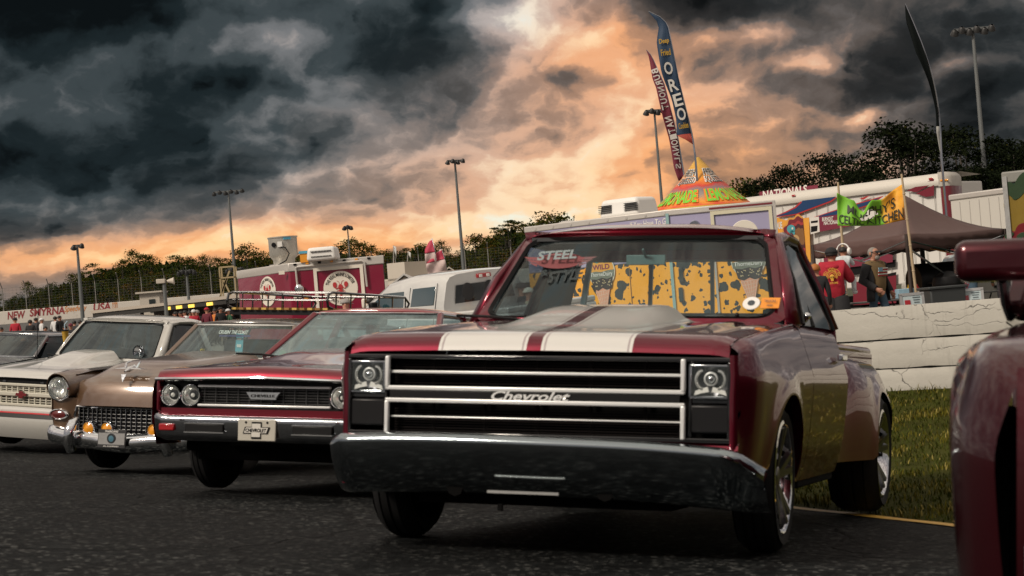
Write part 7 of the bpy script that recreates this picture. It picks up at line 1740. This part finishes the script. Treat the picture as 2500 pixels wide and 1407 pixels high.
crowd=[(36,775,83,'man in crimson polo shirt and dark cap walking away, left crowd',178,(REDC,DGR,dict(sleeve=SKIN)),BLK,None),(101,776,88,'slim man in white shirt and white cap in the left crowd',120,(WHC,DGR,dict(sleeve=SKIND)),WHC,None),(73,779,84,'big person in black with hood in the left crowd, beside the crimson polo',170,(BLK,BLK),None,None),
 (87,774,90,'tall dark figure with camera strap behind the white shirted man',150,(DGR,BLK),None,None),(145,769,86,'tallest man in black coat in the left crowd',60,(BLK,BLK),None,None),(134,771,92,'person in pale grey behind the tall man in black coat',170,(WHC,DGR),None,None),(110,795,82,'red faced person in maroon jacket right of the white shirt',20,(MARC,DGR),None,None),
 (158,793,80,'person in black with red scarf at centre of the left crowd',0,(BLK,BLK),None,None),(172,789,82,'person in dark coat with red face in the left crowd',10,(DGR,BLK),MARC,None),(181,781,88,'dark haired person at the back of the left crowd',170,(DGR,BLK),None,None),(195,780,85,'broad person in black near the white truck windshield',120,(BLK,BLK),None,None),(212,783,86,'person in white cap and orange brown top at the right of the left crowd',20,(ORC,BLK),WHC,None),
 (3,797,80,'dark figure at the very left edge of the picture',90,(BLK,BLK),None,None),(57,826,80,'seated person in navy with orange vest behind the grey car',160,(BLC,BLK),ORC,sit),(95,812,79,'seated person in maroon cap in front of the white shirted man',15,(DGR,BLK),MARC,sit),(109,820,79,'seated person in pale grey top, left crowd',165,(WHC,BLK),None,sit),(122,803,80,'person holding a red and white bag in the left crowd',10,(MARC,BLK),None,None)]
for u,v,d,lab,yw,C_,cap,po in crowd:
    top=px(u,v,d).z; hh=1.74 if po is None else 1.76
    person(lab,u,v,d,top-hh,R(yw),C_,po,dict(chest=.15,belly=.15),hair=HAIRK if cap is None else None,cap=cap,face=True,group='crowd beyond the row of cars')
for u,v,lab,C_,cap in((427,759,'brown haired person at the left end of the concession stand',(DGR,BLK),None),(440,758,'person in red top at the stand below the second lit sign',(REDC,BLK),None),(450,756,'person in pale shirt at the stand below the second lit sign',(WHC,BLK),None),(463,757,'person in light blue shirt at the stand between lit signs',(cloth('pale blue',(.35,.42,.48)),BLK),None),(472,755,'person in white cap at the stand below the third lit sign',(REDC,BLK),WHC),(480,756,'person in dark jacket right of the white cap at the stand',(DGR,BLK),cloth('grey cap',(.3,.28,.27))),
   (504,750,'person in red cap at the dark middle of the stand',(MARC,BLK),REDC),(510,755,'bald person in pink top at the stand',(cloth('pink',(.5,.2,.18)),BLK),None),(523,752,'person with orange face paint at the stand counter',(ORC,BLK),None),(537,748,'man in black hoodie below the rightmost lit sign',(BLK,BLK),None),(545,752,'person in salmon top right of the black hoodie',(cloth('salmon',(.5,.16,.12)),BLK),None),(556,753,'person in white cap with green top near the rack end',(GRC,BLK),WHC),(566,756,'person in dark top beside the rack end at the stand',(DGR,BLK),None)):
    d=77+rnd.random()*4; top=px(u,v,d).z; person(lab,u,v,d,top-1.72,R(rnd.uniform(-60,200)),C_,None,None,hair=HAIRK if cap is None else None,cap=cap,face=True,group='customers at the concession stand')
# ---------------------------------------------------------------- dark red vehicle at the right edge, mostly out of the picture
def edge_car():
    m=carmat(1.93,4.12,math.atan2(.30,.953)); DR=paint('deep burgundy paint',(.05,.0008,.005),.34,.7,coatior=1.4)
    t=thing('vintage_pickup','deep burgundy vintage pickup cut off by the right edge, rounded fender and wing mirror','pickup truck',mat=m)
    for s in(1,-1):
        # tall rounded fender: swept section, closed nose
        rows=[]
        for j in range(25):
            y=.02+1.62*j/24; g=min(1,max(0,(y-.0)/.42)); g=math.sqrt(1-(1-g)**2.2); top=.80+.12*g+.06*sstep(.4,1.6,y); bot=.30 if abs(y-.78)>.42 else .34+math.sqrt(max(0,.42**2-(y-.78)**2))
            row=[]
            for q in range(17):
                a=q/16; z=bot+(top-bot)*min(1,a/.72) if a<.72 else top
                xo=.965*(.80+.20*g)
                zz=(z-bot)/(top-bot+1e-6)
                if a<.72: x=xo-.10*max(0,zz-.55)**2/.2-.03*(1-zz)**2; 
                else: 
                    f=(a-.72)/.28; x=xo-.10-.38*f; z=top+.02*math.sin(f*PI*.5)+.08*f*sstep(.2,1.4,y)
                if a<.72 and zz>.8: z=bot+(top-bot)*(.8+.2*math.sin((zz-.8)/.2*PI/2))
                row.append(V((x*s,y,z)))
            rows.append(row)
        MB().grid(rows).build('front_fender',DR,t,60)
        rows=[]
        for q in range(14):
            z=.34+.50*q/13; hh=math.sin(PI*(.15+.75*q/13))
            rows.append([V((s*(.775-.62*k/10),.03-.10*math.sin(PI*min(1,k/8)*.5+.2)*hh,z)) for k in range(11)])
        MB().grid(rows).build('fender_nose',DR,t,60)
        c=V((s*.60,-.07,.60)); b=MB(); b.lathe([(.10,.06),(.105,-.02),(.09,-.04),(.001,-.05)],24,c,(0,1,0)); b.build('headlight',pmat('dark lens',(.02,.02,.022),.15,coat=1.),t,60)
        # door and cab side
        rows=[[V((s*interp(z,[(.3,.86),(.6,.92),(.9,.90),(1.05,.86)]),1.68+1.0*k/8,z)) for k in range(9)] for z in[.30+.75*q/10 for q in range(11)]]
        MB().grid(rows).build('door',DR,t,60)
        b=MB(); b.span((.84*s,1.62,1.04),(.70*s,2.0,1.55),.07,.06); b.build('front_pillar',DR,t,bevel=.015)
        b=MB(); b.span((.86*s,2.6,1.04),(.72*s,2.55,1.55),.10,.06); b.build('rear_pillar',DR,t,bevel=.015)
        b=MB(); b.poly([(.85*s,1.72,1.05),(.72*s,2.02,1.52),(.73*s,2.52,1.52),(.86*s,2.56,1.05)]); b.build('door_glass',DARKWIN,t)
        # wing mirror on a stalk
        b=MB(); b.tube([(s*.86,1.70,1.02),(s*.87,1.58,1.06),(s*.875,1.48,1.13)],.016,8); b.build('mirror_stalk',DARKCHROME,t)
        b=MB(); b.box((s*.865,1.44,1.19),(.31,.13,.132),Matrix.Rotation(R(-2),3,'Y')); mr=b.build('wing_mirror',DR,t,bevel=.040,seg=5)
        b=MB(); b.box((s*.905,1.526,1.185),(.21,.008,.08)); b.build('mirror_glass',CHROME,mr)
        b=MB(); b.box((s*.905,1.394,1.165),(.20,.006,.010)); b.build('mirror_trim',pmat('dark trim',(.01,.01,.01),.3),mr)
        b=MB(); b.box((.66*s,.78,.66),(.04,.9,.5)); b.build('wheel_well',UNDER,t)
        wheel(t,.80*s,.78,s,.37,.24,.26); wheel(t,.80*s,3.6,s,.37,.24,.26)
        rows=[[V((s*(.84+.10*math.sin(PI*k/16)*1.),2.9+1.5*k/16,z+(.26*math.sin(PI*k/16) if z>.5 else 0))) for k in range(17)] for z in(.38,.5,.62,.72)]
        MB().grid(rows).build('rear_fender',DR,t,60)
    rows=[]
    for j in range(13):
        y=-.05+1.68*j/12; rows.append([V((.54*q/8,y-.0+.12*abs(q/8)**3,.80+.30*math.sqrt(max(0,min(1,(y+.06)/.7)))*(1-.62*abs(q/8)**2.6)+.0)) for q in range(-8,9)])
    MB().grid(rows).build('hood',DR,t,60)
    b=MB(); b.box((0,-.03,.58),(.9,.08,.42)); b.build('grille',BLACK,t,bevel=.04)
    b=MB(); b.box((0,-.17,.40),(1.5,.06,.12)); b.build('front_bumper',DARKCHROME,t,bevel=.03)
    b=MB(); b.box((0,2.3,1.58),(1.44,.85,.10)); b.build('roof',DR,t,bevel=.045,seg=4)
    b=MB(); b.poly([(-.80,1.66,1.06),(.80,1.66,1.06),(.68,2.0,1.53),(-.68,2.0,1.53)]); b.build('windshield',DARKWIN,t)
    b=MB(); b.box((0,1.7,.7),(1.6,.1,.7)); b.box((0,2.2,.5),(1.6,1.0,.3)); b.box((0,3.6,.7),(1.5,1.7,.5)); b.build('cab_floor',UNDER,t)
edge_car()
# ---------------------------------------------------------------- stickers and small things on the striped truck
def ws_local(u,v):
    """point on the striped truck's windshield seen at a pixel, lifted off the glass"""
    inv=tmat.inverted(); o=inv@CAM; d=inv@px(u,v,1.)-o
    nrm=V((0,-.745,.667)); pt=V((0,1.655,1.15)); s=(pt-o).dot(nrm)/d.dot(nrm); p=o+d*s
    p=p+V((0,-.07*(1-(p.x/.8)**2)-.004,.003)); return p
up=V((0,.66,.75))
p=ws_local(1838,746)+V((0,-.010,.006)); b=MB(); b.lathe([(.046,0),(.044,-.003),(.001,-.003)],22,p,(0,.75,-.66)); s1=b.build('round_sticker',WHITEP,truck)
b=MB(); b.lathe([(.020,-.004),(.001,-.005)],10,p,(0,.75,-.66)); b.build('sticker_print',pmat('sticker ink',(.05,.06,.07),.5),s1)
p=ws_local(1884,748)+V((0,-.022,.012)); mm=facing(p,(1,0,0),up); b=MB(); b.box((0,0,0),(.098,.005,.075)); b.move(mm); s2=b.build('orange_sticker',pmat('orange sticker',(.75,.27,.03),.45),truck,bevel=.002)
text('TRUCKS',.06,.016,p+V((0,-.006,.008)),(1,0,0),up,pmat('sticker ink',(.05,.06,.07),.5),s2,bold=.02,th=.004); text('AND',.03,.012,p+V((0,-.02,-.014)),(1,0,0),up,pmat('sticker ink',(.05,.06,.07),.5),s2,bold=.02,th=.004)
SG=pmat('silver decal',(.22,.27,.28),.5); RDc=pmat('dusty red decal',(.20,.05,.055),.5); BKc=pmat('dark decal',(.02,.03,.032),.5)
p=ws_local(1371,646); mm=facing(p,(1,0,0),up)
pts=[V((.135*math.cos(a),0,.020+.060*math.sin(a))) for a in[2*PI*k/24 for k in range(24)]]; b=MB(); b.poly([mm@q for q in pts]); b.build('decal_oval',RDc,truck)
for s in(1,-1):
    b=MB()
    for k in range(3): b.poly([mm@V((s*(.10+.01*k),-.001,.045-.025*k)),mm@V((s*(.21-.02*k),-.001,.05-.022*k)),mm@V((s*(.18-.02*k),-.001,.030-.022*k)),mm@V((s*(.10+.01*k),-.001,.025-.025*k))])
    b.build('decal_wing',RDc,truck,weld=False)
text('STEEL',.225,.070,p+V((-.005,-.004,.043)),(1,0,.05),up,SG,truck,bold=.03,th=.004); text('&',.045,.045,ws_local(1337,670),(1,0,0),up,BKc,truck,bold=.01,th=.004)
text('STYLE',.20,.085,ws_local(1390,676),(1,0,.12),up,BKc,truck,bold=.02,th=.003,shear=.1)
p=ws_local(1806,772); b=MB(); b.ball(p+V((0,-.03,.0)),(.012,.012,.014)); b.build('washer_nozzle',BLACK,truck)
# paper cup on the grey car's roof
o=px(161,836,29.0); t=thing('paper_cup','yellow and black paper drink cup with straw standing on the grey car roof','cup',o)
b=MB(); b.lathe([(.001,0),(.040,0),(.055,.17),(.058,.175),(.058,.19),(.001,.19)],16); b.build('cup',pmat('yellow cup print',(.55,.33,.04),.5,dirt=((.02,.02,.02),16,.55)),t)
b=MB(); b.lathe([(.060,.175),(.060,.195),(.02,.20),(.001,.20)],16); b.build('lid',BLACK,t); b=MB(); b.tube([(0,0,.19),(.0,0,.28),(.05,0,.33)],.009,6); b.build('straw',pmat('pale blue straw',(.4,.55,.65),.4),t)
